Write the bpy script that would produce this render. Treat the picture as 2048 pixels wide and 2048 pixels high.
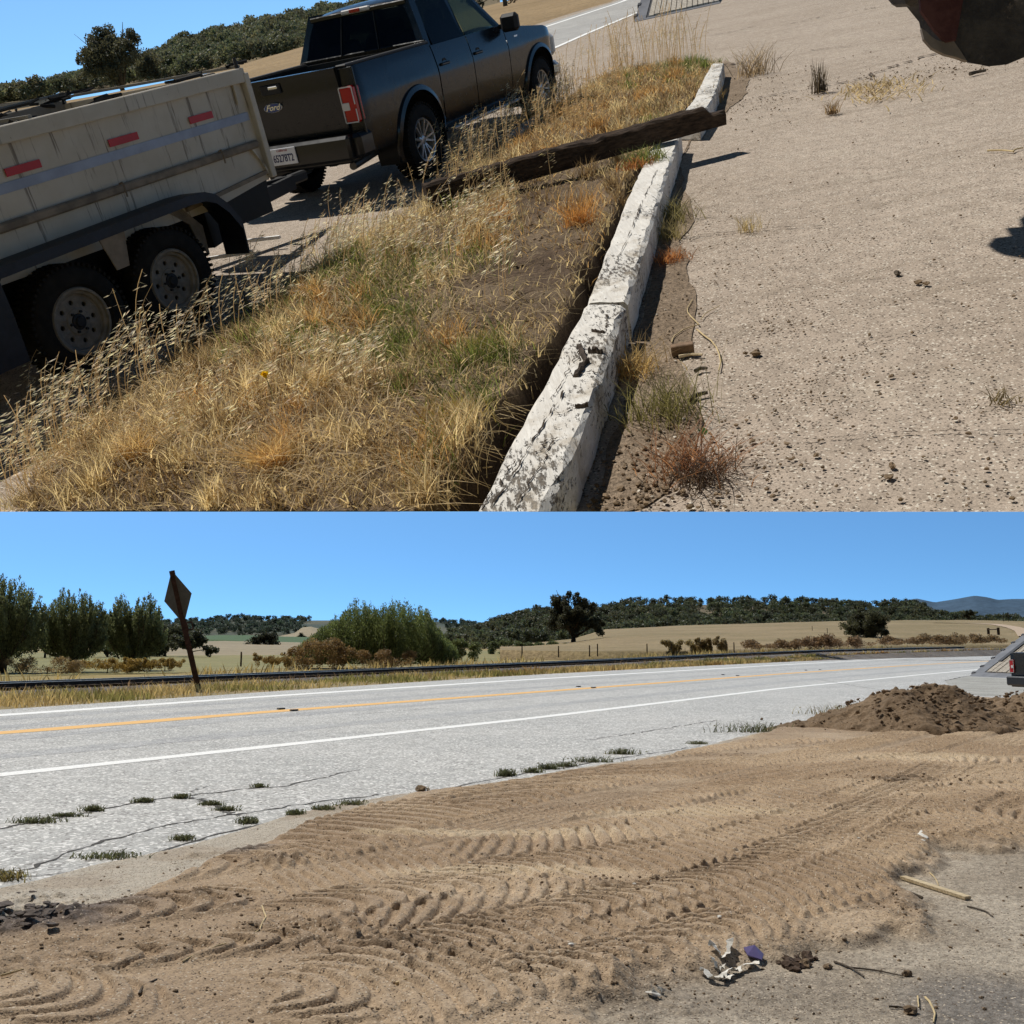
import bpy, bmesh, math, random
import numpy as np
from mathutils import Matrix, Vector, Euler
rad = math.radians
for _o in list(bpy.data.objects): bpy.data.objects.remove(_o)
SC = bpy.context.scene
ROOTC = SC.collection
# the photograph is two pictures stacked: the upper place (roadside planter, truck and trailer, seen with a tilted
# camera) and the lower place (graded lot by the road).  Each is a real place of its own; both meet the one camera.
PLACE_LOW = bpy.data.collections.new("lower_place"); ROOTC.children.link(PLACE_LOW)
PLACE_UP = bpy.data.collections.new("upper_place"); ROOTC.children.link(PLACE_UP)
CUR = PLACE_LOW
F = 2000.0
PITCH = math.atan(266 / F)
# ---------------- camera
cam = bpy.data.cameras.new("camera"); camo = bpy.data.objects.new("camera", cam); ROOTC.objects.link(camo)
cam.sensor_width = 36; cam.lens = 36 * F / 2048; cam.clip_start = .05; cam.clip_end = 20000
CW = np.array([0, 0, 1.6])
camo.location = CW; camo.rotation_euler = (rad(90) + PITCH, 0, 0)
SC.camera = camo
wr = np.array([1., 0, 0]); wf = np.array([0, math.cos(PITCH), math.sin(PITCH)]); wu = np.array([0, -math.sin(PITCH), math.cos(PITCH)])
# upper place: pose of the camera in that place's own ground coordinates
UP_PITCH, UP_ROLL, UP_H = .47847, -.20732669, 1.81408752
CU = np.array([0, 0, UP_H])
def _basis(p, r):
    cp, sp, cr, sr = math.cos(p), math.sin(p), math.cos(r), math.sin(r)
    f = np.array([0, cp, -sp]); u = np.array([0, sp, cp]); x = np.array([1., 0, 0])
    return cr * x + sr * u, -sr * x + cr * u, f
ur, uu, uf = _basis(UP_PITCH, UP_ROLL)
R3 = np.stack([wr, wf, wu], 1) @ np.stack([ur, uf, uu], 1).T
MU = Matrix.Identity(4)
for i in range(3):
    for j in range(3): MU[i][j] = R3[i, j]
T3 = CW - R3 @ CU
for i in range(3): MU[i][3] = T3[i]
# ---------------- sky
AZ, EL = rad(40), rad(55)        # sun: ahead and to the left in both places
_sd = lambda az, el: np.array([-math.sin(az) * math.cos(el), math.cos(az) * math.cos(el), math.sin(el)])
S_UP = _sd(AZ, rad(58)); S_LOW = _sd(AZ, EL)
world = bpy.data.worlds.new("World"); SC.world = world; world.use_nodes = True
wn = world.node_tree.nodes; wl = world.node_tree.links; wn.clear()
def W(t, **k):
    n = wn.new(t)
    for a, b in k.items(): setattr(n, a, b)
    return n
tc = W('ShaderNodeTexCoord'); bgn = W('ShaderNodeBackground'); wout = W('ShaderNodeOutputWorld')
def wdot(src, v):
    n = W('ShaderNodeVectorMath', operation='DOT_PRODUCT'); wl.new(src, n.inputs[0]); n.inputs[1].default_value = tuple(v); return n.outputs['Value']
def wmath(op, a, b=None):
    n = W('ShaderNodeMath', operation=op)
    for i, s in enumerate((a, b)):
        if s is None: continue
        if isinstance(s, (int, float)): n.inputs[i].default_value = s
        else: wl.new(s, n.inputs[i])
    return n.outputs[0]
def sky_for(rows, zmul, zadd, tint, dark):
    x, y, z = (wdot(tc.outputs['Generated'], r) for r in rows)
    z = wmath('MAXIMUM', wmath('MULTIPLY_ADD', z, zmul), 0.0) if False else wmath('ADD', wmath('MULTIPLY', wmath('MAXIMUM', z, 0.0), zmul), zadd)
    c = W('ShaderNodeCombineXYZ'); wl.new(x, c.inputs[0]); wl.new(y, c.inputs[1]); wl.new(z, c.inputs[2])
    nz = W('ShaderNodeVectorMath', operation='NORMALIZE'); wl.new(c.outputs[0], nz.inputs[0])
    s = W('ShaderNodeTexSky', sky_type='NISHITA', sun_disc=False)
    s.sun_elevation = EL; s.sun_rotation = -AZ; s.altitude = 300; s.air_density = 1.0; s.dust_density = .3; s.ozone_density = 2.5
    wl.new(nz.outputs[0], s.inputs[0])
    dk = W('ShaderNodeMapRange'); wl.new(z, dk.inputs[0]); a, b, c_, d = dark
    for i, q in enumerate((a, b, c_, d)): dk.inputs[i + 1].default_value = q
    t = W('ShaderNodeVectorMath', operation='SCALE'); t.inputs[0].default_value = tint; wl.new(dk.outputs[0], t.inputs['Scale'])
    m = W('ShaderNodeMix', data_type='RGBA', blend_type='MULTIPLY'); m.inputs[0].default_value = 1
    wl.new(s.outputs[0], m.inputs[6]); wl.new(t.outputs[0], m.inputs[7])
    return m.outputs[2]
I3 = np.eye(3); RI = R3.T
lowsky = sky_for(I3, 3.0, .17, (.64, 1.00, 1.13), (.6, 2.0, 1., .30))
upsky = sky_for(RI, 2.2, .28, (.74, 1.03, 1.08), (.6, 1.2, 1., .14))
mixw = W('ShaderNodeMix', data_type='RGBA')
wl.new(wmath('GREATER_THAN', wdot(tc.outputs['Generated'], wu), 0.0), mixw.inputs[0])
wl.new(lowsky, mixw.inputs[6]); wl.new(upsky, mixw.inputs[7])
wl.new(mixw.outputs[2], bgn.inputs[0]); bgn.inputs[1].default_value = .15
wl.new(bgn.outputs[0], wout.inputs[0])
# ---------------- sun (one for each of the two places, each lighting and shadowed by its own place only)
def sun(name, d, coll, strength):
    l = bpy.data.lights.new(name, 'SUN'); l.energy = strength; l.angle = rad(.53); l.color = (1, .955, .88)
    o = bpy.data.objects.new(name, l); ROOTC.objects.link(o)
    o.rotation_euler = Vector(tuple(d)).to_track_quat('Z', 'Y').to_euler(); o.location = tuple(np.array(d) * 50)
    o.light_linking.receiver_collection = coll; o.light_linking.blocker_collection = coll
    return o
sun("sun", S_LOW, PLACE_LOW, 3.9)
sun("sun", R3 @ S_UP, PLACE_UP, 4.3)
SC.view_settings.view_transform = 'Standard'; SC.view_settings.look = 'None'; SC.view_settings.exposure = 0; SC.view_settings.gamma = 1
SC.cycles.max_bounces = 6; SC.cycles.transparent_max_bounces = 12; SC.cycles.diffuse_bounces = 3; SC.cycles.use_denoising = True

# ---------------- projections between the photograph and the ground of each place
def rayL(x, y): return wf + (x - 1024) / F * wr - (y - 1024) / F * wu
def rayU(x, y): return uf + (x - 1024) / F * ur - (y - 1024) / F * uu
def L(x, y, z=0):
    d = rayL(x, y); return CW + (z - CW[2]) / d[2] * d
def U(x, y, z=0):
    d = rayU(x, y); return CU + (z - CU[2]) / d[2] * d
def Ld(x, y, dist):
    d = rayL(x, y); return CW + d * dist / math.hypot(d[0], d[1])
def Ud(x, y, dist):
    d = rayU(x, y); return CU + d * dist / math.hypot(d[0], d[1])
def projU(P):
    d = np.asarray(P) - CU; w = d @ uf
    return np.stack([1024 + F * (d @ ur) / w, 1024 - F * (d @ uu) / w], -1)
def projL(P):
    d = np.asarray(P) - CW; w = d @ wf
    return np.stack([1024 + F * (d @ wr) / w, 1024 - F * (d @ wu) / w], -1)
# ---------------- noise
def _h(ix, iy, s):
    n = (ix.astype(np.int64) * 374761393 + iy.astype(np.int64) * 668265263 + s * 1442695041) & 0xFFFFFFFF
    n = ((n ^ (n >> 13)) * 1274126177) & 0xFFFFFFFF
    return ((n ^ (n >> 16)) & 0xFFFFFF) / float(0xFFFFFF)
def vn(x, y, s=0):
    x = np.asarray(x, float); y = np.asarray(y, float)
    ix, iy = np.floor(x), np.floor(y); fx, fy = x - ix, y - iy
    fx = fx * fx * (3 - 2 * fx); fy = fy * fy * (3 - 2 * fy)
    a = _h(ix, iy, s); b = _h(ix + 1, iy, s); c = _h(ix, iy + 1, s); d = _h(ix + 1, iy + 1, s)
    return (a * (1 - fx) + b * fx) * (1 - fy) + (c * (1 - fx) + d * fx) * fy
def fbm(x, y, o=4, s=0, g=.5):
    t = 0; a = 1; n = 0
    for k in range(o):
        t = t + a * vn(np.asarray(x) * 2 ** k + 17.3 * k, np.asarray(y) * 2 ** k - 9.1 * k, s + k); n += a; a *= g
    return t / n
def sst(a, b, x):
    t = np.clip((x - a) / (b - a), 0, 1); return t * t * (3 - 2 * t)
def inpoly(x, y, poly):
    x = np.asarray(x); y = np.asarray(y); r = np.zeros(x.shape, bool); n = len(poly)
    for i in range(n):
        x0, y0 = poly[i]; x1, y1 = poly[(i + 1) % n]
        if y0 == y1: continue
        c = ((y0 > y) != (y1 > y)) & (x < (x1 - x0) * (y - y0) / (y1 - y0) + x0); r ^= c
    return r
def pdist(x, y, line):
    """distance to a polyline, signed side, and arc length"""
    best = np.full(np.shape(x), 1e9); sd = np.zeros(np.shape(x)); al = np.zeros(np.shape(x)); acc = 0
    for (x0, y0), (x1, y1) in zip(line[:-1], line[1:]):
        dx, dy = x1 - x0, y1 - y0; l2 = dx * dx + dy * dy; l = math.sqrt(l2)
        t = np.clip(((x - x0) * dx + (y - y0) * dy) / l2, 0, 1)
        d = np.hypot(x - x0 - t * dx, y - y0 - t * dy); m = d < best
        best = np.where(m, d, best); sd = np.where(m, (dx * (y - y0) - dy * (x - x0)) / l, sd); al = np.where(m, acc + t * l, al); acc += l
    return best, sd, al
# ---------------- objects
def meta(o, label=None, cat=None, group=None, kind=None):
    if label: o['label'] = label
    if cat: o['category'] = cat
    if group: o['group'] = group
    if kind: o['kind'] = kind
    return o
def link(o, parent=None, M=None):
    CUR.objects.link(o)
    if parent is not None: o.parent = parent
    else:
        M = M or Matrix.Identity(4)
        o.matrix_world = (MU @ M) if CUR is PLACE_UP else M
    return o
def npmesh(name, v, f, mat=None, parent=None, M=None, smooth=False, col=None, cut=False):
    v = np.asarray(v, np.float32).reshape(-1, 3)
    me = bpy.data.meshes.new(name)
    if isinstance(f, np.ndarray): groups = [f]
    else: groups = [np.array(g) for g in ([q for q in f if len(q) == k] for k in sorted({len(q) for q in f}))] if f else []
    if cut and len(v):
        keep = (v - CU) @ uu > 0
        groups = [g[keep[g].all(1)] for g in groups]
    groups = [g for g in groups if len(g)]
    nl = sum(g.size for g in groups); nf = sum(len(g) for g in groups)
    me.vertices.add(len(v)); me.vertices.foreach_set('co', v.ravel())
    if nf:
        me.loops.add(nl); me.loops.foreach_set('vertex_index', np.concatenate([g.ravel() for g in groups]).astype(np.int32))
        me.polygons.add(nf)
        tot = np.concatenate([np.full(len(g), g.shape[1], np.int32) for g in groups])
        st = np.concatenate([[0], np.cumsum(tot)[:-1]]).astype(np.int32)
        me.polygons.foreach_set('loop_start', st); me.polygons.foreach_set('loop_total', tot)
        me.polygons.foreach_set('use_smooth', np.full(nf, bool(smooth)))
    me.update(calc_edges=True)
    if col is not None:
        a = me.color_attributes.new('Col', 'FLOAT_COLOR', 'POINT')
        c = np.ones((len(v), 4), np.float32); c[:, :3] = col; a.data.foreach_set('color', c.ravel())
    if mat: me.materials.append(mat)
    return link(bpy.data.objects.new(name, me), parent, M)
def empty(name, M=None, **k):
    o = bpy.data.objects.new(name, None); o.empty_display_size = .2; link(o, None, M); meta(o, **k); return o
def TR(x=0, y=0, z=0, rz=0, rx=0, ry=0, s=1):
    return Matrix.Translation((x, y, z)) @ Euler((rx, ry, rz)).to_matrix().to_4x4() @ Matrix.Diagonal((s, s, s, 1))
class MB:
    """collects shapes for one mesh"""
    def __init__(s): s.v = []; s.f = []; s.n = 0
    def add(s, v, f):
        s.v.append(np.asarray(v, float).reshape(-1, 3)); s.f += [tuple(int(i) + s.n for i in q) for q in f]; s.n += len(s.v[-1]); return s
    def box(s, c, d, rz=0, bev=0, rx=0, ry=0):
        c = np.array(c, float); h = np.array(d, float) / 2
        b = min(bev, *(h * .9)) if bev else 0
        if b:
            pts = []; 
            for sx in (-1, 1):
                for sy in (-1, 1):
                    for sz in (-1, 1):
                        pts += [(sx * h[0], sy * (h[1] - b), sz * (h[2] - b)), (sx * (h[0] - b), sy * h[1], sz * (h[2] - b)), (sx * (h[0] - b), sy * (h[1] - b), sz * h[2])]
            v = np.array(pts); id = lambda sx, sy, sz, a: ((sx > 0) * 4 + (sy > 0) * 2 + (sz > 0)) * 3 + a
            f = []
            for a in range(3):
                for sg in (-1, 1):
                    o = [i for i in range(3) if i != a]; q = []
                    for u_, w_ in ((-1, -1), (1, -1), (1, 1), (-1, 1)):
                        k = [0, 0, 0]; k[a] = sg; k[o[0]] = u_; k[o[1]] = w_; q.append(id(*k, a))
                    f.append(q)
            for a in range(3):
                o = [i for i in range(3) if i != a]
                for u_ in (-1, 1):
                    for w_ in (-1, 1):
                        k0 = [0, 0, 0]; k0[o[0]] = u_; k0[o[1]] = w_; k1 = list(k0); k0[a] = -1; k1[a] = 1
                        f.append([id(*k0, o[0]), id(*k1, o[0]), id(*k1, o[1]), id(*k0, o[1])])
            for sx in (-1, 1):
                for sy in (-1, 1):
                    for sz in (-1, 1): f.append([id(sx, sy, sz, a) for a in range(3)])
        else:
            v = np.array([(x * h[0], y * h[1], z * h[2]) for x in (-1, 1) for y in (-1, 1) for z in (-1, 1)])
            f = [(0, 1, 3, 2), (4, 6, 7, 5), (0, 4, 5, 1), (2, 3, 7, 6), (0, 2, 6, 4), (1, 5, 7, 3)]
        R = np.array(Euler((rx, ry, rz)).to_matrix())
        return s.add(v @ R.T + c, f)
    def bar(s, a, b, w, h, up=(0, 0, 1)):
        a = np.array(a, float); b = np.array(b, float); d = b - a; l = np.linalg.norm(d); d /= l
        x = np.cross(d, up); x /= np.linalg.norm(x); y = np.cross(x, d)
        v = [p + i * x * w / 2 + j * y * h / 2 for p in (a, b) for i, j in ((-1, -1), (1, -1), (1, 1), (-1, 1))]
        return s.add(v, [(0, 1, 2, 3), (7, 6, 5, 4), (0, 4, 5, 1), (1, 5, 6, 2), (2, 6, 7, 3), (3, 7, 4, 0)])
    def tube(s, pts, r, n=8, caps=True):
        pts = np.array(pts, float); m = len(pts); r = np.broadcast_to(r, (m,))
        t = np.gradient(pts, axis=0); t /= np.linalg.norm(t, axis=1)[:, None] + 1e-9
        up = np.array([0, 0, 1.]) if abs(t[0][2]) < .9 else np.array([1., 0, 0]); v = []
        for p, d, q in zip(pts, t, r):
            x = np.cross(d, up); x /= np.linalg.norm(x) + 1e-9; y = np.cross(x, d); up = y if abs(np.dot(y, up)) > .1 else up
            for k in range(n):
                a = 2 * math.pi * k / n; v.append(p + q * (math.cos(a) * x + math.sin(a) * y))
        f = [(i * n + k, i * n + (k + 1) % n, (i + 1) * n + (k + 1) % n, (i + 1) * n + k) for i in range(m - 1) for k in range(n)]
        if caps: f += [tuple(range(n))[::-1], tuple(range((m - 1) * n, m * n))]
        return s.add(v, f)
    def lathe(s, prof, n=32, c=(0, 0, 0), axis='y', arc=None):
        """prof: (radius, offset along axis)"""
        v = []; m = len(prof)
        for k in range(n):
            a = 2 * math.pi * k / n
            for r_, o in prof:
                p = (r_ * math.cos(a), o, r_ * math.sin(a)) if axis == 'y' else ((r_ * math.cos(a), r_ * math.sin(a), o) if axis == 'z' else (o, r_ * math.cos(a), r_ * math.sin(a)))
                v.append(np.array(p) + np.array(c))
        f = [(k * m + i, k * m + i + 1, ((k + 1) % n) * m + i + 1, ((k + 1) % n) * m + i) for k in range(n) for i in range(m - 1)]
        return s.add(v, f)
    def prism(s, poly, a, b, axis='y'):
        """polygon in the other two axes, extruded from a to b"""
        n = len(poly); v = []
        for t in (a, b):
            for p, q in poly: v.append((p, t, q) if axis == 'y' else ((t, p, q) if axis == 'x' else (p, q, t)))
        return s.add(v, [tuple(range(n)), tuple(range(n, 2 * n))[::-1]] + [(i, i + n, (i + 1) % n + n, (i + 1) % n) for i in range(n)])
    def grid(s, P):
        """P: (n, m, 3) array"""
        P = np.asarray(P, float); n, m = P.shape[:2]
        return s.add(P.reshape(-1, 3), [(i * m + j, i * m + j + 1, (i + 1) * m + j + 1, (i + 1) * m + j) for i in range(n - 1) for j in range(m - 1)])
    def build(s, name, mat=None, parent=None, M=None, smooth=False, sub=0, bev=0, fixn=True, auto=None):
        o = npmesh(name, np.concatenate(s.v), s.f, mat, parent, M, smooth)
        if fixn or bev:
            bm = bmesh.new(); bm.from_mesh(o.data); bmesh.ops.recalc_face_normals(bm, faces=bm.faces)
            if bev: bmesh.ops.bevel(bm, geom=bm.edges[:], offset=bev, segments=1, affect='EDGES')
            bm.to_mesh(o.data); bm.free()
        if auto is not None:
            for p in o.data.polygons: p.use_smooth = True
            me = o.data; bm = bmesh.new(); bm.from_mesh(me)
            for e in bm.edges:
                if len(e.link_faces) == 2 and e.calc_face_angle(0) > auto: e.smooth = False
            bm.to_mesh(me); bm.free()
        return o
def dup(o, parent=None, M=None, coll=None):
    c = o.copy(); (coll or CUR).objects.link(c)
    if parent is not None: c.parent = parent
    else: c.matrix_world = (MU @ M) if (coll or CUR) is PLACE_UP else M
    for ch in [x for x in bpy.data.objects if x.parent == o]: dup(ch, c, coll=coll)
    return c
def ico(sub=1):
    bm = bmesh.new(); bmesh.ops.create_icosphere(bm, subdivisions=sub, radius=1)
    v = np.array([q.co[:] for q in bm.verts]); f = np.array([[w.index for w in p.verts] for p in bm.faces]); bm.free(); return v, f
ICO = {k: ico(k) for k in (1, 2, 3)}
def rocks(P, S, rng, sub=1, rough=.35, flat=.7):
    """many lumps as one vertex/face pair"""
    v0, f0 = ICO[sub]; n = len(P); m = len(v0)
    k = 1 + rough * (rng.random((n, m)) - .5) * 2
    sc = np.stack([.7 + .6 * rng.random(n), .7 + .6 * rng.random(n), flat * (.7 + .5 * rng.random(n))], 1) * np.asarray(S)[:, None]
    V = v0[None] * k[..., None] * sc[:, None, :]; a = rng.random(n) * 6.28; ca, sa = np.cos(a)[:, None], np.sin(a)[:, None]
    V = np.stack([V[..., 0] * ca - V[..., 1] * sa, V[..., 0] * sa + V[..., 1] * ca, V[..., 2]], -1) + np.asarray(P)[:, None, :]
    return V.reshape(-1, 3), (f0[None] + (np.arange(n) * m)[:, None, None]).reshape(-1, 3)
# ---------------- materials
def C3(h):
    """sRGB 0-255 triple to linear"""
    return tuple((c / 255 / 12.92 if c <= 10 else ((c / 255 + .055) / 1.055) ** 2.4) for c in h)
class Mt:
    def __init__(s, name, rough=.9, spec=.3):
        s.m = bpy.data.materials.new(name); s.m.use_nodes = True; s.t = s.m.node_tree; s.N = s.t.nodes; s.b = s.N['Principled BSDF']
        s.b.inputs['Roughness'].default_value = rough; s.b.inputs['Specular IOR Level'].default_value = spec; s.co = None
    def n(s, t, **k):
        x = s.N.new(t)
        for a, b in k.items(): setattr(x, a, b)
        return x
    def set(s, sock, v):
        if isinstance(v, bpy.types.NodeSocket): s.t.links.new(v, sock)
        elif isinstance(v, (tuple, list)) and len(v) == 3 and sock.type == 'RGBA': sock.default_value = (*v, 1)
        else: sock.default_value = v
    def coord(s):
        if s.co is None: s.co = s.n('ShaderNodeTexCoord').outputs['Object']
        return s.co
    def mapped(s, scale=(1, 1, 1), rot=(0, 0, 0)):
        k = s.n('ShaderNodeMapping'); s.set(k.inputs[0], s.coord()); k.inputs['Scale'].default_value = scale; k.inputs['Rotation'].default_value = rot; return k.outputs[0]
    def noise(s, scale, detail=3, rough=.6, vec=None, dist=0):
        k = s.n('ShaderNodeTexNoise'); s.set(k.inputs['Vector'], vec if vec is not None else s.coord()); k.inputs['Scale'].default_value = scale; k.inputs['Detail'].default_value = detail
        k.inputs['Roughness'].default_value = rough; k.inputs['Distortion'].default_value = dist; return k.outputs['Fac']
    def vor(s, scale, vec=None, out='Distance', feature='F1'):
        k = s.n('ShaderNodeTexVoronoi', feature=feature); s.set(k.inputs['Vector'], vec if vec is not None else s.coord()); k.inputs['Scale'].default_value = scale; return k.outputs[out]
    def ramp(s, fac, a, b, lo=0., hi=1.):
        k = s.n('ShaderNodeMapRange', interpolation_type='SMOOTHSTEP'); s.set(k.inputs[0], fac); k.inputs[1].default_value = a; k.inputs[2].default_value = b; k.inputs[3].default_value = lo; k.inputs[4].default_value = hi; return k.outputs[0]
    def mix(s, fac, a, b, mode='MIX'):
        k = s.n('ShaderNodeMix', data_type='RGBA', blend_type=mode); s.set(k.inputs[0], fac); s.set(k.inputs[6], a); s.set(k.inputs[7], b); return k.outputs[2]
    def math(s, op, a, b=0.):
        k = s.n('ShaderNodeMath', operation=op); s.set(k.inputs[0], a); s.set(k.inputs[1], b); return k.outputs[0]
    def gray(s, f):
        k = s.n('ShaderNodeCombineXYZ'); [s.set(k.inputs[i], f) for i in range(3)]; return k.outputs[0]
    def attr(s, name='Col'):
        return s.n('ShaderNodeAttribute', attribute_name=name).outputs['Color']
    def col(s, c): s.set(s.b.inputs['Base Color'], c); return s
    def rough(s, c): s.set(s.b.inputs['Roughness'], c); return s
    def bump(s, h, strength=.5, dist=.01):
        k = s.n('ShaderNodeBump'); s.set(k.inputs['Height'], h); k.inputs['Strength'].default_value = strength; k.inputs['Distance'].default_value = dist
        s.set(s.b.inputs['Normal'], k.outputs[0]); return s
    def translucent(s, colr, f=.35):
        out = s.N['Material Output']; t = s.n('ShaderNodeBsdfTranslucent'); s.set(t.inputs[0], colr); mx = s.n('ShaderNodeMixShader'); mx.inputs[0].default_value = f
        s.set(mx.inputs[1], s.b.outputs[0]); s.set(mx.inputs[2], t.outputs[0]); s.set(out.inputs[0], mx.outputs[0]); return s
def simple(name, c, rough=.6, spec=.3, metal=0, var=.15, vs=6, bump=0, bs=40, coat=0):
    m = Mt(name, rough, spec); m.b.inputs['Metallic'].default_value = metal
    f = m.ramp(m.noise(vs, 4), .3, .7, 1 - var, 1 + var)
    m.col(m.mix(1., c, m.gray(f), 'MULTIPLY'))
    if bump: m.bump(m.noise(bs, 3), bump, .01)
    if coat: m.b.inputs['Coat Weight'].default_value = coat; m.b.inputs['Coat Roughness'].default_value = .04
    return m.m
def groundmat(name, c1, c2, big=.4, mid=4, fine=55, speck=.35, cspeck=None, bump=.4, bd=.01, dust=None):
    m = Mt(name, .95, .15)
    a = m.mix(m.ramp(m.noise(big, 5, .65), .35, .65), c1, c2)
    a = m.mix(1., a, m.gray(m.ramp(m.noise(mid, 4, .7), .25, .75, .86, 1.14)), 'MULTIPLY')
    fn = m.noise(fine, 2, .8)
    a = m.mix(1., a, m.gray(m.ramp(fn, .3, .7, 1 - speck, 1 + speck)), 'MULTIPLY')
    if cspeck:
        v = m.vor(fine * .8, out='Color'); sp = m.n('ShaderNodeSeparateXYZ'); m.set(sp.inputs[0], v)
        a = m.mix(m.ramp(sp.outputs[0], .80, .86), a, cspeck[0]); a = m.mix(m.ramp(sp.outputs[1], .88, .93), a, cspeck[1])
    if dust: a = m.mix(m.ramp(m.noise(dust[1], 5, .7), dust[2], dust[3]), a, dust[0])
    m.col(a); m.bump(m.math('ADD', fn, m.noise(mid * 3, 3)), bump, bd)
    return m.m
# =====================================================================  LOWER PLACE
CUR = PLACE_LOW
rng = np.random.default_rng(7)
STR = dict(kind='structure')
def Lp(pts): return [tuple(L(x, y)[:2]) for x, y in pts]
# ---------------- base ground
m_field = groundmat("dry_field", (.36, .27, .12), (.24, .20, .085), big=.02, mid=.3, fine=6, speck=.25, bump=.6, bd=.05)
g = npmesh("ground", [(-5000, -20, -.12), (5000, -20, -.12), (5000, 9000, -.12), (-5000, 9000, -.12)], [(0, 1, 2, 3)], m_field); meta(g, **STR)
# ---------------- asphalt road with painted lines
m_road = groundmat("road_asphalt", (.41, .41, .40), (.475, .47, .455), big=.25, mid=2.2, fine=42, speck=.30, cspeck=((.75, .74, .72), (.26, .25, .24)), bump=.35, bd=.006)
near_line = [(-700, 1622), (0, 1550), (530, 1494), (1060, 1437), (1560, 1377), (1830, 1350.5), (1990, 1336), (2300, 1316)]
mid_line = [(-700, 1512), (0, 1467), (530, 1424), (1060, 1385), (1560, 1348), (1830, 1330), (2000, 1321), (2300, 1306)]
far_line = [(-700, 1476), (0, 1431), (530, 1393), (1060, 1359), (1560, 1330), (1830, 1315.5), (1965, 1309.5), (2300, 1300)]
def resample(pts, n):
    p = np.array(pts, float); s = np.concatenate([[0], np.cumsum(np.hypot(*np.diff(p, axis=0).T))]); t = np.linspace(0, s[-1], n)
    q = np.stack([np.interp(t, s, p[:, k]) for k in range(p.shape[1])], 1)
    for _ in range(3): q[1:-1] = (q[:-2] + 2 * q[1:-1] + q[2:]) / 4
    return q
def ribbon(name, line, w, z, mat, n=120, wob=0):
    p = resample(line, n); d = np.gradient(p, axis=0); d /= np.linalg.norm(d, axis=1)[:, None]; nrm = np.stack([-d[:, 1], d[:, 0]], 1)
    wv = w / 2 * (1 + wob * (rng.random((n, 1)) - .5)); a = p + nrm * wv; b = p - nrm * wv
    v = np.concatenate([np.c_[a, np.full(n, z)], np.c_[b, np.full(n, z)]]); f = [(i, i + 1, n + i + 1, n + i) for i in range(n - 1)]
    return meta(npmesh(name, v, f, mat), **STR)
far_edge = [(x, y - (10 if x < 1200 else 6 if x < 1700 else 2.5)) for x, y in far_line]
FE = resample(Lp(far_edge), 60)
v = [(x, y, 0) for x, y in FE] + [(x, y, 0) for x, y in [(L(x, y)[0], L(x, y)[1]) for x, y in [(2900, 1420), (2400, 1500), (2100, 1560), (1200, 1800), (500, 2000), (-300, 2250), (-1500, 1900)]]]
meta(npmesh("road", v, [tuple(range(len(v)))], m_road), **STR)
m_white = Mt("road_paint_white", .8, .2); m_white.col(m_white.mix(m_white.ramp(m_white.noise(30, 4, .8), .36, .44), (.5, .5, .49), (.86, .86, .84))); m_white = m_white.m
m_yel = Mt("road_paint_yellow", .8, .2); m_yel.col(m_yel.mix(m_yel.ramp(m_yel.noise(25, 4, .8), .30, .42), (.55, .47, .36), (.78, .47, .17))); m_yel = m_yel.m
NL, ML, FL = Lp(near_line), Lp(mid_line), Lp(far_line)
ribbon("edge_line", NL, .34, .004, m_white, 300, .12)
ribbon("edge_line", FL, .62, .004, m_white, 300, .12)
for off in (0,):
    p = resample(ML, 300); d = np.gradient(p, axis=0); d /= np.linalg.norm(d, axis=1)[:, None]; q = p + np.stack([-d[:, 1], d[:, 0]], 1) * off
    ribbon("centre_line", [tuple(a) for a in q], .62, .004, m_yel, 300, .15)
m_worn = groundmat("worn_wheel_path", (.37, .37, .375), (.42, .42, .42), big=.3, mid=2.5, fine=42, speck=.26, cspeck=((.6, .6, .58), (.24, .24, .23)), bump=.3, bd=.006)
for a, b, t in ((ML, NL, .2), (ML, NL, .66), (FL, ML, .28), (FL, ML, .72)):
    A, B = resample(a, 300), resample(b, 300); ribbon("wheel_path", [tuple(q) for q in A * (1 - t) + B * t], .75, .002, m_worn, 300, .5)
m_crack = simple("crack_tar", (.10, .095, .09), .95, .1)
def crack(pts, w=.03):
    p = resample(Lp(pts), 90); s = np.arange(90); off = (fbm(s * .35, s * 0 + pts[0][0], 3, 5) - .5) * .16
    d = np.gradient(p, axis=0); d /= np.linalg.norm(d, axis=1)[:, None]; p = p + np.stack([-d[:, 1], d[:, 0]], 1) * off[:, None]
    nr = np.stack([-d[:, 1], d[:, 0]], 1); wv = (w * (.2 + 1.3 * vn(s * .8, s * 0, int(pts[0][0]))))[:, None] / 2
    v = np.concatenate([np.c_[p + nr * wv, np.full(90, .004)], np.c_[p - nr * wv, np.full(90, .004)]])
    meta(npmesh("road_crack", v, [(i, i + 1, 91 + i, 90 + i) for i in range(89)], m_crack), **STR)
crack([(-60, 1672), (60, 1645), (180, 1625), (300, 1600), (372, 1592), (450, 1583), (560, 1574), (715, 1540)], .035)
crack([(372, 1592), (420, 1606), (470, 1632)], .05)
crack([(-80, 1752), (40, 1742), (180, 1690), (330, 1650), (480, 1628), (640, 1603), (760, 1590)], .035)
crack([(380, 1585), (395, 1578), (415, 1572)], .02)
crack([(0, 1755), (150, 1745), (300, 1712), (420, 1672), (640, 1622), (860, 1582), (1020, 1553), (1220, 1520), (1400, 1492)], .03)
crack([(700, 1430), (800, 1422), (870, 1416)], .03); crack([(1180, 1480), (1300, 1462), (1440, 1440)], .03)
crack([(1640, 1360), (1760, 1380), (1900, 1392)], .04); crack([(1890, 1362), (1915, 1356), (1940, 1352)], .14)
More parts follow.
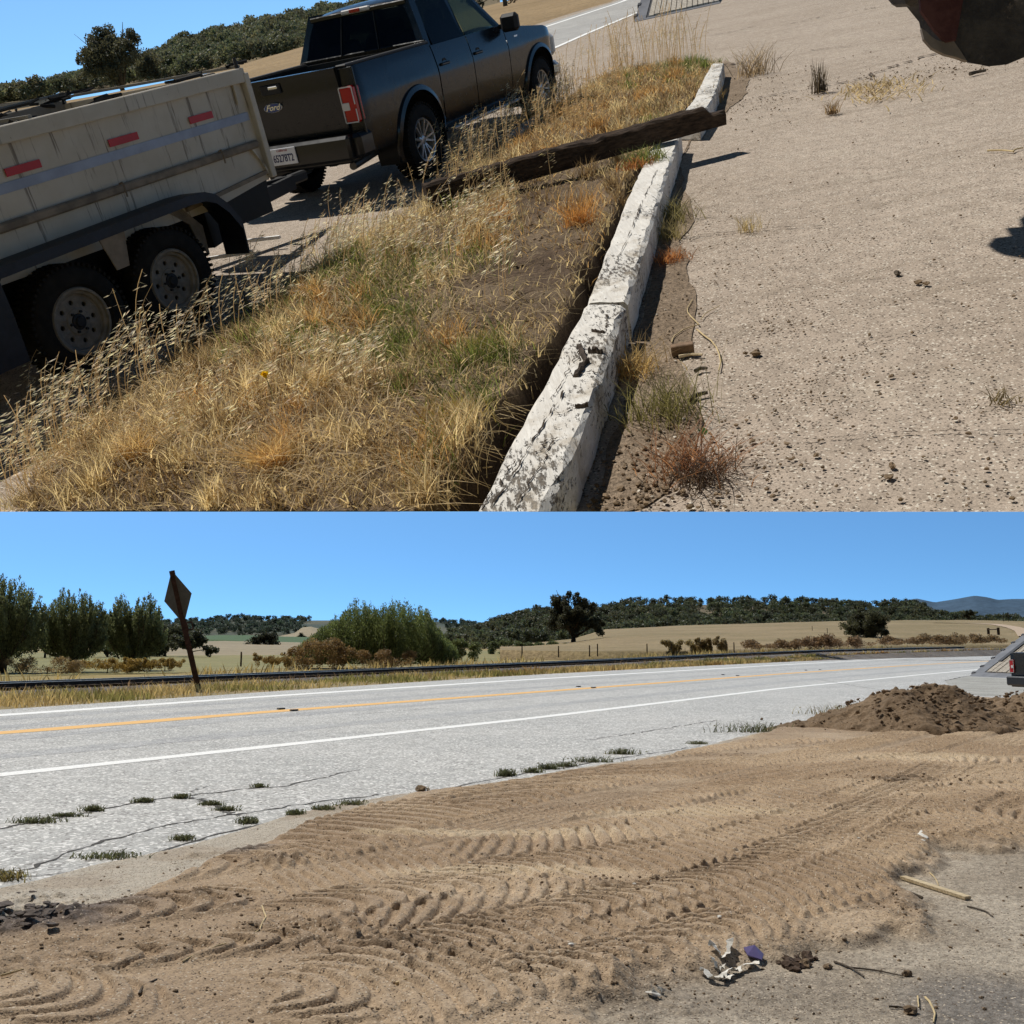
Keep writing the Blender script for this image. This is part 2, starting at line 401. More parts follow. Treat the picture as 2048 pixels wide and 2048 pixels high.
m_stud = simple("stud_dark", (.05, .05, .05), .6)
for x, y in ((562, 1419), (588, 1422), (1157, 1374), (1187, 1376), (1446, 1350), (1475, 1352), (1612, 1341), (1640, 1340)):
    p = L(x, y); s_ = .10
    o = MB().box((0, 0, .02), (.2, .12, .035), bev=.012).build("road_stud", m_stud, None, TR(p[0], p[1], .004, .9))
    meta(o, "small dark reflector stud on the yellow centre line of the road", "road stud", "studs along the centre line")
# ---------------- graded dirt lot: one relief mesh
DIRT_EDGE = [(-900, 1960), (-300, 1850), (0, 1773), (181, 1728), (362, 1690), (507, 1650), (600, 1621), (833, 1582), (988, 1562), (1182, 1531), (1350, 1504), (1475, 1473), (1568, 1452), (1708, 1422), (1777, 1399), (1900, 1392), (2048, 1400), (2300, 1420), (2700, 1440)]
TAN_EDGE = [(-900, 2000), (-300, 1905), (0, 1868), (160, 1822), (300, 1790), (400, 1745), (520, 1695), (640, 1652), (833, 1598), (988, 1574), (1182, 1543), (1350, 1514), (1475, 1482), (1568, 1458), (1708, 1426), (1777, 1402), (1900, 1395), (2048, 1402), (2300, 1422), (2700, 1442)]
GREY = Lp([(1120, 2300), (1170, 2048), (1230, 2012), (1330, 1985), (1400, 1955), (1460, 1918), (1560, 1898), (1700, 1880), (1810, 1862), (1806, 1800), (1796, 1765), (1850, 1722), (1930, 1704), (2048, 1694), (2500, 1680), (3200, 1700), (3200, 2400)])
ny, nx = 900, 860
ys = 3.3 * (33 / 3.3) ** (np.linspace(0, 1, ny)); us = np.linspace(-.72, .80, nx)
Y = np.repeat(ys[:, None], nx, 1); X = Y * us[None]
ex = np.array([L(*p)[:2] for p in DIRT_EDGE]); tx = np.array([L(*p)[:2] for p in TAN_EDGE])
def yedge(e): return np.interp(X.ravel(), e[:, 0], e[:, 1]).reshape(X.shape)
order = np.argsort(ex[:, 0]); wob = (fbm(X * 1.2, Y * 1.2, 4, 3) - .5) * 1.1
din = yedge(ex) - Y + wob * .35          # > 0 inside the dirt
tin = yedge(tx) - Y + wob * .8
dgrey, _, _ = pdist(X, Y, GREY + [GREY[0]]); gin = np.where(inpoly(X, Y, GREY), dgrey, -dgrey) + (fbm(X * 3, Y * 3, 4, 31) - .5) * .55
Z = sst(-.1, .5, din) * .035 - .03
dirt = sst(0, .35, tin) * (1 - sst(-.1, .12, gin))
Z += dirt * (.065 + .05 * (fbm(X * .8, Y * .8, 4, 11) - .5))
soft = sst(-.05, .4, np.minimum(tin, -gin))
lum = (fbm(X * 6, Y * 6, 4, 21, .6) - .5); Z += dirt * .016 * lum * (.5 + 1.4 * sst(.45, .7, fbm(X * .9, Y * .9, 3, 90)))
Z += dirt * .012 * (fbm(X * 22, Y * 22, 3, 41, .7) - .5)
smooth_c = np.zeros_like(Z)
BASE_T = [(380, 2030), (700, 1930), (1000, 1855), (1300, 1795), (1560, 1725), (1780, 1640), (1960, 1560), (2150, 1500)]
TRK = [(([(x + 40 * k, 1290 + (y - 1290) * s_) for x, y in BASE_T]), .60, pt_, ln_, cv_, .029) for k, (s_, pt_, ln_, cv_) in enumerate(((.56, .12, -1., .3), (.64, .12, .7, .9), (.72, .11, -1.2, .3), (.80, .12, .4, 1.4), (.885, .115, -1., .4), (.98, .12, .5, 1.3), (1.09, .125, -.9, .5)))] + [  # (polyline in the photograph, width m, lug pitch m, lean, curve, depth)
    ([(560, 1715), (720, 1680), (900, 1632), (1080, 1590), (1250, 1560), (1330, 1548)], 1.1, .20, .5, .8, .03),
    ([(830, 1735), (1000, 1722), (1200, 1700), (1380, 1672), (1520, 1630), (1640, 1592), (1730, 1560)], .62, .145, -1.5, .1, .035),
    ([(860, 1705), (1020, 1665), (1180, 1622), (1350, 1590), (1500, 1570)], .60, .03, 0, 0, .012),
    ([(1180, 1790), (1350, 1745), (1500, 1700), (1640, 1650), (1760, 1600), (1880, 1560)], .60, .15, -1.2, .2, .03),
    ([(520, 1870), (640, 1850), (800, 1820), (960, 1800), (1100, 1790)], .62, .17, .3, 1.6, .028),
    ([(640, 1905), (800, 1872), (950, 1840), (1080, 1812), (1200, 1782)], .42, .17, -1.6, .3, .028),
    ([(1180, 1900), (1330, 1870), (1480, 1830), (1620, 1795), (1740, 1750), (1800, 1700), (1870, 1640), (1960, 1590), (2100, 1550)], .55, .135, -1.1, .3, .04),
    ([(1000, 1885), (1150, 1850), (1300, 1822), (1430, 1790), (1560, 1750), (1680, 1700), (1760, 1650)], .42, .14, .4, 1.5, .034),
    ([(940, 2030), (1060, 2000), (1200, 1965), (1330, 1930), (1450, 1890), (1560, 1850)], .55, .16, .2, 1.9, .028),
    ([(420, 2040), (560, 2020), (700, 2040), (860, 2070)], .55, .17, .3, 1.6, .024),
    ([(60, 1980), (200, 1960), (380, 1935), (560, 1915), (700, 1895)], .30, .22, 0, .9, .03),
    ([(-100, 2010), (60, 2020), (180, 2050), (300, 2100)], .55, .18, .3, 1.6, .024),
    ([(1820, 1690), (1900, 1665), (2000, 1655), (2150, 1660)], .6, .12, -1.3, .2, .03),
    ([(1700, 1580), (1830, 1545), (1960, 1525), (2150, 1515)], 1.0, .13, -1.1, .3, .026),
    ([(1250, 1640), (1400, 1600), (1530, 1560), (1680, 1530), (1850, 1510)], .5, .15, -1.0, .4, .022),
    ([(1250, 1530), (1400, 1510), (1560, 1495), (1700, 1490)], .6, .15, -.9, .5, .02),
    ([(900, 1640), (1050, 1600), (1200, 1572), (1380, 1545), (1550, 1530)], .6, .16, 1.1, .5, .03),
    ([(1500, 1760), (1600, 1720), (1700, 1665), (1800, 1600), (1900, 1545)], .5, .14, .9, .5, .03),
    ([(1450, 1600), (1600, 1560), (1750, 1540), (1900, 1535), (2100, 1540)], .6, .13, -.9, .3, .03),
    ([(1850, 1620), (1950, 1600), (2100, 1595)], .6, .13, -.8, .3, .03),
    ([(100, 1870), (260, 1850), (420, 1830), (560, 1800)], .5, .2, .5, 1.2, .03),
    ([(180, 1800), (330, 1770), (480, 1742), (620, 1715)], .5, .22, .4, 1.2, .02),
]
allow = sst(.08, .5, tin) * (1 - sst(-.25, -.02, gin))
for pts, w, pitch, lean, curve, dep in TRK:
    ln = [tuple(q) for q in resample(Lp(pts), 26)]
    d, sd, al = pdist(X, Y, ln); v_ = sd / (w / 2); inside = sst(1.12, .95, np.abs(v_)) * (d < w * .62)
    ends = sst(0, .5, al) * sst(0, .4, sum(math.dist(a, b) for a, b in zip(ln[:-1], ln[1:])) - al)
    jit = (fbm(X * 2, Y * 2, 3, 50) - .5) * .30 + (fbm(X * 11, Y * 11, 2, 53) - .5) * .10
    ph = al / pitch + lean * v_ * .8 + curve * v_ * v_ * .9 + jit
    fr = np.abs((ph % 1) - .5) * 2
    lug = sst(.30, .58, fr) if pitch > .05 else .5 + .5 * np.sin(sd * 70 + (fbm(al * .6 + sd * 3, sd * 8, 3, 9) - .5) * 6)
    k = allow * inside * ends * (.70 + .30 * sst(.3, .55, fbm(X * 1.6, Y * 1.6, 3, 60)))
    dep = dep * (1.0 + Y / 14); target = np.where(pitch > .05, -dep * .35 + dep * lug, dep * (lug - .5))
    Z = Z * (1 - k * .85) + k * ((target * .9 + .075))
    Z += allow * ends * .016 * np.exp(-((np.abs(v_) - 1.12) / .10) ** 2) * (.4 + fbm(X * 5, Y * 5, 3, 70))
    smooth_c = np.maximum(smooth_c, k)
Z += dirt * (fbm(X * 26, Y * 26, 3, 91, .7) - .5) * .007
# crumbly spill lines and dark clods of broken ground
dark = np.zeros_like(Z)
for cx, cy, rx, ry, st in ((30, 1855, .55, .50, 1), (95, 1815, .35, .3, 1), (430, 1718, .42, .26, .9), (520, 1745, .35, .16, .8), (380, 1822, .34, .14, .8), (330, 1832, .3, .1, .6), (40, 1930, .9, .5, .55), (1400, 1990, .55, .25, .3),
                           (1210, 1800, .35, .14, .7), (1180, 1795, .4, .13, .6), (760, 1925, .5, .18, .7), (900, 1935, .5, .16, .6), (1000, 1880, .3, .12, .5), (1800, 1578, .55, .35, .9), (1850, 1600, .35, .2, .5), (1830, 1680, .3, .15, .6), (1450, 1520, .6, .2, .7), (1550, 1505, .6, .2, .5),
                           (620, 1890, .35, .12, .7), (560, 1885, .35, .12, .7), (1800, 1840, .22, .25, .6), (1500, 1630, .3, .16, .3), (850, 1745, .8, .14, .45), (1050, 1750, .7, .12, .35), (680, 1730, .6, .2, .4), (1320, 1560, .9, .25, .3), (1650, 1640, .8, .2, .35), (1620, 1690, .5, .3, .4), (1000, 1960, .6, .25, .55), (1180, 2000, .7, .4, .45)):
    c = L(cx, cy); q = ((X - c[0]) / rx) ** 2 + ((Y - c[1]) / ry) ** 2
    dark = np.maximum(dark, st * sst(1.5, .2, q + (fbm(X * 5, Y * 5, 4, 77) - .5) * 1.4))
rough_n = fbm(X * 9, Y * 9, 3, 81, .7); Z += dark * np.maximum(rough_n - .45, 0) * .12
Z = np.where(din > .12, np.maximum(Z, .007), Z)
# colour of the surface itself
def lerp(a, b, t): return np.asarray(a)[None, None] * (1 - t[..., None]) + np.asarray(b)[None, None] * t[..., None] if np.ndim(a) == 1 else a * (1 - t[..., None]) + np.asarray(b) * t[..., None]
tanA, tanB, brn = (.395, .295, .20), (.46, .352, .245), (.29, .21, .138)
col = lerp(tanA, tanB, sst(.35, .65, fbm(X * .7, Y * .7, 4, 100)))
col = lerp(col, (.33, .24, .16), .7 * sst(.48, .62, fbm(X * .45 + 7, Y * .9, 4, 110)))
for cx, cy, rx, ry in ((860, 1688, .75, .16), (1010, 1770, .8, .16), (1370, 1648, 1.0, .3), (1400, 1480, 1.2, .5), (1850, 1530, 1.2, .5), (1080, 1690, .9, .2)):
    c = L(cx, cy); q = ((X - c[0]) / rx) ** 2 + ((Y - c[1]) / ry) ** 2; col = lerp(col, (.54, .43, .30), .8 * sst(1.4, .2, q + (fbm(X * 4, Y * 4, 3, 120) - .5)))
col = lerp(col, brn, .75 * sst(.0, 1, dark))
col = lerp(col, (.17, .13, .095), .9 * sst(.5, 1, dark * sst(.35, .6, rough_n)))
c = L(40, 1850); col = lerp(col, (.15, .125, .115), .85 * sst(1.3, .3, ((X - c[0]) / .75) ** 2 + ((Y - c[1]) / .55) ** 2 + (fbm(X * 4, Y * 4, 3, 130) - .5) * .8))
c = L(430, 1718); col = lerp(col, (.20, .17, .15), .8 * sst(1.3, .3, ((X - c[0]) / .5) ** 2 + ((Y - c[1]) / .3) ** 2 + (fbm(X * 4, Y * 4, 3, 131) - .5) * .8))
grav = lerp((.40, .34, .27), (.46, .41, .34), sst(.4, .6, fbm(X * 2, Y * 2, 3, 140)))
tmix = sst(.35, -.15, tin); col = col * (1 - tmix[..., None]) + grav * tmix[..., None]
asph = lerp((.32, .27, .21), (.40, .345, .275), sst(.4, .6, fbm(X * 1.3, Y * 1.3, 4, 150)))
c = L(2040, 2040); asph = lerp(asph, (.18, .165, .15), .8 * sst(1.6, .2, ((X - c[0]) / .5) ** 2 + ((Y - c[1]) / .6) ** 2))
c = L(1400, 1990); asph = lerp(asph, (.20, .165, .13), .5 * sst(1.6, .2, ((X - c[0]) / .7) ** 2 + ((Y - c[1]) / .35) ** 2 + (fbm(X * 4, Y * 4, 3, 151) - .5)))
gm = sst(-.10, .14, gin); col = col * (1 - gm[..., None]) + asph * gm[..., None]
Z += gm * .004 * (fbm(X * 60, Y * 60, 2, 160) - .5)
fine = fbm(X * 35, Y * 35, 3, 170, .75); col = col * (1 + (.55 * (fine - .5) * (1 + gm))[..., None])
V = np.stack([X, Y, Z], -1).reshape(-1, 3); i = np.arange(ny * nx).reshape(ny, nx)
Fq = np.stack([i[:-1, :-1], i[:-1, 1:], i[1:, 1:], i[1:, :-1]], -1).reshape(-1, 4)
m = Mt("graded_dirt", .96, .12); base = m.attr(); fn = m.noise(90, 2, .8)
base = m.mix(1., base, m.gray(m.ramp(fn, .3, .7, .78, 1.22)), 'MULTIPLY')
vv = m.vor(120, out='Color'); sp = m.n('ShaderNodeSeparateXYZ'); m.set(sp.inputs[0], vv); base = m.mix(m.ramp(sp.outputs[0], .965, .975), base, (.55, .47, .37)); base = m.mix(m.ramp(sp.outputs[1], .92, .95), base, (.13, .10, .075))
m.col(base); m.bump(m.math('ADD', fn, m.noise(30, 3)), .9, .010); m_dirt = m.m
o = npmesh("dirt_ground", V, Fq, m_dirt, None, None, True, np.clip(col.reshape(-1, 3), .01, .9)); meta(o, **STR)
def zdirt(x, y):
    """height of the dirt relief at (x, y)"""
    r = np.clip(np.log(np.maximum(y, 3.31) / 3.3) / math.log(10) * (ny - 1), 0, ny - 1).astype(int); cc = np.clip((x / y - us[0]) / (us[-1] - us[0]) * (nx - 1), 0, nx - 1).astype(int)
    return Z[r, cc]
# ---------------- dirt pile
m = Mt("pile_soil", .97, .1); b_ = m.mix(m.ramp(m.noise(1.3, 5, .7), .35, .65), (.175, .125, .082), (.235, .17, .112)); b_ = m.mix(1., b_, m.gray(m.ramp(m.noise(25, 3, .8), .3, .7, .7, 1.25)), 'MULTIPLY')
m.col(b_); m.bump(m.noise(30, 4, .7), .8, .02); m_pile = m.m
PC = L(1880, 1478)[:2]; PC = (PC[0] + .55, PC[1] + 2.0)
n = 260; gx = np.linspace(-4.6, 4.6, n); gy = np.linspace(-3.6, 3.6, n); GX, GY = np.meshgrid(gx, gy)
def pile_h(gx, gy):
    r = np.sqrt((gx / 2.3) ** 2 + (gy / 2.1) ** 2); h = .98 * np.clip(1 - r, 0, 1) ** .85 * (1 - .15 * np.exp(-((gx + .2) / .5) ** 2)); r2 = np.sqrt(((gx - 2.1) / 2.1) ** 2 + ((gy + .1) / 2.0) ** 2)
    h = np.maximum(h, .78 * np.clip(1 - r2, 0, 1) ** .8); r3 = np.sqrt(((gx + 2.0) / 1.3) ** 2 + ((gy + .1) / 1.2) ** 2); h = np.maximum(h, .16 * np.clip(1 - r3, 0, 1))
    return h
H = pile_h(GX, GY); ed = sst(0, .12, H)
H = H + ed * ((fbm(GX * 1.5, GY * 1.5, 4, 200) - .5) * .30 + np.maximum(fbm(GX * 5, GY * 5, 3, 210, .7) - .45, 0) * .15 + (fbm(GX * 14, GY * 14, 3, 215) - .5) * .07) - .03
i = np.arange(n * n).reshape(n, n)
o = npmesh("dirt_pile", np.stack([GX + PC[0], GY + PC[1], H], -1).reshape(-1, 3), np.stack([i[:-1, :-1], i[:-1, 1:], i[1:, 1:], i[1:, :-1]], -1).reshape(-1, 4), m_pile, None, None, True)
meta(o, "large heap of loose brown dirt beside the road in front of the parked truck", "dirt pile")
k = 900; px = rng.normal(0, 1.6, k) + .5; py = rng.normal(-.7, 1.2, k); hz = pile_h(px, py); keep = (hz > .02) | (rng.random(k) < .3); px, py, hz = px[keep], py[keep], hz[keep]
s_ = .012 + .045 * rng.random(len(px)) ** 3
v, f = rocks(np.stack([px + PC[0], py + PC[1], hz + .03], 1), s_, rng); o = npmesh("soil_clods", v, f, m_pile); meta(o, kind='stuff', label="small dark clods of soil covering the dirt pile")
# ---------------- clods over the lot, the largest as things of their own
m_clod = simple("clod_soil", (.20, .145, .095), .97, .1, var=.35, vs=20, bump=.6); m_chunk = simple("old_asphalt_chunk", (.12, .10, .088), .95, .15, var=.3, vs=15, bump=.6)
P = []; S_ = []
for cx, cy, sx, sy, k, sm in ((1800, 1578, .55, .35, 160, .05), (1830, 1610, .6, .5, 120, .025), (760, 1925, .9, .2, 160, .03), (930, 1935, .6, .15, 120, .032), (1200, 1797, .35, .13, 110, .026), (380, 1822, .4, .12, 120, .028), (560, 1890, .5, .1, 90, .03), (700, 1895, .5, .1, 90, .028),
                              (1010, 1880, .35, .12, 80, .026), (1500, 1520, 1.0, .4, 120, .03), (1560, 1500, .8, .4, 90, .03), (900, 1745, 1.2, .15, 130, .02), (1000, 1960, .6, .25, 130, .022), (1400, 1990, .55, .25, 260, .016), (1800, 1840, .18, .25, 90, .024),
                              (1650, 1640, 1.0, .35, 140, .02), (1700, 1760, .8, .3, 80, .015), (620, 1745, 1.1, .2, 90, .02), (1620, 1880, .5, .15, 120, .014), (1100, 2030, .8, .3, 120, .018), (860, 1586, 1.3, .12, 60, .02), (1250, 1525, 1.5, .2, 80, .02), (200, 1960, 1.0, .4, 150, .02), (60, 1880, .8, .5, 120, .02), (480, 1740, .5, .2, 80, .022)):
    c = L(cx, cy); P.append(np.stack([rng.normal(c[0], sx * .8, k), rng.normal(c[1], sy * .8, k)], 1)); S_.append(sm * .5 * (.18 + .82 * rng.random(k) ** 3))
k = 2600; q = np.stack([rng.uniform(-.55, .55, k), 4 * 6 ** rng.random(k)], 1); P.append(np.stack([q[:, 0] * q[:, 1], q[:, 1]], 1)); S_.append(.003 + .010 * rng.random(k) ** 4)
P = np.concatenate(P); S_ = np.concatenate(S_); edge_y = np.interp(P[:, 0], ex[:, 0], ex[:, 1]); kk = P[:, 1] < edge_y - .05; P, S_ = P[kk], S_[kk]
v, f = rocks(np.c_[P, zdirt(P[:, 0], P[:, 1]) + S_ * .3], S_, rng); o = npmesh("scattered_clods", v, f, m_clod); meta(o, kind='stuff', label="crumbs and clods of brown soil scattered over the graded dirt")
m_dclod = simple("dark_clod", (.085, .06, .045), .97, .1, var=.4, vs=30, bump=.8)
def rockobj(name, c, s, mat, label, cat, group=None, sub=2, flat=.7, place=None, rough=.45):
    v, f = rocks(np.array([[0, 0, 0]]), [s], rng, sub, rough * .7, flat); o = npmesh(name, v, f, mat, None, TR(*c)); return meta(o, label, cat, group)
for k in range(64):
    x, y = rng.normal(48, 46), rng.normal(1850, 24); c = L(x, y)
    v, f = rocks(np.array([[0, 0, 0]]), [.012 + .040 * rng.random() ** 1.5], rng, 2, .35, .35); o = npmesh("asphalt_chunk", v, f, m_chunk, None, TR(c[0], c[1], zdirt(c[0], c[1]) + .02, rng.random() * 6, .2 * rng.random(), .2 * rng.random()))
    meta(o, "flat dark broken slab lying in the cracked heap at the left edge of the dirt", "asphalt chunk", "broken dark slabs at the left edge of the dirt")
for k in range(30):
    c = L(rng.normal(1575, 26), rng.normal(1924, 13)); rockobj("soil_clod", (c[0], c[1], .012), .010 + .026 * rng.random() ** 1.5, m_dclod, "dark lumpy clod in the small heap beside the white scraps", "clod", "dark clods beside the white scraps")
for x, y, s, lb in ((1612, 1935, .04, "dark round clod alone just right of the small dark heap"), (1655, 1940, .02, "small oval dark clod on the grey gravel beyond the dark heap"), (1814, 1955, .022, "dark clod at the right end of the thin dark twig"), (1820, 2030, .028, "dark oval clod near the bottom right corner with a thin stick"), (1578, 1798, .012, "tiny dark clod on the ridged tyre tracks near the white plank")):
    c = L(x, y); rockobj("soil_clod", (c[0], c[1], zdirt(c[0], c[1]) + .01), s, m_clod, lb, "clod")
# white scraps and small litter
m_scrap = simple("white_scrap", (.68, .66, .61), .9, .3, var=.2, vs=30); m_purple = simple("purple_plastic", (.12, .09, .22), .5, .4); m_wood = Mt("pale_wood", .8, .2)
w_ = m_wood.noise(6, 4, .6, m_wood.mapped((1, 14, 14))); m_wood.col(m_wood.mix(m_wood.ramp(w_, .35, .65), (.42, .33, .2), (.66, .55, .37))); m_wood.bump(w_, .4, .003); m_wood = m_wood.m
def sheet(name, S_pts, mat, label, cat, thick=.006, lift=.012, curl=.04):
    c = L(*np.mean(S_pts, 0)); n = len(S_pts); P = [L(*p) for p in S_pts]; zz = [zdirt(p[0], p[1]) + lift + curl * rng.random() for p in P]
    top = [(p[0] - c[0], p[1] - c[1], z_) for p, z_ in zip(P, zz)]; bot = [(a, b, d - thick) for a, b, d in top]
    o = npmesh(name, top + bot, [tuple(range(n)), tuple(range(2 * n - 1, n - 1, -1))] + [(i, (i + 1) % n, n + (i + 1) % n, n + i) for i in range(n)], mat, None, TR(c[0], c[1], 0)); return meta(o, label, cat)
def strip_scrap(S_pts, w, label, mat=None):
    p = np.array([L(*q) for q in S_pts]); n = 22; q = resample([tuple(a) for a in p], n); q[:, 2] = zdirt(q[:, 0], q[:, 1]) + .008 + .02 * vn(np.arange(n) * .5, np.zeros(n), int(S_pts[0][0])); c = q.mean(0).copy(); c[2] = 0; d = np.gradient(q, axis=0); d /= np.linalg.norm(d, axis=1)[:, None]; sd_ = np.cross(d, [0, 0, 1]); tw = (fbm(np.arange(n) * .4, np.zeros(n), 2, int(S_pts[0][1])) - .5) * 3
    wv = w * (.35 + .9 * vn(np.arange(n) * .6, np.ones(n), 7))[:, None] / 2; o_ = sd_ * np.cos(tw)[:, None] + np.array([0, 0, 1]) * np.sin(tw)[:, None]; o_[:, 2] = abs(o_[:, 2])
    a = q + o_ * wv - c; b = q - sd_ * wv * .8 - c; return meta(MB().grid(np.stack([a, b, b - np.array([0, 0, .003])], 0)).build("plastic_scrap", mat or m_scrap, None, TR(c[0], c[1], 0)), label, "scrap")
strip_scrap([(1424, 1926), (1438, 1936), (1456, 1934), (1462, 1924)], .05, "curled white plastic strip, left end of the scraps by the dark heap")
strip_scrap([(1436, 1964), (1462, 1956), (1490, 1944), (1514, 1938)], .06, "longest white plastic strip, pointing at the purple scrap")
strip_scrap([(1408, 1955), (1422, 1970), (1444, 1974), (1462, 1962)], .05, "bent white strip lowest of the scraps by the dark heap")
strip_scrap([(1424, 1944), (1436, 1952), (1450, 1948)], .035, "short white strip in the middle of the scraps")
strip_scrap([(1298, 2000), (1306, 1994), (1314, 2004)], .05, "small pale scrap with a bend near the bottom of the dirt")
strip_scrap([(1318, 1990), (1328, 1996)], .03, "tiny white scrap right of the bent pale one")
sheet("purple_scrap", [(1488, 1926), (1510, 1922), (1528, 1926), (1524, 1934), (1496, 1934)], m_purple, "flat purple scrap leaning on the dark clods", "scrap", curl=.03)
sheet("paper_scrap", [(1832, 1692), (1844, 1690), (1858, 1698), (1850, 1704), (1836, 1700)], m_scrap, "white crumpled paper on the dirt above the wooden plank", "scrap", curl=.012, lift=.004)
for j, (x, y) in enumerate(((1686, 1700), (1720, 1708), (1560, 1622), (940, 1752), (1142, 1938), (258, 1784), (262, 1793), (1270, 1808), (1440, 1880), (1516, 1850))):
    c = L(x, y); rockobj("white_pebble", (c[0], c[1], zdirt(c[0], c[1]) + .006), .014, m_scrap, "tiny white stone chip lying loose on the tan dirt", "pebble", "white chips scattered on the dirt", 1, .5)
def stick(name, a, b, w, h, mat, label, cat, fn=L, place_z=None, bend=.0):
    A, B = fn(*a), fn(*b); A = np.array(A); B = np.array(B); mid = (A + B) / 2
    if fn is L:
        A[2] = zdirt(A[0], A[1]) + h / 2 + .004; B[2] = zdirt(B[0], B[1]) + h / 2 + .004
    else: A[2] += h / 2; B[2] += h / 2
    n = 7; t = np.linspace(0, 1, n)[:, None]; pts = A * (1 - t) + B * t; d = (B - A) / np.linalg.norm(B - A); nr = np.array([-d[1], d[0], 0])
    pts += nr * (np.sin(t * math.pi) * bend + (rng.random((n, 1)) - .5) * bend * .3); pts -= mid
    q = MB()
    if w > h * 1.6: q.bar(pts[0], pts[-1], w, h)
    else: q.tube(pts, np.linspace(w / 2, w / 3, n), 6)
    return meta(q.build(name, mat, None, TR(*mid)), label, cat)
m_straw = simple("straw", (.55, .43, .24), .8, .2); m_twig = simple("dark_twig", (.10, .08, .06), .9)
stick("wooden_lath", (1806, 1762), (1936, 1803), .05, .02, m_wood, "pale split wooden lath lying at the edge of the dirt and gravel", "plank")
stick("wood_chip", (1820, 1799), (1846, 1804), .03, .025, m_twig, "short dark chip of wood below the pale lath", "wood chip")
stick("twig", (1668, 1930), (1728, 1960), .012, .01, m_twig, "dark thin twig on the grey gravel, left of a second one", "twig", bend=.02)
stick("twig", (1690, 1940), (1806, 1958), .010, .01, m_twig, "long thin dark twig reaching right across the grey gravel", "twig", bend=.02)
stick("twig", (1936, 1818), (1985, 1838), .012, .01, m_twig, "dark curved twig on the gravel below the pale lath", "twig", bend=.03)
stick("twig", (1778, 2020), (1826, 2030), .010, .01, m_twig, "thin twig pointing at the oval clod at the bottom", "twig", bend=.02)
stick("straw", (1852, 2002), (1866, 2052), .011, .008, m_straw, "yellow straw standing out on gravel near the bottom right", "straw", bend=.02)
stick("straw", (1836, 2000), (1838, 2022), .009, .008, m_straw, "short yellow straw left of the longer one at the bottom", "straw")
stick("straw", (1860, 1752), (1878, 1776), .009, .008, m_straw, "thin yellow straw crossing above the pale lath", "straw", bend=.01)
stick("straw", (525, 1847), (486, 1918), .010, .008, m_straw, "long bent yellow straw on the dirt left of the tracks", "straw", bend=.05)
stick("straw", (364, 1964), (450, 1935), .009, .008, m_straw, "pale straw lying flat across the left part of the dirt", "straw", bend=.02)
stick("straw", (0, 1985), (45, 1981), .011, .008, m_straw, "pale straw at the left edge of the dirt", "straw")
stick("straw", (792, 2012), (812, 2002), .014, .01, m_straw, "short pale stick near the bottom in the dirt", "straw")
stick("twig", (276, 2030), (312, 2005), .014, .012, m_twig, "dark forked twig low in the dirt at the left", "twig", bend=.02)
stick("twig", (834, 1582), (838, 1562), .010, .01, m_twig, "thin dry stem beside the small dark clod at the asphalt edge", "twig")
c = L(842, 1583); rockobj("soil_clod", (c[0], c[1], .03), .06, m_clod, "dark clod with a white stone at the edge of the asphalt", "clod")
c = L(856, 1583); rockobj("white_stone", (c[0], c[1], .03), .03, m_scrap, "round white stone beside the dark clod at the asphalt edge", "stone")
# ---------------- weeds
def leafmat(name, tf=.45, rough=.55):
    m = Mt(name, rough, .3); a = m.attr(); m.col(a); m.translucent(m.mix(1., a, (1.35, 1.25, .95), 'MULTIPLY'), tf); return m.m
m_leaf = leafmat("leaf"); m_blade = leafmat("dry_blade", .6, .6)
def quads(P, size, rng, asp=.5, up=0.):
    """random leaf quads at points P"""
    n = len(P); a = rng.normal(size=(n, 3)); a[:, 2] += up; a /= np.linalg.norm(a, axis=1)[:, None]; b = rng.normal(size=(n, 3)); b -= (a * b).sum(1)[:, None] * a; b /= np.linalg.norm(b, axis=1)[:, None]
    s = (np.asarray(size) * (.6 + .8 * rng.random(n)))[:, None]; a *= s / 2; b *= s / 2 * asp
    V = np.stack([P - a, P + b * 1.0 - a * .1, P + a, P - b - a * .1], 1).reshape(-1, 3); return V, np.arange(4 * n).reshape(n, 4)
def lcol(n, c, var, rng, per=4):
    c = np.asarray(c, float); k = (1 + var * (rng.random((n, 1)) - .5) * 2); c = np.broadcast_to(c, (n, 3)) * k * (1 + .15 * (rng.random((n, 3)) - .5)); return np.repeat(c, per, 0)
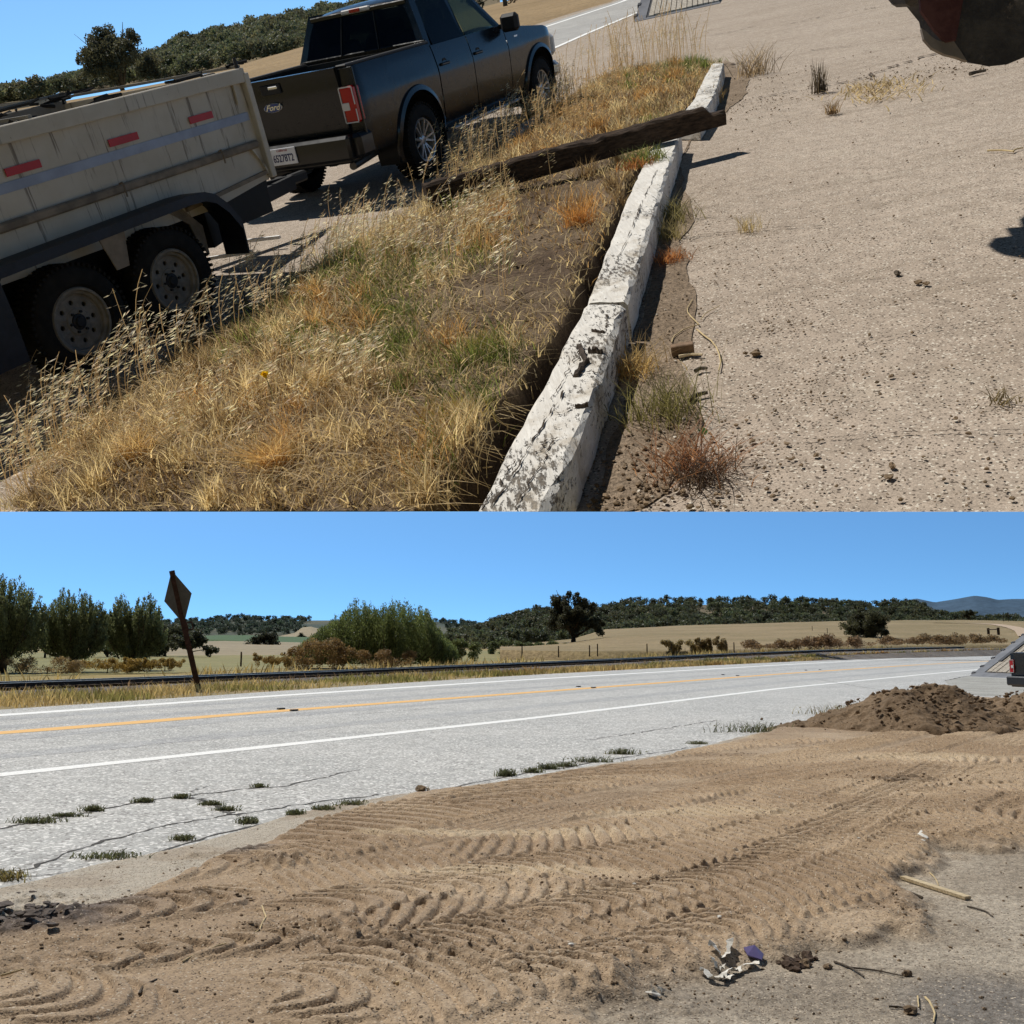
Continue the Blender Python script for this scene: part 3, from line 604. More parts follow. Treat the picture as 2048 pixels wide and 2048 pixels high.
def blades(root, h, w, lean, rng, droop=.5, seg=3):
    """curved grass blades: root (n,3), returns verts/faces (each blade 2*seg+1 verts)"""
    n = len(root); az = rng.random(n) * 6.283; d = np.stack([np.cos(az), np.sin(az), np.zeros(n)], 1); side = np.stack([-np.sin(az), np.cos(az), np.zeros(n)], 1)
    a2 = rng.random(n) * 6.283; side = np.stack([np.cos(a2), np.sin(a2), np.zeros(n)], 1)
    h = np.broadcast_to(h, (n,))[:, None]; w = np.broadcast_to(w, (n,))[:, None]; lean = (np.broadcast_to(lean, (n,)) * (.3 + rng.random(n)))[:, None]; V = []
    for k in range(seg):
        t = k / seg; c = root + np.array([0, 0, 1]) * h * (t - droop * .25 * t * t * lean) + d * h * lean * (t ** 1.6)
        V += [c - side * w * (1 - t * .7) / 2, c + side * w * (1 - t * .7) / 2]
    V.append(root + np.array([0, 0, 1]) * h * (1 - droop * .25 * lean) + d * h * lean)
    V = np.stack(V, 1); m = 2 * seg + 1; b0 = (np.arange(n) * m)[:, None]
    Q = np.concatenate([b0 + np.array([[2 * k, 2 * k + 1, 2 * k + 3, 2 * k + 2]]) for k in range(seg - 1)]); T = b0 + np.array([[2 * seg - 2, 2 * seg - 1, 2 * seg]])
    return V.reshape(-1, 3), [Q, T], m
def blademesh(name, root, h, w, lean, colr, rng, var=.3, droop=.5, M=None, cut=False, mat=None, parent=None, seg=3):
    V, fs, m = blades(root, h, w, lean, rng, droop, seg); f = [fs[0], fs[1]]
    c = np.asarray(colr, float); n = len(root); c = np.broadcast_to(c, (n, 3)) * (1 + var * (rng.random((n, 1)) - .5) * 2)
    return npmesh2(name, V, f, mat or m_blade, parent, M, np.repeat(c, m, 0), cut)
def npmesh2(name, V, groups, mat, parent, M, col, cut=False):
    if cut:
        keep = (V - CU) @ uu > 0.002; groups = [g[keep[g].all(1)] for g in groups]
    me = bpy.data.meshes.new(name); me.vertices.add(len(V)); me.vertices.foreach_set('co', np.asarray(V, np.float32).ravel())
    groups = [g for g in groups if len(g)]; nl = sum(g.size for g in groups); nf = sum(len(g) for g in groups); me.loops.add(nl); me.loops.foreach_set('vertex_index', np.concatenate([g.ravel() for g in groups]).astype(np.int32)); me.polygons.add(nf)
    tot = np.concatenate([np.full(len(g), g.shape[1], np.int32) for g in groups]); me.polygons.foreach_set('loop_start', np.concatenate([[0], np.cumsum(tot)[:-1]]).astype(np.int32)); me.polygons.foreach_set('loop_total', tot); me.update(calc_edges=True)
    a = me.color_attributes.new('Col', 'FLOAT_COLOR', 'POINT'); c = np.ones((len(V), 4), np.float32); c[:, :3] = np.clip(col, 0, 1); a.data.foreach_set('color', c.ravel()); me.materials.append(mat)
    return link(bpy.data.objects.new(name, me), parent, M)
def weed(name, S, rx, ry, h, colr, label, cat, nb=120, fn=L, z=0, group=None, cut=False, leafy=.5, z0=None):
    h = h * .72; rx, ry = rx * .85, ry * .85; c = fn(*S); r = rng.normal(size=(nb, 2)) * .42; root = np.stack([r[:, 0] * rx, r[:, 1] * ry, np.zeros(nb)], 1)
    V, fs, m = blades(root, h * (.4 + .8 * rng.random(nb)), .010 + h * .03, .9, rng, .6); cc = np.repeat(lcol(nb, colr, .35, rng, 1), m, 0)
    nq = int(nb * leafy); q = root[rng.integers(0, nb, nq)] + np.stack([rng.normal(size=nq) * rx * .1, rng.normal(size=nq) * ry * .1, h * rng.random(nq) * .8], 1)
    if nq:
        Vq, fq = quads(q, .02 + h * .12, rng); fs = [np.concatenate([fs[0], fq + len(V)]), fs[1]]; V = np.concatenate([V, Vq]); cc = np.concatenate([cc, lcol(nq, colr, .35, rng)])
    o = npmesh2(name, V, fs, m_leaf, None, TR(c[0], c[1], c[2] + z), cc); return meta(o, label, cat, group)
DG = (.12, .13, .075); OG = (.20, .17, .08)
for S, rx, ry, h, lb in (((75, 1645), .28, .10, .09, "longest dark green strip of weeds in the road crack at the left"), ((135, 1633), .25, .06, .06, "thin middle part of the weeds along the left road crack"), ((186, 1622), .14, .06, .10, "upright tuft at the right end of the left crack weeds"),
                         ((288, 1605), .15, .05, .08, "small weed in the crack left of the crack fork"), ((363, 1597), .10, .05, .08, "small tuft exactly at the crack fork"), ((420, 1610), .18, .06, .07, "green weeds on the crack running down from the fork"), ((455, 1621), .15, .06, .07, "lower weeds at the end of the forked crack"),
                         ((518, 1575), .10, .05, .07, "tiny lone weed on the upper crack of the shoulder"), ((495, 1646), .13, .10, .09, "round dark weed on the gravel edge below the forked crack"), ((590, 1630), .10, .08, .08, "small weed where the gravel turns to dirt"), ((648, 1620), .18, .08, .08, "weed pair on the asphalt edge with a pale stone"),
                         ((705, 1610), .2, .08, .08, "low dark weeds on the edge of the asphalt, left of the clod"), ((365, 1680), .12, .08, .07, "lone weed in the pinkish gravel strip"), ((220, 1716), .35, .12, .08, "sprawling weed patch on the gravel at the left"), ((5, 1758), .22, .16, .10, "brownish weed cut by the left edge of the picture"),
                         ((1013, 1552), .2, .1, .14, "dark weed at the asphalt edge near the middle"), ((1065, 1545), .15, .08, .1, "little weed right of the middle asphalt-edge weed"), ((1097, 1538), .2, .1, .12, "weed beside the middle of the asphalt edge, in a row of four"), ((1130, 1533), .2, .1, .1, "flat weed in the row on the asphalt edge"), ((1180, 1524), .4, .12, .13, "wide weed at the end of the row on the asphalt edge"),
                         ((1245, 1508), .35, .12, .14, "dark weed on the asphalt edge left of the green tall one"), ((1500, 1464), .9, .25, .30, "tall green weeds at the asphalt edge below the dirt pile"), ((1395, 1488), .2, .1, .08, "small flat weed left of the tall green weeds")):
    weed("weed_clump", S, rx, ry, h, DG if 'brown' not in lb else OG, lb, "weeds", 160)
weed("dry_weeds", (1700, 1428), 1.2, .4, .35, OG, "dry brown weeds on the left flank of the dirt pile", "weeds", 220)
for x, y in ((1820, 1400), (1930, 1410), (1760, 1432)): pass
# ---------------- railway on its low bank
rail_near = [(-900, 1402, 36), (-300, 1377, 36), (0, 1366, 38), (280, 1357, 43), (700, 1341, 55), (1250, 1318, 80), (1450, 1308, 100), (1650, 1300, 125), (1935, 1293, 170), (2300, 1290, 240)]
RN = resample([tuple(Ld(x, y, d)) for x, y, d in rail_near], 140)
def offset3(p, o, dz=0):
    d = np.gradient(p[:, :2], axis=0); d /= np.linalg.norm(d, axis=1)[:, None]; q = p.copy(); q[:, :2] += np.stack([-d[:, 1], d[:, 0]], 1) * o; q[:, 2] += dz; return q
m_ballast = groundmat("ballast_stone", (.15, .13, .115), (.22, .195, .17), big=.3, mid=3, fine=14, speck=.5, bump=1, bd=.05)
bank = [offset3(RN, o, dz) for o, dz in ((-5.5, -1.0), (-2.6, -.50), (-.9, -.25), (2.6, -.25), (4.0, -.55), (6.5, -1.3))]
for b in bank[:1] + bank[-1:]: b[:, 2] = np.minimum(b[:, 2], -.13)
meta(MB().grid(np.stack(bank, 0)).build("rail_bank", m_ballast, smooth=False), **STR)
m_rust = simple("rail_rust", (.03, .022, .018), .8, .2, var=.3); m_steel = simple("rail_top", (.62, .60, .57), .28, .6, metal=.6, var=.1)
for j, o_ in enumerate((0, 1.435)):
    lab = ("nearer", "farther")[j]; p = offset3(RN, o_)
    o = MB(); a = offset3(p, -.05, -.27); b = offset3(p, -.03, -.02); c_ = offset3(p, .03, -.02); d = offset3(p, .05, -.27)
    o.grid(np.stack([a, b, c_, d], 0)); r = o.build("rail", m_rust); meta(r, lab + " rusty steel rail with a shiny top running beside the road", "rail", "rails of the railway")
    MB().grid(np.stack([offset3(p, -.035, -.0195), offset3(p, -.035, 0), offset3(p, .035, 0), offset3(p, .035, -.0195)], 0)).build("rail_head", m_steel, r)
m_tie = simple("tie_wood", (.075, .058, .045), .9, .1, var=.3)
acc = np.concatenate([[0], np.cumsum(np.linalg.norm(np.diff(RN, axis=0), axis=1))]); tie0 = None; nt = 0
for s in np.arange(acc[0] + 5, acc[-1], .62):
    c = np.array([np.interp(s, acc, RN[:, k]) for k in range(3)]); c2 = np.array([np.interp(s + .5, acc, RN[:, k]) for k in range(3)])
    if projL(c[None])[0][0] < -60 or nt > 150: continue
    t = c2 - c; a = math.atan2(t[1], t[0]); n_ = np.array([-math.sin(a), math.cos(a), 0]); q = c + n_ * .72
    M = TR(q[0], q[1], q[2] - .225, a)
    if tie0 is None:
        tie0 = MB().box((0, 0, 0), (.23, 2.5, .16), bev=.015).build("rail_tie", m_tie, None, M); o = tie0
    else: o = dup(tie0, None, M)
    meta(o, "dark weathered wooden tie under the two rails", "railway tie", "ties under the rails"); nt += 1
# ---------------- verge
m_verge = groundmat("verge_soil", (.33, .245, .13), (.26, .21, .11), big=.2, mid=2, fine=18, speck=.35, bump=.8, bd=.03)
a2 = resample([(x, y, -.012) for x, y in FE], 260); bd_ = resample(bank[1], 1500); near_ = lambda A: bd_[np.argmin(((A[:, None, :2] - bd_[None, :, :2]) ** 2).sum(-1), 1)]
b2 = near_(a2) + np.array([0, 0, .02]); mid_ = a2 * .35 + b2 * .65; mid_[:, 2] = -.015
meta(MB().grid(np.stack([a2, mid_, b2], 0)).build("verge_ground", m_verge, smooth=True), **STR)
def strip_points(lineA, lineB, n, rng, ta=None):
    t = rng.random(n) if ta is None else ta; s = rng.random(n); A = np.stack([np.interp(t, np.linspace(0, 1, len(lineA)), lineA[:, k]) for k in range(3)], 1); B = np.stack([np.interp(t, np.linspace(0, 1, len(lineB)), lineB[:, k]) for k in range(3)], 1)
    return A * (1 - s[:, None]) + B * s[:, None]
FE3 = a2; jj = (rng.random(70000) ** 1.35 * 259); A_ = np.stack([np.interp(jj, np.arange(260), a2[:, k]) for k in range(3)], 1); B_ = np.stack([np.interp(jj, np.arange(260), b2[:, k]) for k in range(3)], 1); s_ = rng.random((70000, 1)) ** .9
P = A_ * (1 - s_) + B_ * s_; P[:, 2] = np.where(s_[:, 0] < .65, -.015, -.015 + (B_[:, 2] + .015) * (s_[:, 0] - .65) / .35); q = projL(P); k = (q[:, 0] > -80) & (q[:, 0] < 2130); P = P[k]
clump = fbm(P[:, 0] * .35, P[:, 1] * .35, 3, 300); k = rng.random(len(P)) < sst(.25, .6, clump) + .25; P = P[k]; clump = clump[k]
dist = np.hypot(P[:, 0], P[:, 1]); edge = np.zeros(len(P))
base = np.array([(.40, .31, .16)]) * np.ones((len(P), 1)); green = sst(.5, .62, fbm(P[:, 0] * .12, P[:, 1] * .3, 3, 305)); base = base * (1 - .8 * green[:, None]) + np.array([(.16, .17, .06)]) * .8 * green[:, None]
red = sst(.58, .7, fbm(P[:, 0] * .2 + 30, P[:, 1] * .2, 3, 306)); base = base * (1 - .6 * red[:, None]) + np.array([(.24, .12, .06)]) * .6 * red[:, None]
o = blademesh("dry_grass", P, (.14 + .52 * rng.random(len(P)) * clump), np.clip(dist * .0011, .02, .16), .55, base, rng, .4); meta(o, kind='stuff', label="dry yellow grass on the verge between road and rails")
P = strip_points(bank[3], bank[5] + np.array([0, 0, .3]), 9000, rng, rng.random(9000) ** 1.3); P = P[fbm(P[:, 0] * .3, P[:, 1] * .3, 3, 310) > .45]
o = blademesh("dry_grass", P, .5 + .4 * rng.random(len(P)), .10, .5, (.36, .28, .13), rng, .4); meta(o, kind='stuff', label="dry grass beyond the rails")
P = strip_points(bank[0], bank[2], 9000, rng, rng.random(9000) ** 1.3); q = projL(P); P = P[(q[:, 0] > -60) & (q[:, 0] < 1000) | (fbm(P[:, 0] * .3, P[:, 1] * .3, 3, 320) > .55)]
o = blademesh("bank_weeds", P, .12 + .25 * rng.random(len(P)), .03, .8, (.30, .20, .13), rng, .5); meta(o, kind='stuff', label="brown weeds on the gravel bank")
# ---------------- terrain strips
def terrain(name, base, ridge, mat, nu=120, nv=24, amp=.4, ray=Ld, sc=.05, kind='structure', power=1., seed=400, zlow=None):
    """base and ridge: (x, y, distance) along the photograph; everything between is interpolated ground"""
    xs = np.linspace(ridge[0][0], ridge[-1][0], nu); G = np.zeros((nv, nu, 3))
    for j, x in enumerate(xs):
        yb = np.interp(x, [p[0] for p in base], [p[1] for p in base]); db = np.interp(x, [p[0] for p in base], [p[2] for p in base])
        yr = np.interp(x, [p[0] for p in ridge], [p[1] for p in ridge]); dr = np.interp(x, [p[0] for p in ridge], [p[2] for p in ridge])
        A, B = ray(x, yb, db), ray(x, yr, dr)
        for i_ in range(nv - 1):
            t = (i_ - 1) / (nv - 3)
            if i_ == 0: G[0, j] = A * .985; G[0, j, 2] = min(A[2], -.15) - .2; continue
            t = max(t, 0); G[i_, j] = A * (1 - t) + B * t; G[i_, j, 2] = A[2] + (B[2] - A[2]) * t ** power
        G[nv - 1, j] = B * 1.12; G[nv - 1, j, 2] = B[2] - abs(B[2]) * .3 - 4
    e = np.ones((nv, 1)); e[0] = 0; e[1] = 0; e[2] = .5; G[..., 2] += (fbm(G[..., 0] * sc, G[..., 1] * sc, 4, seed) - .5) * amp * e
    o = MB().grid(G).build(name, mat, smooth=True, fixn=True); meta(o, kind=kind); return G
m_hillf = groundmat("dry_hill_grass", (.32, .24, .135), (.25, .195, .10), big=.025, mid=.25, fine=2.5, speck=.25, bump=.8, bd=.15)
FIELD = terrain("hill_field", [(1000, 1300, 120), (1200, 1304, 115), (1450, 1302, 120), (1700, 1296, 140), (2100, 1290, 190), (2400, 1290, 240)],
                [(1000, 1291, 300), (1060, 1287, 300), (1147, 1277, 330), (1210, 1259, 420), (1336, 1252, 450), (1675, 1242, 470), (1940, 1240, 500), (2100, 1243, 500), (2400, 1245, 500)], m_hillf, 140, 40, .5)
gp = np.concatenate([FIELD[:-1].reshape(-1, 3)]); pp = projL(gp)
def on_field(x, y):
    i_ = np.argmin((pp[:, 0] - x) ** 2 + ((pp[:, 1] - y) * 3) ** 2); return gp[i_]
m_dk = groundmat("wooded_hill_ground", (.15, .12, .075), (.20, .16, .10), big=.01, mid=.1, fine=1, speck=.3)
HILLR = terrain("wooded_hill", [(900, 1300, 480), (1000, 1302, 420), (1210, 1290, 480), (2100, 1270, 560), (2250, 1270, 560)],
                [(900, 1276, 800), (967, 1262, 800), (1014, 1243, 800), (1057, 1234, 800), (1093, 1228, 800), (1210, 1223, 800), (1271, 1211, 800), (1429, 1209, 820), (1545, 1210, 820), (1661, 1213, 820), (1731, 1219, 820), (1810, 1215, 820), (1870, 1228, 850), (1912, 1238, 850), (1963, 1243, 850), (2050, 1248, 900), (2250, 1252, 900)], m_dk, 120, 20, 3, sc=.01)
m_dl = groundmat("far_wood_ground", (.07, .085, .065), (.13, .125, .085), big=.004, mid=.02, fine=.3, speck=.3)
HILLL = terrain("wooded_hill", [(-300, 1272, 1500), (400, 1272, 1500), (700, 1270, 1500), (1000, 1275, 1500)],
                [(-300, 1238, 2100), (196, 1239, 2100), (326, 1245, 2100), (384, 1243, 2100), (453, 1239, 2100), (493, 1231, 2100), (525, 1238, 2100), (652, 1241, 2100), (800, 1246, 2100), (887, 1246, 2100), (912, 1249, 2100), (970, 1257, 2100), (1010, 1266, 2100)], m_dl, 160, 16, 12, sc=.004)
m_mtn = groundmat("haze_blue_mountain", (.045, .085, .135), (.06, .10, .15), big=.0006, mid=.004, fine=.03, speck=.18)  # distance haze is painted in as the blue of this material
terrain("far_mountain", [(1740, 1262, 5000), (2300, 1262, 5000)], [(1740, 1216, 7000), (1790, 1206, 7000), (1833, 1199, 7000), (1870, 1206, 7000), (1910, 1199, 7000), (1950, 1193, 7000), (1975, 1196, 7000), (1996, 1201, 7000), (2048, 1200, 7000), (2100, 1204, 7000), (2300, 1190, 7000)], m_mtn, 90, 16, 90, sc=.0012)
# vineyard valley on the left
m_vine = Mt("vineyard_rows", .9, .2); w = m_vine.n('ShaderNodeTexWave'); m_vine.set(w.inputs[0], m_vine.coord()); w.inputs['Scale'].default_value = .12; w.inputs['Distortion'].default_value = 1
m_vine.col(m_vine.mix(m_vine.ramp(w.outputs[1], .3, .7), (.05, .10, .03), (.10, .14, .05))); m_vine = m_vine.m
m_tan = groundmat("tan_slope", (.34, .275, .18), (.28, .23, .14), big=.006, mid=.05, fine=.6, speck=.2)
terrain("valley_field", [(280, 1312, 170), (640, 1312, 170), (760, 1312, 170)], [(280, 1285, 600), (440, 1282, 600), (640, 1286, 600), (760, 1290, 600)], m_tan, 60, 12, .6, seed=420)
terrain("vineyard", [(372, 1278, 640), (470, 1283, 630), (600, 1292, 560), (700, 1300, 500)], [(372, 1274, 900), (440, 1270, 900), (520, 1271, 900), (600, 1274, 900), (700, 1277, 900)], m_vine, 50, 8, .6, seed=430)
terrain("tan_knoll", [(540, 1277, 1100), (700, 1277, 1100)], [(540, 1276, 1300), (560, 1272, 1300), (590, 1266, 1300), (604, 1255, 1300), (622, 1253, 1300), (640, 1258, 1300), (700, 1268, 1300)], m_tan, 40, 8, 1, seed=440)
m_gfield = groundmat("green_gold_field", (.28, .24, .11), (.23, .215, .09), big=.03, mid=.3, fine=4, speck=.2)
v = [Ld(x, y, d) for x, y, d in ((-400, 1336, 62), (300, 1334, 64), (620, 1324, 80), (1000, 1312, 110), (1000, 1300, 300), (700, 1300, 300), (300, 1302, 250), (-400, 1302, 250))]
v = [(p[0], p[1], -.10) for p in v]; meta(npmesh("pasture", v, [tuple(range(8))], m_gfield), **STR)
# dirt track on the far field
tr = [tuple(on_field(x, y) + np.array([0, 0, .25])) for x, y in ((1870, 1246), (1930, 1247), (1985, 1249), (2030, 1256), (2048, 1264), (2060, 1275))]
p = resample(tr, 30); meta(MB().grid(np.stack([offset3(p, -2), offset3(p, 2)], 0)).build("field_track", simple("track_dust", (.48, .36, .25), .95)), **STR)
# ---------------- trees
m_bark = Mt("bark", .9, .1); b_ = m_bark.noise(9, 4, .7, m_bark.mapped((1, 1, .25))); m_bark.col(m_bark.mix(m_bark.ramp(b_, .3, .7), (.04, .032, .025), (.12, .095, .07))); m_bark.bump(b_, .8, .03); m_bark = m_bark.m
def crownpts(blobs, n, rng, shell=.35):
    w = np.array([b[3] * b[4] * b[5] for b in blobs]) ** .72; k = rng.choice(len(blobs), n, p=w / w.sum()); B = np.array(blobs)[k]
    d = rng.normal(size=(n, 3)); d /= np.linalg.norm(d, axis=1)[:, None]; r = rng.random(n) ** shell
    return B[:, :3] + d * r[:, None] * B[:, 3:6], d, r
def tree(name, base, blobs, n, leaf, colr, label, cat, trunk_r=.2, group=None, limbs=6, place=None, fork=.35, sway=0., nclump=0, asp=.5, cvar=.4, seed=1, cr=None, limb=True):
    """blobs: list of (x, y, z, rx, ry, rz) about the base; leaves gather in clumps with gaps"""
    rg = np.random.default_rng(seed); r = empty(name, TR(*base)); meta(r, label, cat, group)
    if nclump:
        C_, d, rr = crownpts(blobs, nclump, rg, .45); cs = (cr or np.mean([b[3] for b in blobs]) * .52) * (.55 + .9 * rg.random(nclump)); k = rg.integers(0, nclump, n); q = rg.normal(size=(n, 3)) * np.array([1, 1, .75]); q /= np.linalg.norm(q, axis=1)[:, None]; q *= (rg.random(n) ** .4)[:, None]
        P = C_[k] + q * cs[k][:, None]; tone = (.75 + .5 * rg.random(nclump))[k]
    else: P, d, rr = crownpts(blobs, n, rg); tone = np.ones(n)
    V, f = quads(P, leaf, rg, asp); c = np.asarray(colr) * tone[:, None] * (1 + cvar * (rg.random((n, 1)) - .5) * 2)
    npmesh2("crown", V, [f], m_leaf, r, None, np.repeat(c, 4, 0))
    t = MB(); top = np.array([b[:3] for b in blobs]).mean(0); hz = max(top[2] * fork, .2)
    t.tube([(0, 0, -.3), (sway * .3, 0, hz * .5), (sway * .6, 0, hz)], [trunk_r * 1.25, trunk_r, trunk_r * .8], 8)
    for b in (sorted(blobs, key=lambda b: -b[3])[:limbs] if limb else []):
        e = np.array(b[:3]); s0 = np.array([sway * .6, 0, hz * .95]); mid = (s0 + e) / 2 + rg.normal(size=3) * .15 * b[3]; t.tube([s0, mid, e, e + (e - s0) * .3], [trunk_r * .6, trunk_r * .4, trunk_r * .2, trunk_r * .08], 6)
        for _ in range(3):
            e2 = e + rg.normal(size=3) * np.array(b[3:6]) * .6; t.tube([mid, (mid + e2) / 2 + rg.normal(size=3) * .1, e2], [trunk_r * .25, trunk_r * .15, trunk_r * .05], 5)
    t.build("trunk", m_bark, r, smooth=True); return r
def randblobs(rg, n, rx, ry, z0, z1, r0, r1, top=1.):
    B = []
    for _ in range(n):
        a = rg.random() * 6.28; q = rg.random() ** .5; z = z0 + (z1 - z0) * rg.random(); k = math.sqrt(max(.05, 1 - ((z - z0) / (z1 - z0)) ** 2 * top)); r = r0 + (r1 - r0) * rg.random()
        B.append((q * rx * k * math.cos(a), q * ry * k * math.sin(a), z, r, r, r * .8))
    return B
# three upright trees at the left (shoots pointing up)
LG = (.155, .185, .105)
def shoots(name, base, w, dep, h, env, nsh, n, leaf, colr, label, cat, seed, trunk_r=.12, z0=.2, spread=.25, group=None, fat=.05, trunks=3, asp=.38):
    """crown of upright leafy shoots fanning out of a low fork; env: outline height over x (-.5 .. .5)"""
    rg = np.random.default_rng(seed); r = empty(name, TR(*base)); meta(r, label, cat, group); ex0, ez0 = zip(*env); V, C_ = [], []; per = n // nsh; tubes = MB()
    for k in range(nsh):
        x = rg.uniform(-.5, .5); y = rg.uniform(-.5, .5) * math.sqrt(max(.02, 1 - (2 * x) ** 2)); top = np.interp(x, ex0, ez0) * (1 - .35 * (2 * abs(y)) ** 2) * (.72 + .28 * rg.random() ** .6); tip = np.array([x * w, y * dep, top * h]); b = np.array([x * w * spread + rg.normal() * w * .03, y * dep * spread, z0 * h * (.4 + .8 * rg.random())]); b[2] = min(b[2], tip[2] * .7)
        mid = b * .5 + tip * .5 + np.array([x * w * .18, y * dep * .18, -h * .03]); t = rg.random(per) ** .8; P = (1 - t)[:, None] ** 2 * b + (2 * t * (1 - t))[:, None] * mid + (t ** 2)[:, None] * tip
        rad_ = fat * w * (1.15 - .70 * t ** 1.5)[:, None]; P = P + rg.normal(size=(per, 3)) * rad_ * .55; P[:, 2] = np.maximum(P[:, 2], .05); v, f = quads(P, leaf, rg, asp, 0); dirz = rg.random(per) < .7
        a = rg.normal(size=(per, 3)) * .45; a[:, 2] += 1; a /= np.linalg.norm(a, axis=1)[:, None]; bb = np.cross(a, rg.normal(size=(per, 3))); bb /= np.linalg.norm(bb, axis=1)[:, None] + 1e-9; s_ = (leaf * (.6 + .8 * rg.random(per)))[:, None]; a = a * s_ / 2; bb = bb * s_ / 2 * asp
        v = np.stack([P - a, P + bb, P + a, P - bb], 1).reshape(-1, 3); V.append(v); C_.append(np.repeat(np.asarray(colr) * (.75 + .5 * rg.random()) * (1 + .35 * (rg.random((per, 1)) - .5) * 2), 4, 0))
        if k % 4 == 0: tubes.tube([b, mid, tip * .9 + mid * .1], [trunk_r * .35, trunk_r * .2, trunk_r * .05], 5)
    V = np.concatenate(V); npmesh2("crown", V, [np.arange(len(V)).reshape(-1, 4)], m_leaf, r, None, np.concatenate(C_))
    for k in range(trunks): a = rg.normal() * w * .04 * k; tubes.tube([(a * .3, 0, -.3), (a * .6, 0, h * z0 * .5), (a, 0, h * z0 * 1.3)], [trunk_r * 1.3, trunk_r, trunk_r * .7], 8)
    tubes.build("trunk", m_bark, r, smooth=True); return r
def upright(S, w, h, d, seed, label, tops):
    c = Ld(*S, d); env = [(-.5, .35)] + [(x, z) for x, z in tops] + [(.5, .35)]
    return shoots("leafy_tree", tuple(c), w, w * .8, h, env, 190, 34000, .16, LG, label, "tree", seed, .15, .22, .28, "upright trees beyond the rails", .048)
pxm = lambda d: d / F
upright((143, 1336), 4.3, 5.5, 71, 11, "bushy upright tree with a dark trunk, middle of the three beyond the rails", ((-.38, .72), (-.25, .98), (-.17, 1.0), (-.06, .82), (.06, .95), (.16, .92), (.28, .72), (.36, .80), (.44, .70)))
upright((5, 1336), 5.0, 6.1, 70, 12, "dark upright tree cut by the left edge, beyond the rails", ((-.4, .85), (-.2, 1.0), (0, .95), (.12, .98), (.2, .82), (.3, .86), (.4, .70), (.45, .62)))
upright((266, 1332), 4.3, 5.2, 73, 13, "upright tree with two tops and a gap between, nearest the leaning sign", ((-.44, .65), (-.33, .93), (-.22, .97), (-.1, .90), (-.03, .66), (.05, .90), (.16, 1.0), (.28, .92), (.38, .72), (.46, .5)))
def grove(name, S, w, dep, h, d, n, seed, colr, label, cat, leaf=.35, nb=14, z=None, ray=Ld, group=None, shade=None, r=None):
    c = ray(*S, d); rg = np.random.default_rng(seed); B = randblobs(rg, nb, w / 2, dep / 2, h * .12, h * .78, h * .18, h * .30, .75)
    return tree(name, tuple(c), B, n, leaf, colr, label, cat, .14, group, 4, seed=seed, nclump=nb * 5, asp=.6, fork=.3, cr=h * .16)
grove("shrub_grove", (380, 1312), 8, 6, 3.6, 150, 8000, 21, (.075, .085, .06), "dark rounded thicket behind the leaning sign post", "thicket")
grove("shrub_grove", (330, 1313), 9, 6, 5.0, 160, 8000, 22, (.075, .085, .06), "dark thicket between the twin topped tree and the sign", "thicket")
grove("shrub_grove", (90, 1312), 9, 6, 4.5, 150, 8000, 23, (.085, .105, .065), "dark thicket filling the gap between the first two upright trees", "thicket")
grove("shrub_grove", (215, 1312), 8, 6, 5.2, 155, 8000, 24, (.085, .105, .065), "thicket filling the gap left of the twin topped tree", "thicket")
grove("shrub_grove", (-30, 1312), 9, 6, 5.0, 150, 5000, 25, (.085, .105, .065), "thicket behind the leftmost upright tree", "thicket")
grove("oak_tree", (528, 1301), 11, 8, 9, 420, 4000, 26, (.045, .05, .035), "small round oak alone in the distant tan valley", "tree", .7, 12)
grove("shrub_grove", (603, 1277), 9, 5, 6, 900, 1500, 27, (.075, .085, .06), "tiny dark bush on the tan knoll far away", "bush", .9, 6)
# big willow-like bush
def bigbush(S, w, h, d, n, seed, colr, label, tops, leaf=.17, nm="willow_bush"):
    c = Ld(*S, d); rg = np.random.default_rng(seed); B = []
    for tx, tz, r in tops: B.append((tx * w, rg.normal() * w * .08, tz * h, r * w, r * w, r * w * .9))
    for k in range(40):
        b = B[rg.integers(0, len(tops))]; a = rg.normal(size=3); a /= np.linalg.norm(a); a[2] = abs(a[2]) * .8 - .1; B.append((b[0] + a[0] * b[3] * .85, b[1] + a[1] * b[3] * .8, max(h * .1, b[2] + a[2] * b[5] * .85), w * .05, w * .05, w * .045))
    B = [(b[0], b[1], b[2], b[3], b[4], min(b[5], h * .42)) for b in B]
    for k in range(14): B.append(((rg.random() - .5) * w * .9, (rg.random() - .5) * w * .3, h * .2 * rg.random(), w * .07, w * .09, h * (.15 + .3 * rg.random())))
    return tree(nm, tuple(c), B, n, leaf, colr, label, "bush", .11 if h > 4 else .025, None, 8 if h > 4 else 4, seed=seed, asp=.5, nclump=420 if h > 4 else 0, cr=w * .034, limb=h > 4)
c = Ld(752, 1328, 76)
shoots("willow_bush", tuple(c), 11.4, 7, 5.1, [(-.5, .18), (-.44, .36), (-.36, .52), (-.28, .66), (-.2, .84), (-.14, 1.0), (-.07, .92), (0, .82), (.06, .92), (.12, .98), (.2, .97), (.27, .90), (.33, .80), (.38, .62), (.43, .42), (.5, .22)], 420, 100000, .16, (.15, .19, .08), "large green willow bush with two tops beyond the rails", "bush", 31, .10, .05, .85, None, .032, 1)
bigbush((918, 1314), 5.2, 1.9, 95, 8000, 32, (.14, .17, .075), "low green brush trailing off the right side of the willow", ((-.3, .6, .15), (0, .55, .16), (.3, .42, .14)), .18, "low_brush")
bigbush((640, 1329), 5.2, 1.9, 72, 9000, 33, (.26, .185, .10), "rusty orange brush at the foot of the willow's left side", ((-.32, .4, .12), (-.1, .6, .16), (.15, .6, .17), (.36, .4, .12)), .12, "dry_brush")
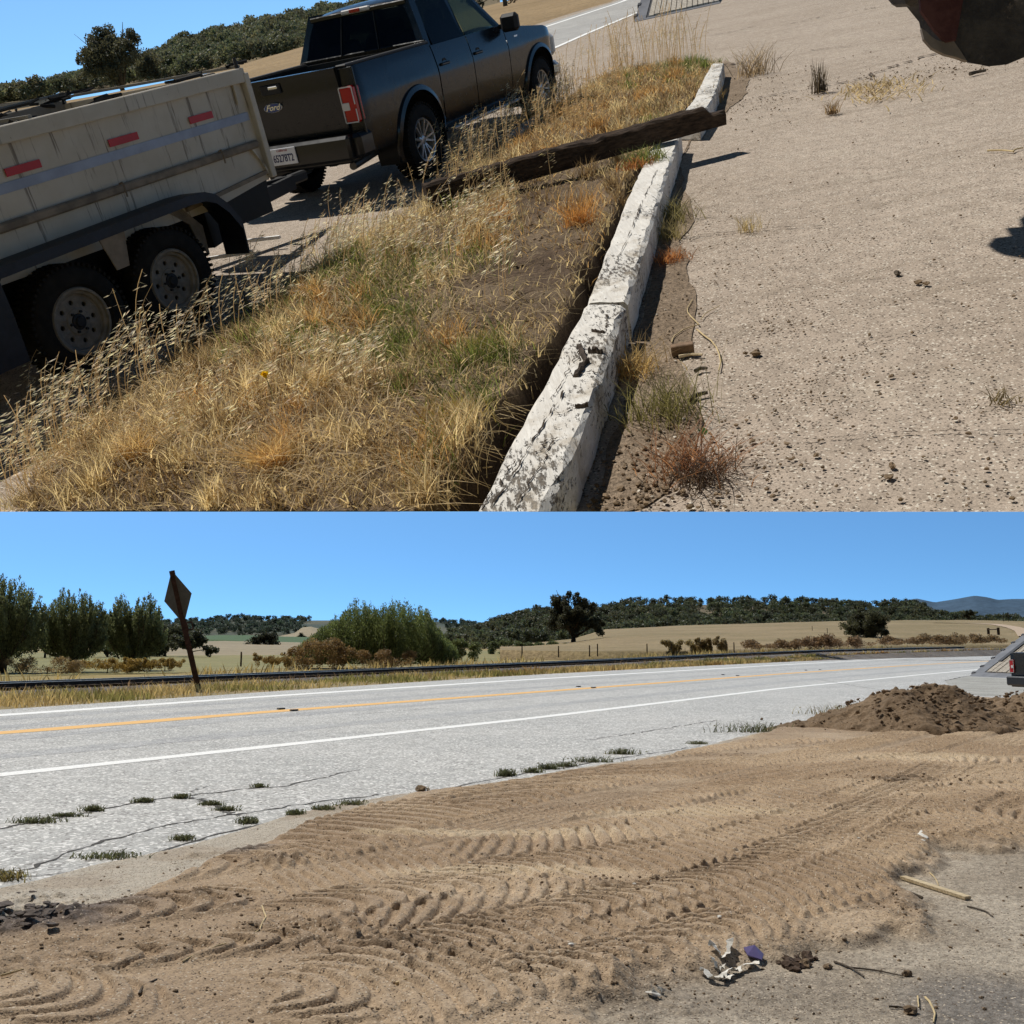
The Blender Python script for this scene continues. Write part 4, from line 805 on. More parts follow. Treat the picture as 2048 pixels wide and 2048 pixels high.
bigbush((770, 1329), 5.2, 1.1, 71, 6000, 34, (.24, .17, .095), "brown dry brush under the middle of the willow", ((-.3, .5, .1), (0, .55, .11), (.3, .5, .1)), .10, "dry_brush")
bigbush((1020, 1309), 9, 3.2, 190, 6000, 35, (.11, .14, .07), "green thicket between the willow and the lone oak", ((-.35, .5, .12), (-.1, .6, .14), (.15, .5, .13), (.38, .45, .12)), .3, "green_thicket")
bigbush((1105, 1305), 9, 2.4, 200, 5000, 36, (.12, .15, .075), "low green thicket just left of the lone oak's foot", ((-.3, .5, .12), (0, .55, .14), (.3, .4, .12)), .3, "green_thicket")
for S, w, h, lb, cc, sd in (((95, 1341), 5.0, 1.0, "orange dry shrub below the gap between the left trees", (.28, .21, .12), 41), ((215, 1337), 4.0, .9, "yellow dry shrub between the middle and twin topped trees", (.33, .24, .08), 42), ((262, 1335), 2.5, 1.0, "yellow dry shrub under the twin topped tree", (.33, .24, .08), 43), ((330, 1332), 2.6, .7, "small golden shrub just left of the sign post", (.33, .25, .10), 44),
                          ((545, 1326), 2.6, 1.0, "tall dry golden weeds left of the orange brush", (.33, .25, .12), 45), ((1560, 1294), 8.0, 1.0, "reddish brown brush in front of the round bush", (.25, .175, .11), 46), ((1680, 1290), 9.0, 1.3, "reddish brown brush right of the round bush's foot", (.25, .17, .11), 47), ((1835, 1286), 9, .7, "brown brush far right beyond the verge", (.25, .175, .11), 48), ((1930, 1283), 9, .7, "brown dry brush beside the ramp in the far field", (.25, .18, .11), 49), ((1370, 1300), 6, 1.6, "dry yellowish shrub in the middle of the far verge", (.27, .22, .12), 50), ((1425, 1296), 4, 2.4, "taller yellowish shrub right of the middle of the far field", (.27, .21, .12), 51)):
    bigbush(S, w, h, 66 if S[0] < 600 else 118, 6000, sd, cc, lb, [(random.Random(sd * 31 + q_).uniform(-.48, .48), random.Random(sd * 17 + q_).uniform(.1, .55), random.Random(sd * 7 + q_).uniform(.03, .09)) for q_ in range(11)], .09 if S[0] < 600 else .2, "dry_shrub")
# lone oak on the slope
c = Ld(1147, 1292, 215); rg = np.random.default_rng(5)
B = randblobs(rg, 26, 5.0, 4.5, 4.2, 10.2, 1.2, 1.9, .8) + randblobs(rg, 16, 4.6, 4, 3.6, 6.5, 1.2, 1.7, .3) + [(-4.6, 0, 4.2, 1.3, 1.3, 1.1), (4.9, 0, 4.0, 1.5, 1.4, 1.2), (5.8, 0, 3.2, 1.1, 1.1, .9), (-5, 1, 5.6, 1.0, 1, .9), (0, 0, 10.6, 1.3, 1.3, 1)]
tree("oak_tree", tuple(c), B, 42000, .34, (.07, .075, .052), "large dark oak standing alone on the dry slope", "tree", .55, None, 9, seed=51, nclump=210, asp=.6, fork=.3)
c = on_field(1735, 1273); rg = np.random.default_rng(6); k = np.linalg.norm(c[:2]) / F
w = 108 * k; h = 55 * k; B = randblobs(rg, 44, w * .38, w * .34, h * .14, h * .78, h * .2, h * .28, .8)
tree("round_oak", tuple(c), B, 30000, h * .045, (.08, .085, .05), "wide round dark bush tree alone on the dry field at the right", "tree", .3, None, 6, seed=52, nclump=160, asp=.6, fork=.2)
c = on_field(1935, 1240); k = np.linalg.norm(c[:2]) / F; w = 30 * k; h = 21 * k
tree("round_oak", tuple(c), randblobs(rg, 10, w * .36, w * .3, h * .35, h * .7, h * .2, h * .3, .7), 3000, h * .1, (.05, .055, .035), "small round tree on the skyline of the dry field, far right", "tree", .3, None, 4, seed=53, nclump=30, asp=.6)
# woods: far trees, each crown a clump of leaves; the ones on the ridge stand out one by one
def lowtree(rg, leafn, lw, spread=1., tall=1.):
    B = randblobs(rg, 7, .32 * spread, .32 * spread, .35 * tall, .78 * tall, .17, .25, .6); P, d, r = crownpts(B, leafn, rg, .5); return quads(P, lw, rg, .7)
variants = []
for k in range(6):
    rg = np.random.default_rng(600 + k); variants.append(lowtree(rg, 260, .11, rg.uniform(.8, 1.15), rg.uniform(.85, 1.15)))
def wood(name, P, H, colr, label, seed):
    rg = np.random.default_rng(seed); Vs, Fs, Cs = [], [], []; n = 0
    for p, h in zip(P, H):
        v, f = variants[rg.integers(0, 6)]; a = rg.random() * 6.28; R = np.array([[math.cos(a), -math.sin(a), 0], [math.sin(a), math.cos(a), 0], [0, 0, 1]]); Vs.append((v * h) @ R.T + p); Fs.append(f + n); n += len(v)
        Cs.append(lcol(len(f), np.array(colr) * rg.uniform(.7, 1.35) * (1 + .12 * (rg.random(3) - .5)), .3, rg))
    o = npmesh2(name, np.concatenate(Vs), [np.concatenate(Fs)], m_leaf, None, None, np.concatenate(Cs)); return meta(o, kind='stuff', label=label)
def grid_pts(G, n, rg, vmin=0., vmax=1., xr=(-100, 2150), pj=projL):
    nv, nu = G.shape[0] - 1, G.shape[1]; out = []
    while len(out) < n:
        i_ = rg.uniform(vmin, vmax) * (nv - 1); j = rg.uniform(0, nu - 1); a, b = int(i_), int(j); p = G[a, b] + (G[min(a + 1, nv - 1), b] - G[a, b]) * (i_ - a) + (G[a, min(b + 1, nu - 1)] - G[a, b]) * (j - b)
        if xr[0] < pj(p[None])[0][0] < xr[1]: out.append(p)
    return np.array(out)
rg = np.random.default_rng(77)
P = grid_pts(HILLR, 1500, rg, 0, .97); q = projL(P); dens = fbm(P[:, 0] * .012, P[:, 1] * .006, 3, 500); P = P[(dens > .40) | (q[:, 0] < 1100) | (rng.random(len(P)) < .4)]
wood("oak_wood", P - np.array([0, 0, 1]), rg.uniform(6.5, 11.5, len(P)), (.085, .098, .062), "dark wood of small oaks covering the near hill", 78)
P = grid_pts(HILLL, 1300, rg, 0, 1); P = P[fbm(P[:, 0] * .004, P[:, 1] * .002, 3, 510) > .40]
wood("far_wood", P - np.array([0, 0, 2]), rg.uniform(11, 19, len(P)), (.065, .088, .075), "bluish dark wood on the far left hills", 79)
ridge = HILLR[-2]; q = projL(ridge); nr = 0; r0 = {}
for x in np.concatenate([np.arange(985, 1240, 17), np.arange(1240, 1930, 13.5)]):
    x = x + rg.uniform(-5, 5); j = np.argmin(abs(q[:, 0] - x)); t = (x - q[j, 0]) / (q[min(j + 1, len(q) - 1), 0] - q[j, 0] + 1e-6); p = ridge[j] + (ridge[min(j + 1, len(ridge) - 1)] - ridge[j]) * t; h = rg.uniform(7, 11.5) * (.7 if x > 1850 else 1)
    if abs(x - 1537) < 8: h = 13
    k = nr % 6; M = TR(p[0], p[1], p[2] - 1.2, rg.random() * 6, s=h)
    if k not in r0:
        v, f = variants[k]; e = empty("ridge_oak", M); cr = npmesh2("crown", v, [f], m_leaf, e, None, lcol(len(f), (.055, .065, .042), .35, rg)); MB().tube([(0, 0, -.1), (.01, 0, .3), (0, 0, .55)], [.04, .03, .02], 6).build("trunk", m_bark, e); r0[k] = e; o = e
    else: o = dup(r0[k], None, M)
    meta(o, "small dark oak standing up on the skyline of the wooded hill", "tree", "oaks along the skyline of the wooded hill"); nr += 1
# ---------------- fence posts and gate in the fields
m_post = simple("post_wood", (.06, .045, .035), .9, .1)
for (x, y, h, d) in ((482, 1325, 1.1, 78), (569, 1323, 1.0, 82), (1044, 1310, 1.2, 100), (1117, 1309, 1.2, 103), (1179, 1307, 1.2, 106), (1195, 1307, 1.4, 106), (1294, 1305, 1.3, 110), (1343, 1303, 1.2, 112), (1468, 1300, 1.2, 116), (1627, 1262, 1.6, 0), (1650, 1266, 1.6, 0)):
    c = Ld(x, y, d) if d else on_field(x, y); h *= .72; o = MB().tube([(0, 0, -.3), (.01, 0, h * .5), (0, .01, h)], [.07, .065, .06], 7).build("fence_post", m_post, None, TR(*c))
    meta(o, "short dark wooden fence post standing beyond the rails", "fence post", "posts of the field fence")
c = on_field(1978, 1268); c2 = on_field(1999, 1270); e = empty("pole_gate", TR(*c)); meta(e, "dark wooden gate frame of two posts and a crossbar in the far field", "gate")
d = c2 - c; d[2] = 0; hh = 11 * np.linalg.norm(c[:2]) / F
MB().tube([(0, 0, -.2), (0, 0, hh)], [.3, .3], 7).build("post", m_post, e); MB().tube([tuple(d + np.array([0, 0, -.2])), tuple(d + np.array([0, 0, hh]))], [.3, .3], 7).build("post", m_post, e); MB().tube([(0, 0, hh * .75), tuple(d + np.array([0, 0, hh * .75]))], [.12, .12], 6).build("crossbar", m_post, e)
c = on_field(2012, 1243); k = np.linalg.norm(c[:2]) / F; e = empty("power_pylon", TR(*c)); meta(e, "faint pair of thin poles on the far right skyline", "pylon")
for xx in (0, 9 * k): MB().tube([(xx, 0, -1), (xx, 0, 17 * k)], [.5 * k, .35 * k], 5).build("pole", m_post, e)
MB().tube([(-2 * k, 0, 12 * k), (11 * k, 0, 12 * k)], [.3 * k, .3 * k], 5).build("crossarm", m_post, e)
# ---------------- leaning diamond road sign seen from behind
base = L(397, 1378); base[2] = -.02; d0 = math.hypot(base[0], base[1]); topp = Ld(343, 1139, d0); e = empty("road_sign", TR(*base)); meta(e, "leaning diamond road sign seen from its dark back, on a rusty post", "road sign")
ax = (topp - base); ln = np.linalg.norm(ax); ax /= ln; view = base / np.linalg.norm(base[:2]) * 1.0; view[2] = 0; view /= np.linalg.norm(view)
m_post_r = simple("post_rust", (.05, .026, .02), .8, .2, var=.35, vs=8); m_back = simple("sign_back", (.10, .10, .10), .6, .2, var=.15); m_yf = simple("sign_face", (.75, .42, .03), .5, .3)
side = np.cross(ax, view); side /= np.linalg.norm(side); nz_ = np.cross(side, ax)
rot = rad(52); sx = side * math.cos(rot) + nz_ * math.sin(rot); sn = np.cross(sx, ax); px = d0 / F
pb = MB(); pw = .09
for s in (-1, 1): pb.bar(side * s * .05, ax * ln * .99 + side * s * .05, .02, .10, up=tuple(side))
pb.bar((0, 0, 0), ax * ln * .99, .12, .03, up=tuple(nz_)); pb.build("post", m_post_r, e)
cen = ax * (ln - 54 * px); hw = 26 * px / max(.3, abs(float(sx @ side))) ; hh = 53 * px
th = sn * .02; off = -nz_ * 0.08 if (nz_ @ view) < 0 else nz_ * .08
dm = [cen + ax * hh, cen + sx * hw, cen - ax * hh, cen - sx * hw]; dm = [q + view * .07 for q in dm]
MB().add([q for q in dm] + [q + view * .012 for q in dm], [(0, 1, 2, 3), (7, 6, 5, 4), (0, 4, 5, 1), (1, 5, 6, 2), (2, 6, 7, 3), (3, 7, 4, 0)]).build("sign_plate", m_back, e)
MB().add([q + view * .0125 for q in dm] + [q + view * .016 for q in dm], [(0, 1, 2, 3), (7, 6, 5, 4), (0, 4, 5, 1), (1, 5, 6, 2), (2, 6, 7, 3), (3, 7, 4, 0)]).build("sign_face", m_yf, e)
mk = ax * (ln - 112 * px) + side * -.0; mb = MB(); q0 = mk + side * (10 * px if side[0] > 0 else -10 * px); fr = 7 * px
for a_, b_2 in (((-1, -1), (1, -1)), ((1, -1), (1, 1)), ((1, 1), (-1, 1)), ((-1, 1), (-1, -1))):
    sd = side if side[0] > 0 else -side; mb.bar(q0 + sd * a_[0] * fr * .7 + ax * a_[1] * fr, q0 + sd * b_2[0] * fr * .7 + ax * b_2[1] * fr, .05, .05)
mb.build("bracket", m_post_r, e)
# ---------------- inclined wooden ramp with steel borders at the right edge
def ramp_deck(P0, P1, P2, P3, label, fw=.09):
    """foot left, foot right, top right, top left (absolute points on the place's ground axes)"""
    P0, P1, P2, P3 = (np.array(p, float) for p in (P0, P1, P2, P3)); o = P0.copy(); e = empty("loading_ramp", TR(*o)); meta(e, label, "ramp"); ex_ = (P1 - P0); ey = (P3 - P0); up = np.cross(ex_, ey); up /= np.linalg.norm(up); up *= np.sign(up[2])
    f = lambda a, b, h=0: ex_ * a + ey * b + up * h
    def slab(a0, a1, b0, b1, t, z=0): return MB().add([f(a0, b0, z), f(a1, b0, z), f(a1, b1, z), f(a0, b1, z), f(a0, b0, z - t), f(a1, b0, z - t), f(a1, b1, z - t), f(a0, b1, z - t)], [(0, 1, 2, 3), (7, 6, 5, 4), (0, 4, 5, 1), (1, 5, 6, 2), (2, 6, 7, 3), (3, 7, 4, 0)])
    slab(0, 1, .0, fw, .12).build("foot_plate", M_RAMPS, e)
    slab(0, .13, fw + .002, 1, .14, .0).build("edge_plate", M_RAMPS, e); slab(.155, .20, .3, .98, .02, .10).build("edge_rail", M_DARKS, e)
    slab(.132, 1, fw + .003, 1, .05, -.03).build("under_board", M_DARKS, e)
    n = 13; 
    pl = MB()
    for k in range(n):
        a = .165 + (1 - .165) * k / n; w_ = (1 - .165) / n * .86; s_ = slab(a, a + w_, fw + .004, 1, .07, .03 + .02 * rng.random()); pl.add(np.concatenate(s_.v), s_.f)
    pl.build("plank_deck", M_PLANK, e)
    for b in (.06, .2, .38, .55, .72, .9): slab(-.02, .02, b, b + .03, .10, .03).build("cleat", M_DARKS, e)
    sk = MB()
    for (a, b_0, b_1) in ((0.01, 0.05, 1), (.99, 0.05, 1)):
        lo = [f(a, b_0), f(a, b_1)]; sk.add([lo[0], lo[1], [lo[1][0], lo[1][1], -o[2]], [lo[0][0], lo[0][1], -o[2]]], [(0, 1, 2, 3)])
    sk.build("skirt", M_DARKS, e)
M_RAMPS = simple("ramp_steel", (.15, .15, .16), .6, .4, var=.2, vs=2); M_DARKS = simple("ramp_dark", (.05, .05, .055), .7, .3)
m = Mt("ramp_planks", .9, .15); w = m.noise(3, 5, .7, m.mapped((6, 1, 1), (0, 0, -.9))); m.col(m.mix(m.ramp(w, .3, .7), (.27, .24, .20), (.50, .45, .38))); M_PLANK = m.m
A = L(1938, 1352.5); D = Ld(2056, 1262, 62); B_ = L(2100, 1360); C_ = D + (B_ - A)
ramp_deck(A, B_, C_, D, "grey wooden plank ramp rising at the right edge behind the dirt pile")
v = [L(1890, 1362), L(1935, 1353), L(2130, 1364), L(2130, 1392), L(1960, 1392), L(1905, 1380)]; v = [(p[0], p[1], .008) for p in v]
meta(npmesh("ramp_apron", v, [tuple(range(6))], groundmat("apron_grey", (.33, .32, .29), (.40, .39, .36), big=.6, mid=1.5, fine=20, speck=.3)), **STR)
# =====================================================================  UPPER PLACE (coordinates of its own ground, tilted into view by MU)
CUR = PLACE_UP
def cutobj(o):
    """trim an object of the upper place where the lower picture begins"""
    M = o.matrix_world.copy(); bm = bmesh.new(); bm.from_mesh(o.data); bm.transform(M)
    g = bmesh.ops.bisect_plane(bm, geom=bm.verts[:] + bm.edges[:] + bm.faces[:], plane_co=tuple(CW + wu * .002), plane_no=tuple(wu), clear_inner=True)
    ed = [e for e in g['geom_cut'] if isinstance(e, bmesh.types.BMEdge)]
    if ed: 
        try: bmesh.ops.contextual_create(bm, geom=ed)
        except Exception: pass
    bm.transform(M.inverted()); bm.to_mesh(o.data); bm.free()
rng = np.random.default_rng(19)
ID = Matrix.Identity(4)
def Up(pts, z=0): return [tuple(U(x, y, z)[:2]) for x, y in pts]
def horizU(x): return 1024 + F * ((math.tan(-UP_PITCH)) / math.cos(UP_ROLL)) + (x - 1024) * -math.tan(-UP_ROLL)
def upmesh(name, polyS, z, mat, step=26, dens=None, kind='structure'):
    """a ground sheet cut out of the plane z along a traced outline"""
    P = [U(x, y, z) for x, y in polyS]; o = npmesh(name, P, [tuple(range(len(P)))], mat, None, ID); meta(o, kind=kind); return o
_a, _b = U(1480, 70), U(1780, 8); STREAK = math.atan2(_b[1] - _a[1], _b[0] - _a[0])
m_lot = Mt("lot_asphalt", .95, .12)
a = m_lot.mix(m_lot.ramp(m_lot.noise(.35, 5, .65), .35, .65), (.36, .295, .235), (.415, .345, .28)); st = m_lot.noise(1.2, 6, .7, m_lot.mapped((.35, 2.6, 1), (0, 0, -STREAK)))
a = m_lot.mix(m_lot.ramp(st, .50, .68, 0, .38), a, (.22, .175, .13)); a = m_lot.mix(m_lot.ramp(m_lot.noise(1.9, 6, .75), .60, .72, 0, .55), a, (.17, .135, .105)); a = m_lot.mix(m_lot.ramp(m_lot.noise(.8, 5, .7), .55, .7, 0, .5), a, (.44, .375, .30)); a = m_lot.mix(1., a, m_lot.gray(m_lot.ramp(m_lot.noise(7, 4, .7), .25, .75, .85, 1.15)), 'MULTIPLY'); fn = m_lot.noise(95, 2, .85)
a = m_lot.mix(1., a, m_lot.gray(m_lot.ramp(fn, .3, .7, .76, 1.24)), 'MULTIPLY'); vv = m_lot.vor(110, out='Color'); sp = m_lot.n('ShaderNodeSeparateXYZ'); m_lot.set(sp.inputs[0], vv)
a = m_lot.mix(m_lot.ramp(sp.outputs[0], .92, .95), a, (.62, .56, .47)); a = m_lot.mix(m_lot.ramp(sp.outputs[1], .90, .94), a, (.12, .095, .075)); m_lot.col(a); m_lot.bump(m_lot.math('ADD', fn, m_lot.noise(30, 3)), .45, .006); m_lot = m_lot.m
# base sheet: sector of ground as far as the fields, cut where the lower picture begins
sect = [(-600, 1023.5), (800, 1023.5), (880, 915), (985, 780), (1075, 660), (1110, 575), (1150, 500), (1195, 420), (1240, 340), (1290, 268), (1370, 200), (1412, 142), (1432, 140), (1408, 205), (1345, 300), (1285, 460), (1235, 640), (1180, 770), (1110, 900), (1058, 1023.5), (2700, 1023.5), (2700, -330), (2048, -120), (1300, -10), (1190, 6), (700, 96), (200, 205), (-600, 400)]
sect = [(x, max(y, horizU(x) + (14 if x < 1300 else 60))) for x, y in sect]
upmesh("ground", sect, -.012, m_lot)
m_uphwy = groundmat("highway_asphalt", (.36, .35, .335), (.42, .41, .39), big=.2, mid=2, fine=40, speck=.25)
upmesh("highway", [(900, 175), (1010, 130), (1060, 112), (1103, 98), (1180, 63), (1272, 26), (1330, 4), (1500, -60), (1350, -70), (1248, -2), (1150, 29), (1080, 53), (960, 92), (860, 128)], -.006, m_uphwy)
def upribbon(name, S_pts, w, z, mat, wob=.1, n=120):
    p = resample(Up(S_pts), n); d = np.gradient(p, axis=0); d /= np.linalg.norm(d, axis=1)[:, None]; nr = np.stack([-d[:, 1], d[:, 0]], 1); wv = w / 2 * (1 + wob * (rng.random((n, 1)) - .5)); a = p + nr * wv; b = p - nr * wv
    return meta(npmesh(name, np.concatenate([np.c_[a, np.full(n, z)], np.c_[b, np.full(n, z)]]), [(i, i + 1, n + i + 1, n + i) for i in range(n - 1)], mat, None, ID), **STR)
upribbon("edge_line", [(1000, 140), (1060, 115), (1103, 98), (1180, 64), (1272, 26), (1330, 2)], .20, -.002, m_white)
upribbon("edge_line", [(960, 98), (1080, 57), (1150, 34), (1248, 2), (1350, -60)], .3, -.002, m_white)
m_upf = groundmat("golden_field", (.33, .235, .13), (.26, .185, .10), big=.03, mid=.4, fine=4, speck=.3, bump=.8, bd=.1)
upmesh("field", [(-500, 330), (-100, 240), (200, 190), (500, 132), (700, 84), (900, 36), (1100, -2), (1290, -34), (1220, 4), (1150, 24), (1080, 46), (960, 84), (820, 130), (600, 200), (300, 300), (-200, 420)], -.008, m_upf)
# low slope of the field and wooded hill behind
def terrainU(*a, **k): return terrain(*a, ray=Ud, **k)
UF = terrainU("hill_field", [(300, 178, 120), (500, 140, 115), (620, 122, 110), (900, 66, 110), (1250, -10, 110)], [(300, 172, 330), (440, 142, 330), (493, 126, 340), (604, 94, 360), (700, 70, 360), (900, 30, 360), (1010, 2, 360), (1250, -45, 360)], m_upf, 70, 14, .5, seed=450)
UH = terrainU("wooded_hill", [(-60, 215, 480), (300, 165, 480), (604, 104, 480), (760, 60, 480), (1000, 10, 480)],
              [(-60, 222, 700), (58, 213, 700), (95, 193, 700), (148, 167, 700), (175, 160, 700), (250, 142, 700), (313, 127, 700), (360, 95, 700), (413, 82, 700), (477, 66, 700), (583, 41, 700), (625, 34, 700), (700, 18, 700), (800, 0, 700), (1000, -60, 700)], m_dk, 80, 14, 3, sc=.01, seed=460)
rg = np.random.default_rng(88)
P = grid_pts(UH, 1100, rg, 0, .97, (-60, 760), projU)
wood("oak_wood", P - np.array([0, 0, 1]), rg.uniform(7, 11.5, len(P)), (.125, .135, .085), "dark wood of small oaks on the hill behind the trailer", 89)
ridge = UH[-2]; q = projU(ridge); r1 = {}; nr = 0
for x in np.concatenate([np.arange(60, 320, 16), np.arange(322, 640, 12)]):
    x = x + rg.uniform(-4, 4); j = np.argmin(abs(q[:, 0] - x)); t = (x - q[j, 0]) / (q[min(j + 1, len(q) - 1), 0] - q[j, 0] + 1e-6); p = ridge[j] + (ridge[min(j + 1, len(ridge) - 1)] - ridge[j]) * t; k = nr % 6; M = TR(p[0], p[1], p[2] - 1.2, rg.random() * 6, s=rg.uniform(6, 9.5))
    if k not in r1:
        v, f = variants[k]; e = empty("hilltop_oak", M); npmesh2("crown", v, [f], m_leaf, e, None, lcol(len(f), (.055, .068, .04), .35, rg)); MB().tube([(0, 0, -.1), (.01, 0, .3), (0, 0, .55)], [.04, .03, .02], 6).build("trunk", m_bark, e); r1[k] = e; o = e
    else: o = dup(r1[k], None, M)
    meta(o, "small oak on the skyline of the hill above the trailer and truck bed", "tree", "oaks along the skyline above the trailer"); nr += 1
# oak above the trailer
c = Ud(252, 200, 200); rg = np.random.default_rng(9); k = 200 / F * 1.0
w = 165 * k; h = 128 * k; B = randblobs(rg, 26, w * .36, w * .33, h * .42, h * .82, w * .10, w * .15, .75) + [(-w * .36, 0, h * .45, w * .12, w * .12, w * .1), (w * .36, 0, h * .42, w * .12, w * .12, w * .1), (0, 0, h * .88, w * .11, w * .11, w * .1)]
tree("oak_tree", tuple(c - np.array([0, 0, 1])), B, 34000, .38, (.095, .095, .06), "large round oak rising above the top rail of the trailer", "tree", .5, None, 8, seed=61, nclump=130, asp=.6, fork=.35)
c = Ud(1010, 6, 120); tree("oak_tree", tuple(c), randblobs(rg, 12, 3, 3, 1, 4.5, 1.2, 1.8, .7), 6000, .3, (.04, .045, .025), "dark bush right above the truck's windshield at the top edge", "bush", .2, None, 5, seed=62, nclump=60, asp=.6)
# ---------------- planter: raised soil bed between timbers
PLANT = [(-60, 1100), (-20, 1040), (30, 965), (60, 940), (110, 880), (180, 812), (300, 737), (440, 662), (530, 588), (700, 492), (790, 436), (870, 396), (950, 332), (1020, 268), (1100, 216), (1181, 168), (1344, 134), (1425, 124), (1432, 128), (1400, 176), (1376, 205), (1300, 282), (1255, 360), (1210, 450), (1167, 537), (1133, 615), (1102, 660), (1100, 684), (1052, 723), (1004, 804), (949, 865), (907, 930), (858, 997), (820, 1060), (780, 1120)]
PL = Up(PLANT[:18]) + Up(PLANT[18:], .16)
PLr = resample(PL + [PL[0]], 260); PL2 = [tuple(q) for q in PLr[:-1]]
xs = np.arange(-3.2, 5.6, .028); yv = [2.7]
while yv[-1] < 18.9: yv.append(yv[-1] + .0085 * yv[-1])
yv = np.array(yv); X2, Y2 = np.meshgrid(xs, yv)
d_, _, _ = pdist(X2, Y2, PL2 + [PL2[0]]); ins = inpoly(X2, Y2, PL2); sd_ = np.where(ins, d_, -d_) + (fbm(X2 * 4, Y2 * 4, 3, 600) - .5) * .10
# the side towards the white timber is a steep bank, the road side fades out
RS = [tuple(U(x, y, .16)[:2]) for x, y in PLANT[18:]]; dr_, _, _ = pdist(X2, Y2, RS); steep = sst(.9, .1, dr_ - d_)
hz = steep * sst(-.03, .05, sd_) + (1 - steep) * sst(-.05, .7, sd_)
Z2 = -(1 - sst(-.07, .0, sd_)) * .32 * (dr_ - d_ < .15) + hz * (.14 + .06 * (fbm(X2 * 1.1, Y2 * 1.1, 3, 610) - .3)) + ins * ((fbm(X2 * 9, Y2 * 9, 3, 620) - .5) * .05) - .03 + ins * 0
def zplant(x, y):
    i_ = np.clip(np.searchsorted(yv, y), 0, len(yv) - 1); j = np.clip(((x - xs[0]) / .028).astype(int), 0, len(xs) - 1); return Z2[i_, j]
soil = lerp((.115, .082, .057), (.18, .135, .092), sst(.35, .65, fbm(X2 * 1.6, Y2 * 1.6, 4, 630)))
soil = soil * (1 + .6 * (fbm(X2 * 25, Y2 * 25, 3, 640, .7) - .5))[..., None]
Vp = np.stack([X2, Y2, Z2], -1).reshape(-1, 3); keepv = (sd_ > -.10).ravel(); i = np.arange(Vp.shape[0]).reshape(X2.shape)
fq = np.stack([i[:-1, :-1], i[:-1, 1:], i[1:, 1:], i[1:, :-1]], -1).reshape(-1, 4); fq = fq[keepv[fq].all(1)]
m = Mt("planter_soil", .97, .1); a = m.attr(); a = m.mix(1., a, m.gray(m.ramp(m.noise(60, 3, .8), .3, .7, .65, 1.35)), 'MULTIPLY'); m.col(a); m.bump(m.noise(45, 4, .8), 1., .015); m_soil = m.m
soil = soil * 1.0; bank_shade = sst(.11, .02, Z2) * (dr_ - d_ < .25); soil = soil * (1 - bank_shade[..., None]) + np.array((.045, .032, .024)) * bank_shade[..., None]  # shade of the steep bank facing the trench painted dark into the soil
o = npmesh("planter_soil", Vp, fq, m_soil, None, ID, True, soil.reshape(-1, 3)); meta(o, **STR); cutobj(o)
# dark trench and loose soil beside the timber
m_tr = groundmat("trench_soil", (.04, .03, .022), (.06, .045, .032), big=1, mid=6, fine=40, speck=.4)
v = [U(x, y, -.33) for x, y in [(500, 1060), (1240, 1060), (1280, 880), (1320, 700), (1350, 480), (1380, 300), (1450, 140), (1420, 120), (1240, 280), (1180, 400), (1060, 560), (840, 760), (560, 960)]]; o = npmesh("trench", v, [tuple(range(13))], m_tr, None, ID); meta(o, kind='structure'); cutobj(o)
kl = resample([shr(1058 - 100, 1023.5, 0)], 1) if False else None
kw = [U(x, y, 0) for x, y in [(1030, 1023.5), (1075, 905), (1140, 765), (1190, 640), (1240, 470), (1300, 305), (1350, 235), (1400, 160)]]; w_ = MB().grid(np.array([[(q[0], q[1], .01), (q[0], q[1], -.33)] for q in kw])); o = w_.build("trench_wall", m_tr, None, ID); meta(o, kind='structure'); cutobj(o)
m_ls = groundmat("loose_soil", (.20, .15, .105), (.26, .20, .145), big=1.2, mid=6, fine=40, speck=.35, bump=1, bd=.015)
def wobble(pts, z, a):
    q = resample(Up(pts + [pts[0]], z), 240)[:-1]; n_ = len(q); k_ = np.arange(n_); q = q + np.stack([fbm(k_ * .5, k_ * 0, 3, 3) - .5, fbm(k_ * .5, k_ * 0 + 9, 3, 4) - .5], 1) * a; return q
_ss = wobble([(1186, 1023.5), (1330, 1023.5), (1365, 930), (1400, 860), (1390, 790), (1360, 720), (1395, 660), (1390, 560), (1360, 500), (1385, 420), (1360, 330), (1380, 280), (1490, 190), (1500, 150), (1450, 118), (1420, 190), (1370, 300), (1320, 500), (1262, 740), (1215, 900)], 0, .09); o = npmesh("soil_strip", [(x, y, -.004) for x, y in _ss], [tuple(range(len(_ss)))], m_ls, None, ID); meta(o, kind='structure'); cutobj(o)
# ---------------- white painted timber kerb, three lengths
m = Mt("white_timber", .75, .25); gr = m.noise(5, 5, .75, m.mapped((9, .8, 9), (0, 0, rad(18)))); sp_ = m.noise(20, 5, .8, m.mapped((2.2, .75, 2.2), (0, 0, rad(18)))); big = m.noise(1.7, 3, .6)
msk = m.math('ADD', m.math('MULTIPLY', sp_, .62), m.math('ADD', m.math('MULTIPLY', gr, .30), m.math('MULTIPLY', big, .42)))
colw = m.mix(m.ramp(gr, .3, .7), (.60, .57, .52), (.79, .765, .715)); colw = m.mix(m.ramp(msk, .735, .765), colw, (.10, .085, .07)); colw = m.mix(m.ramp(m.noise(3.5, 5, .7), .50, .68, 0, .7), colw, (.43, .37, .29))
m.col(colw); m.bump(m.math('SUBTRACT', gr, m.ramp(msk, .72, .77, 0, .8)), .8, .006); m_beam = m.m
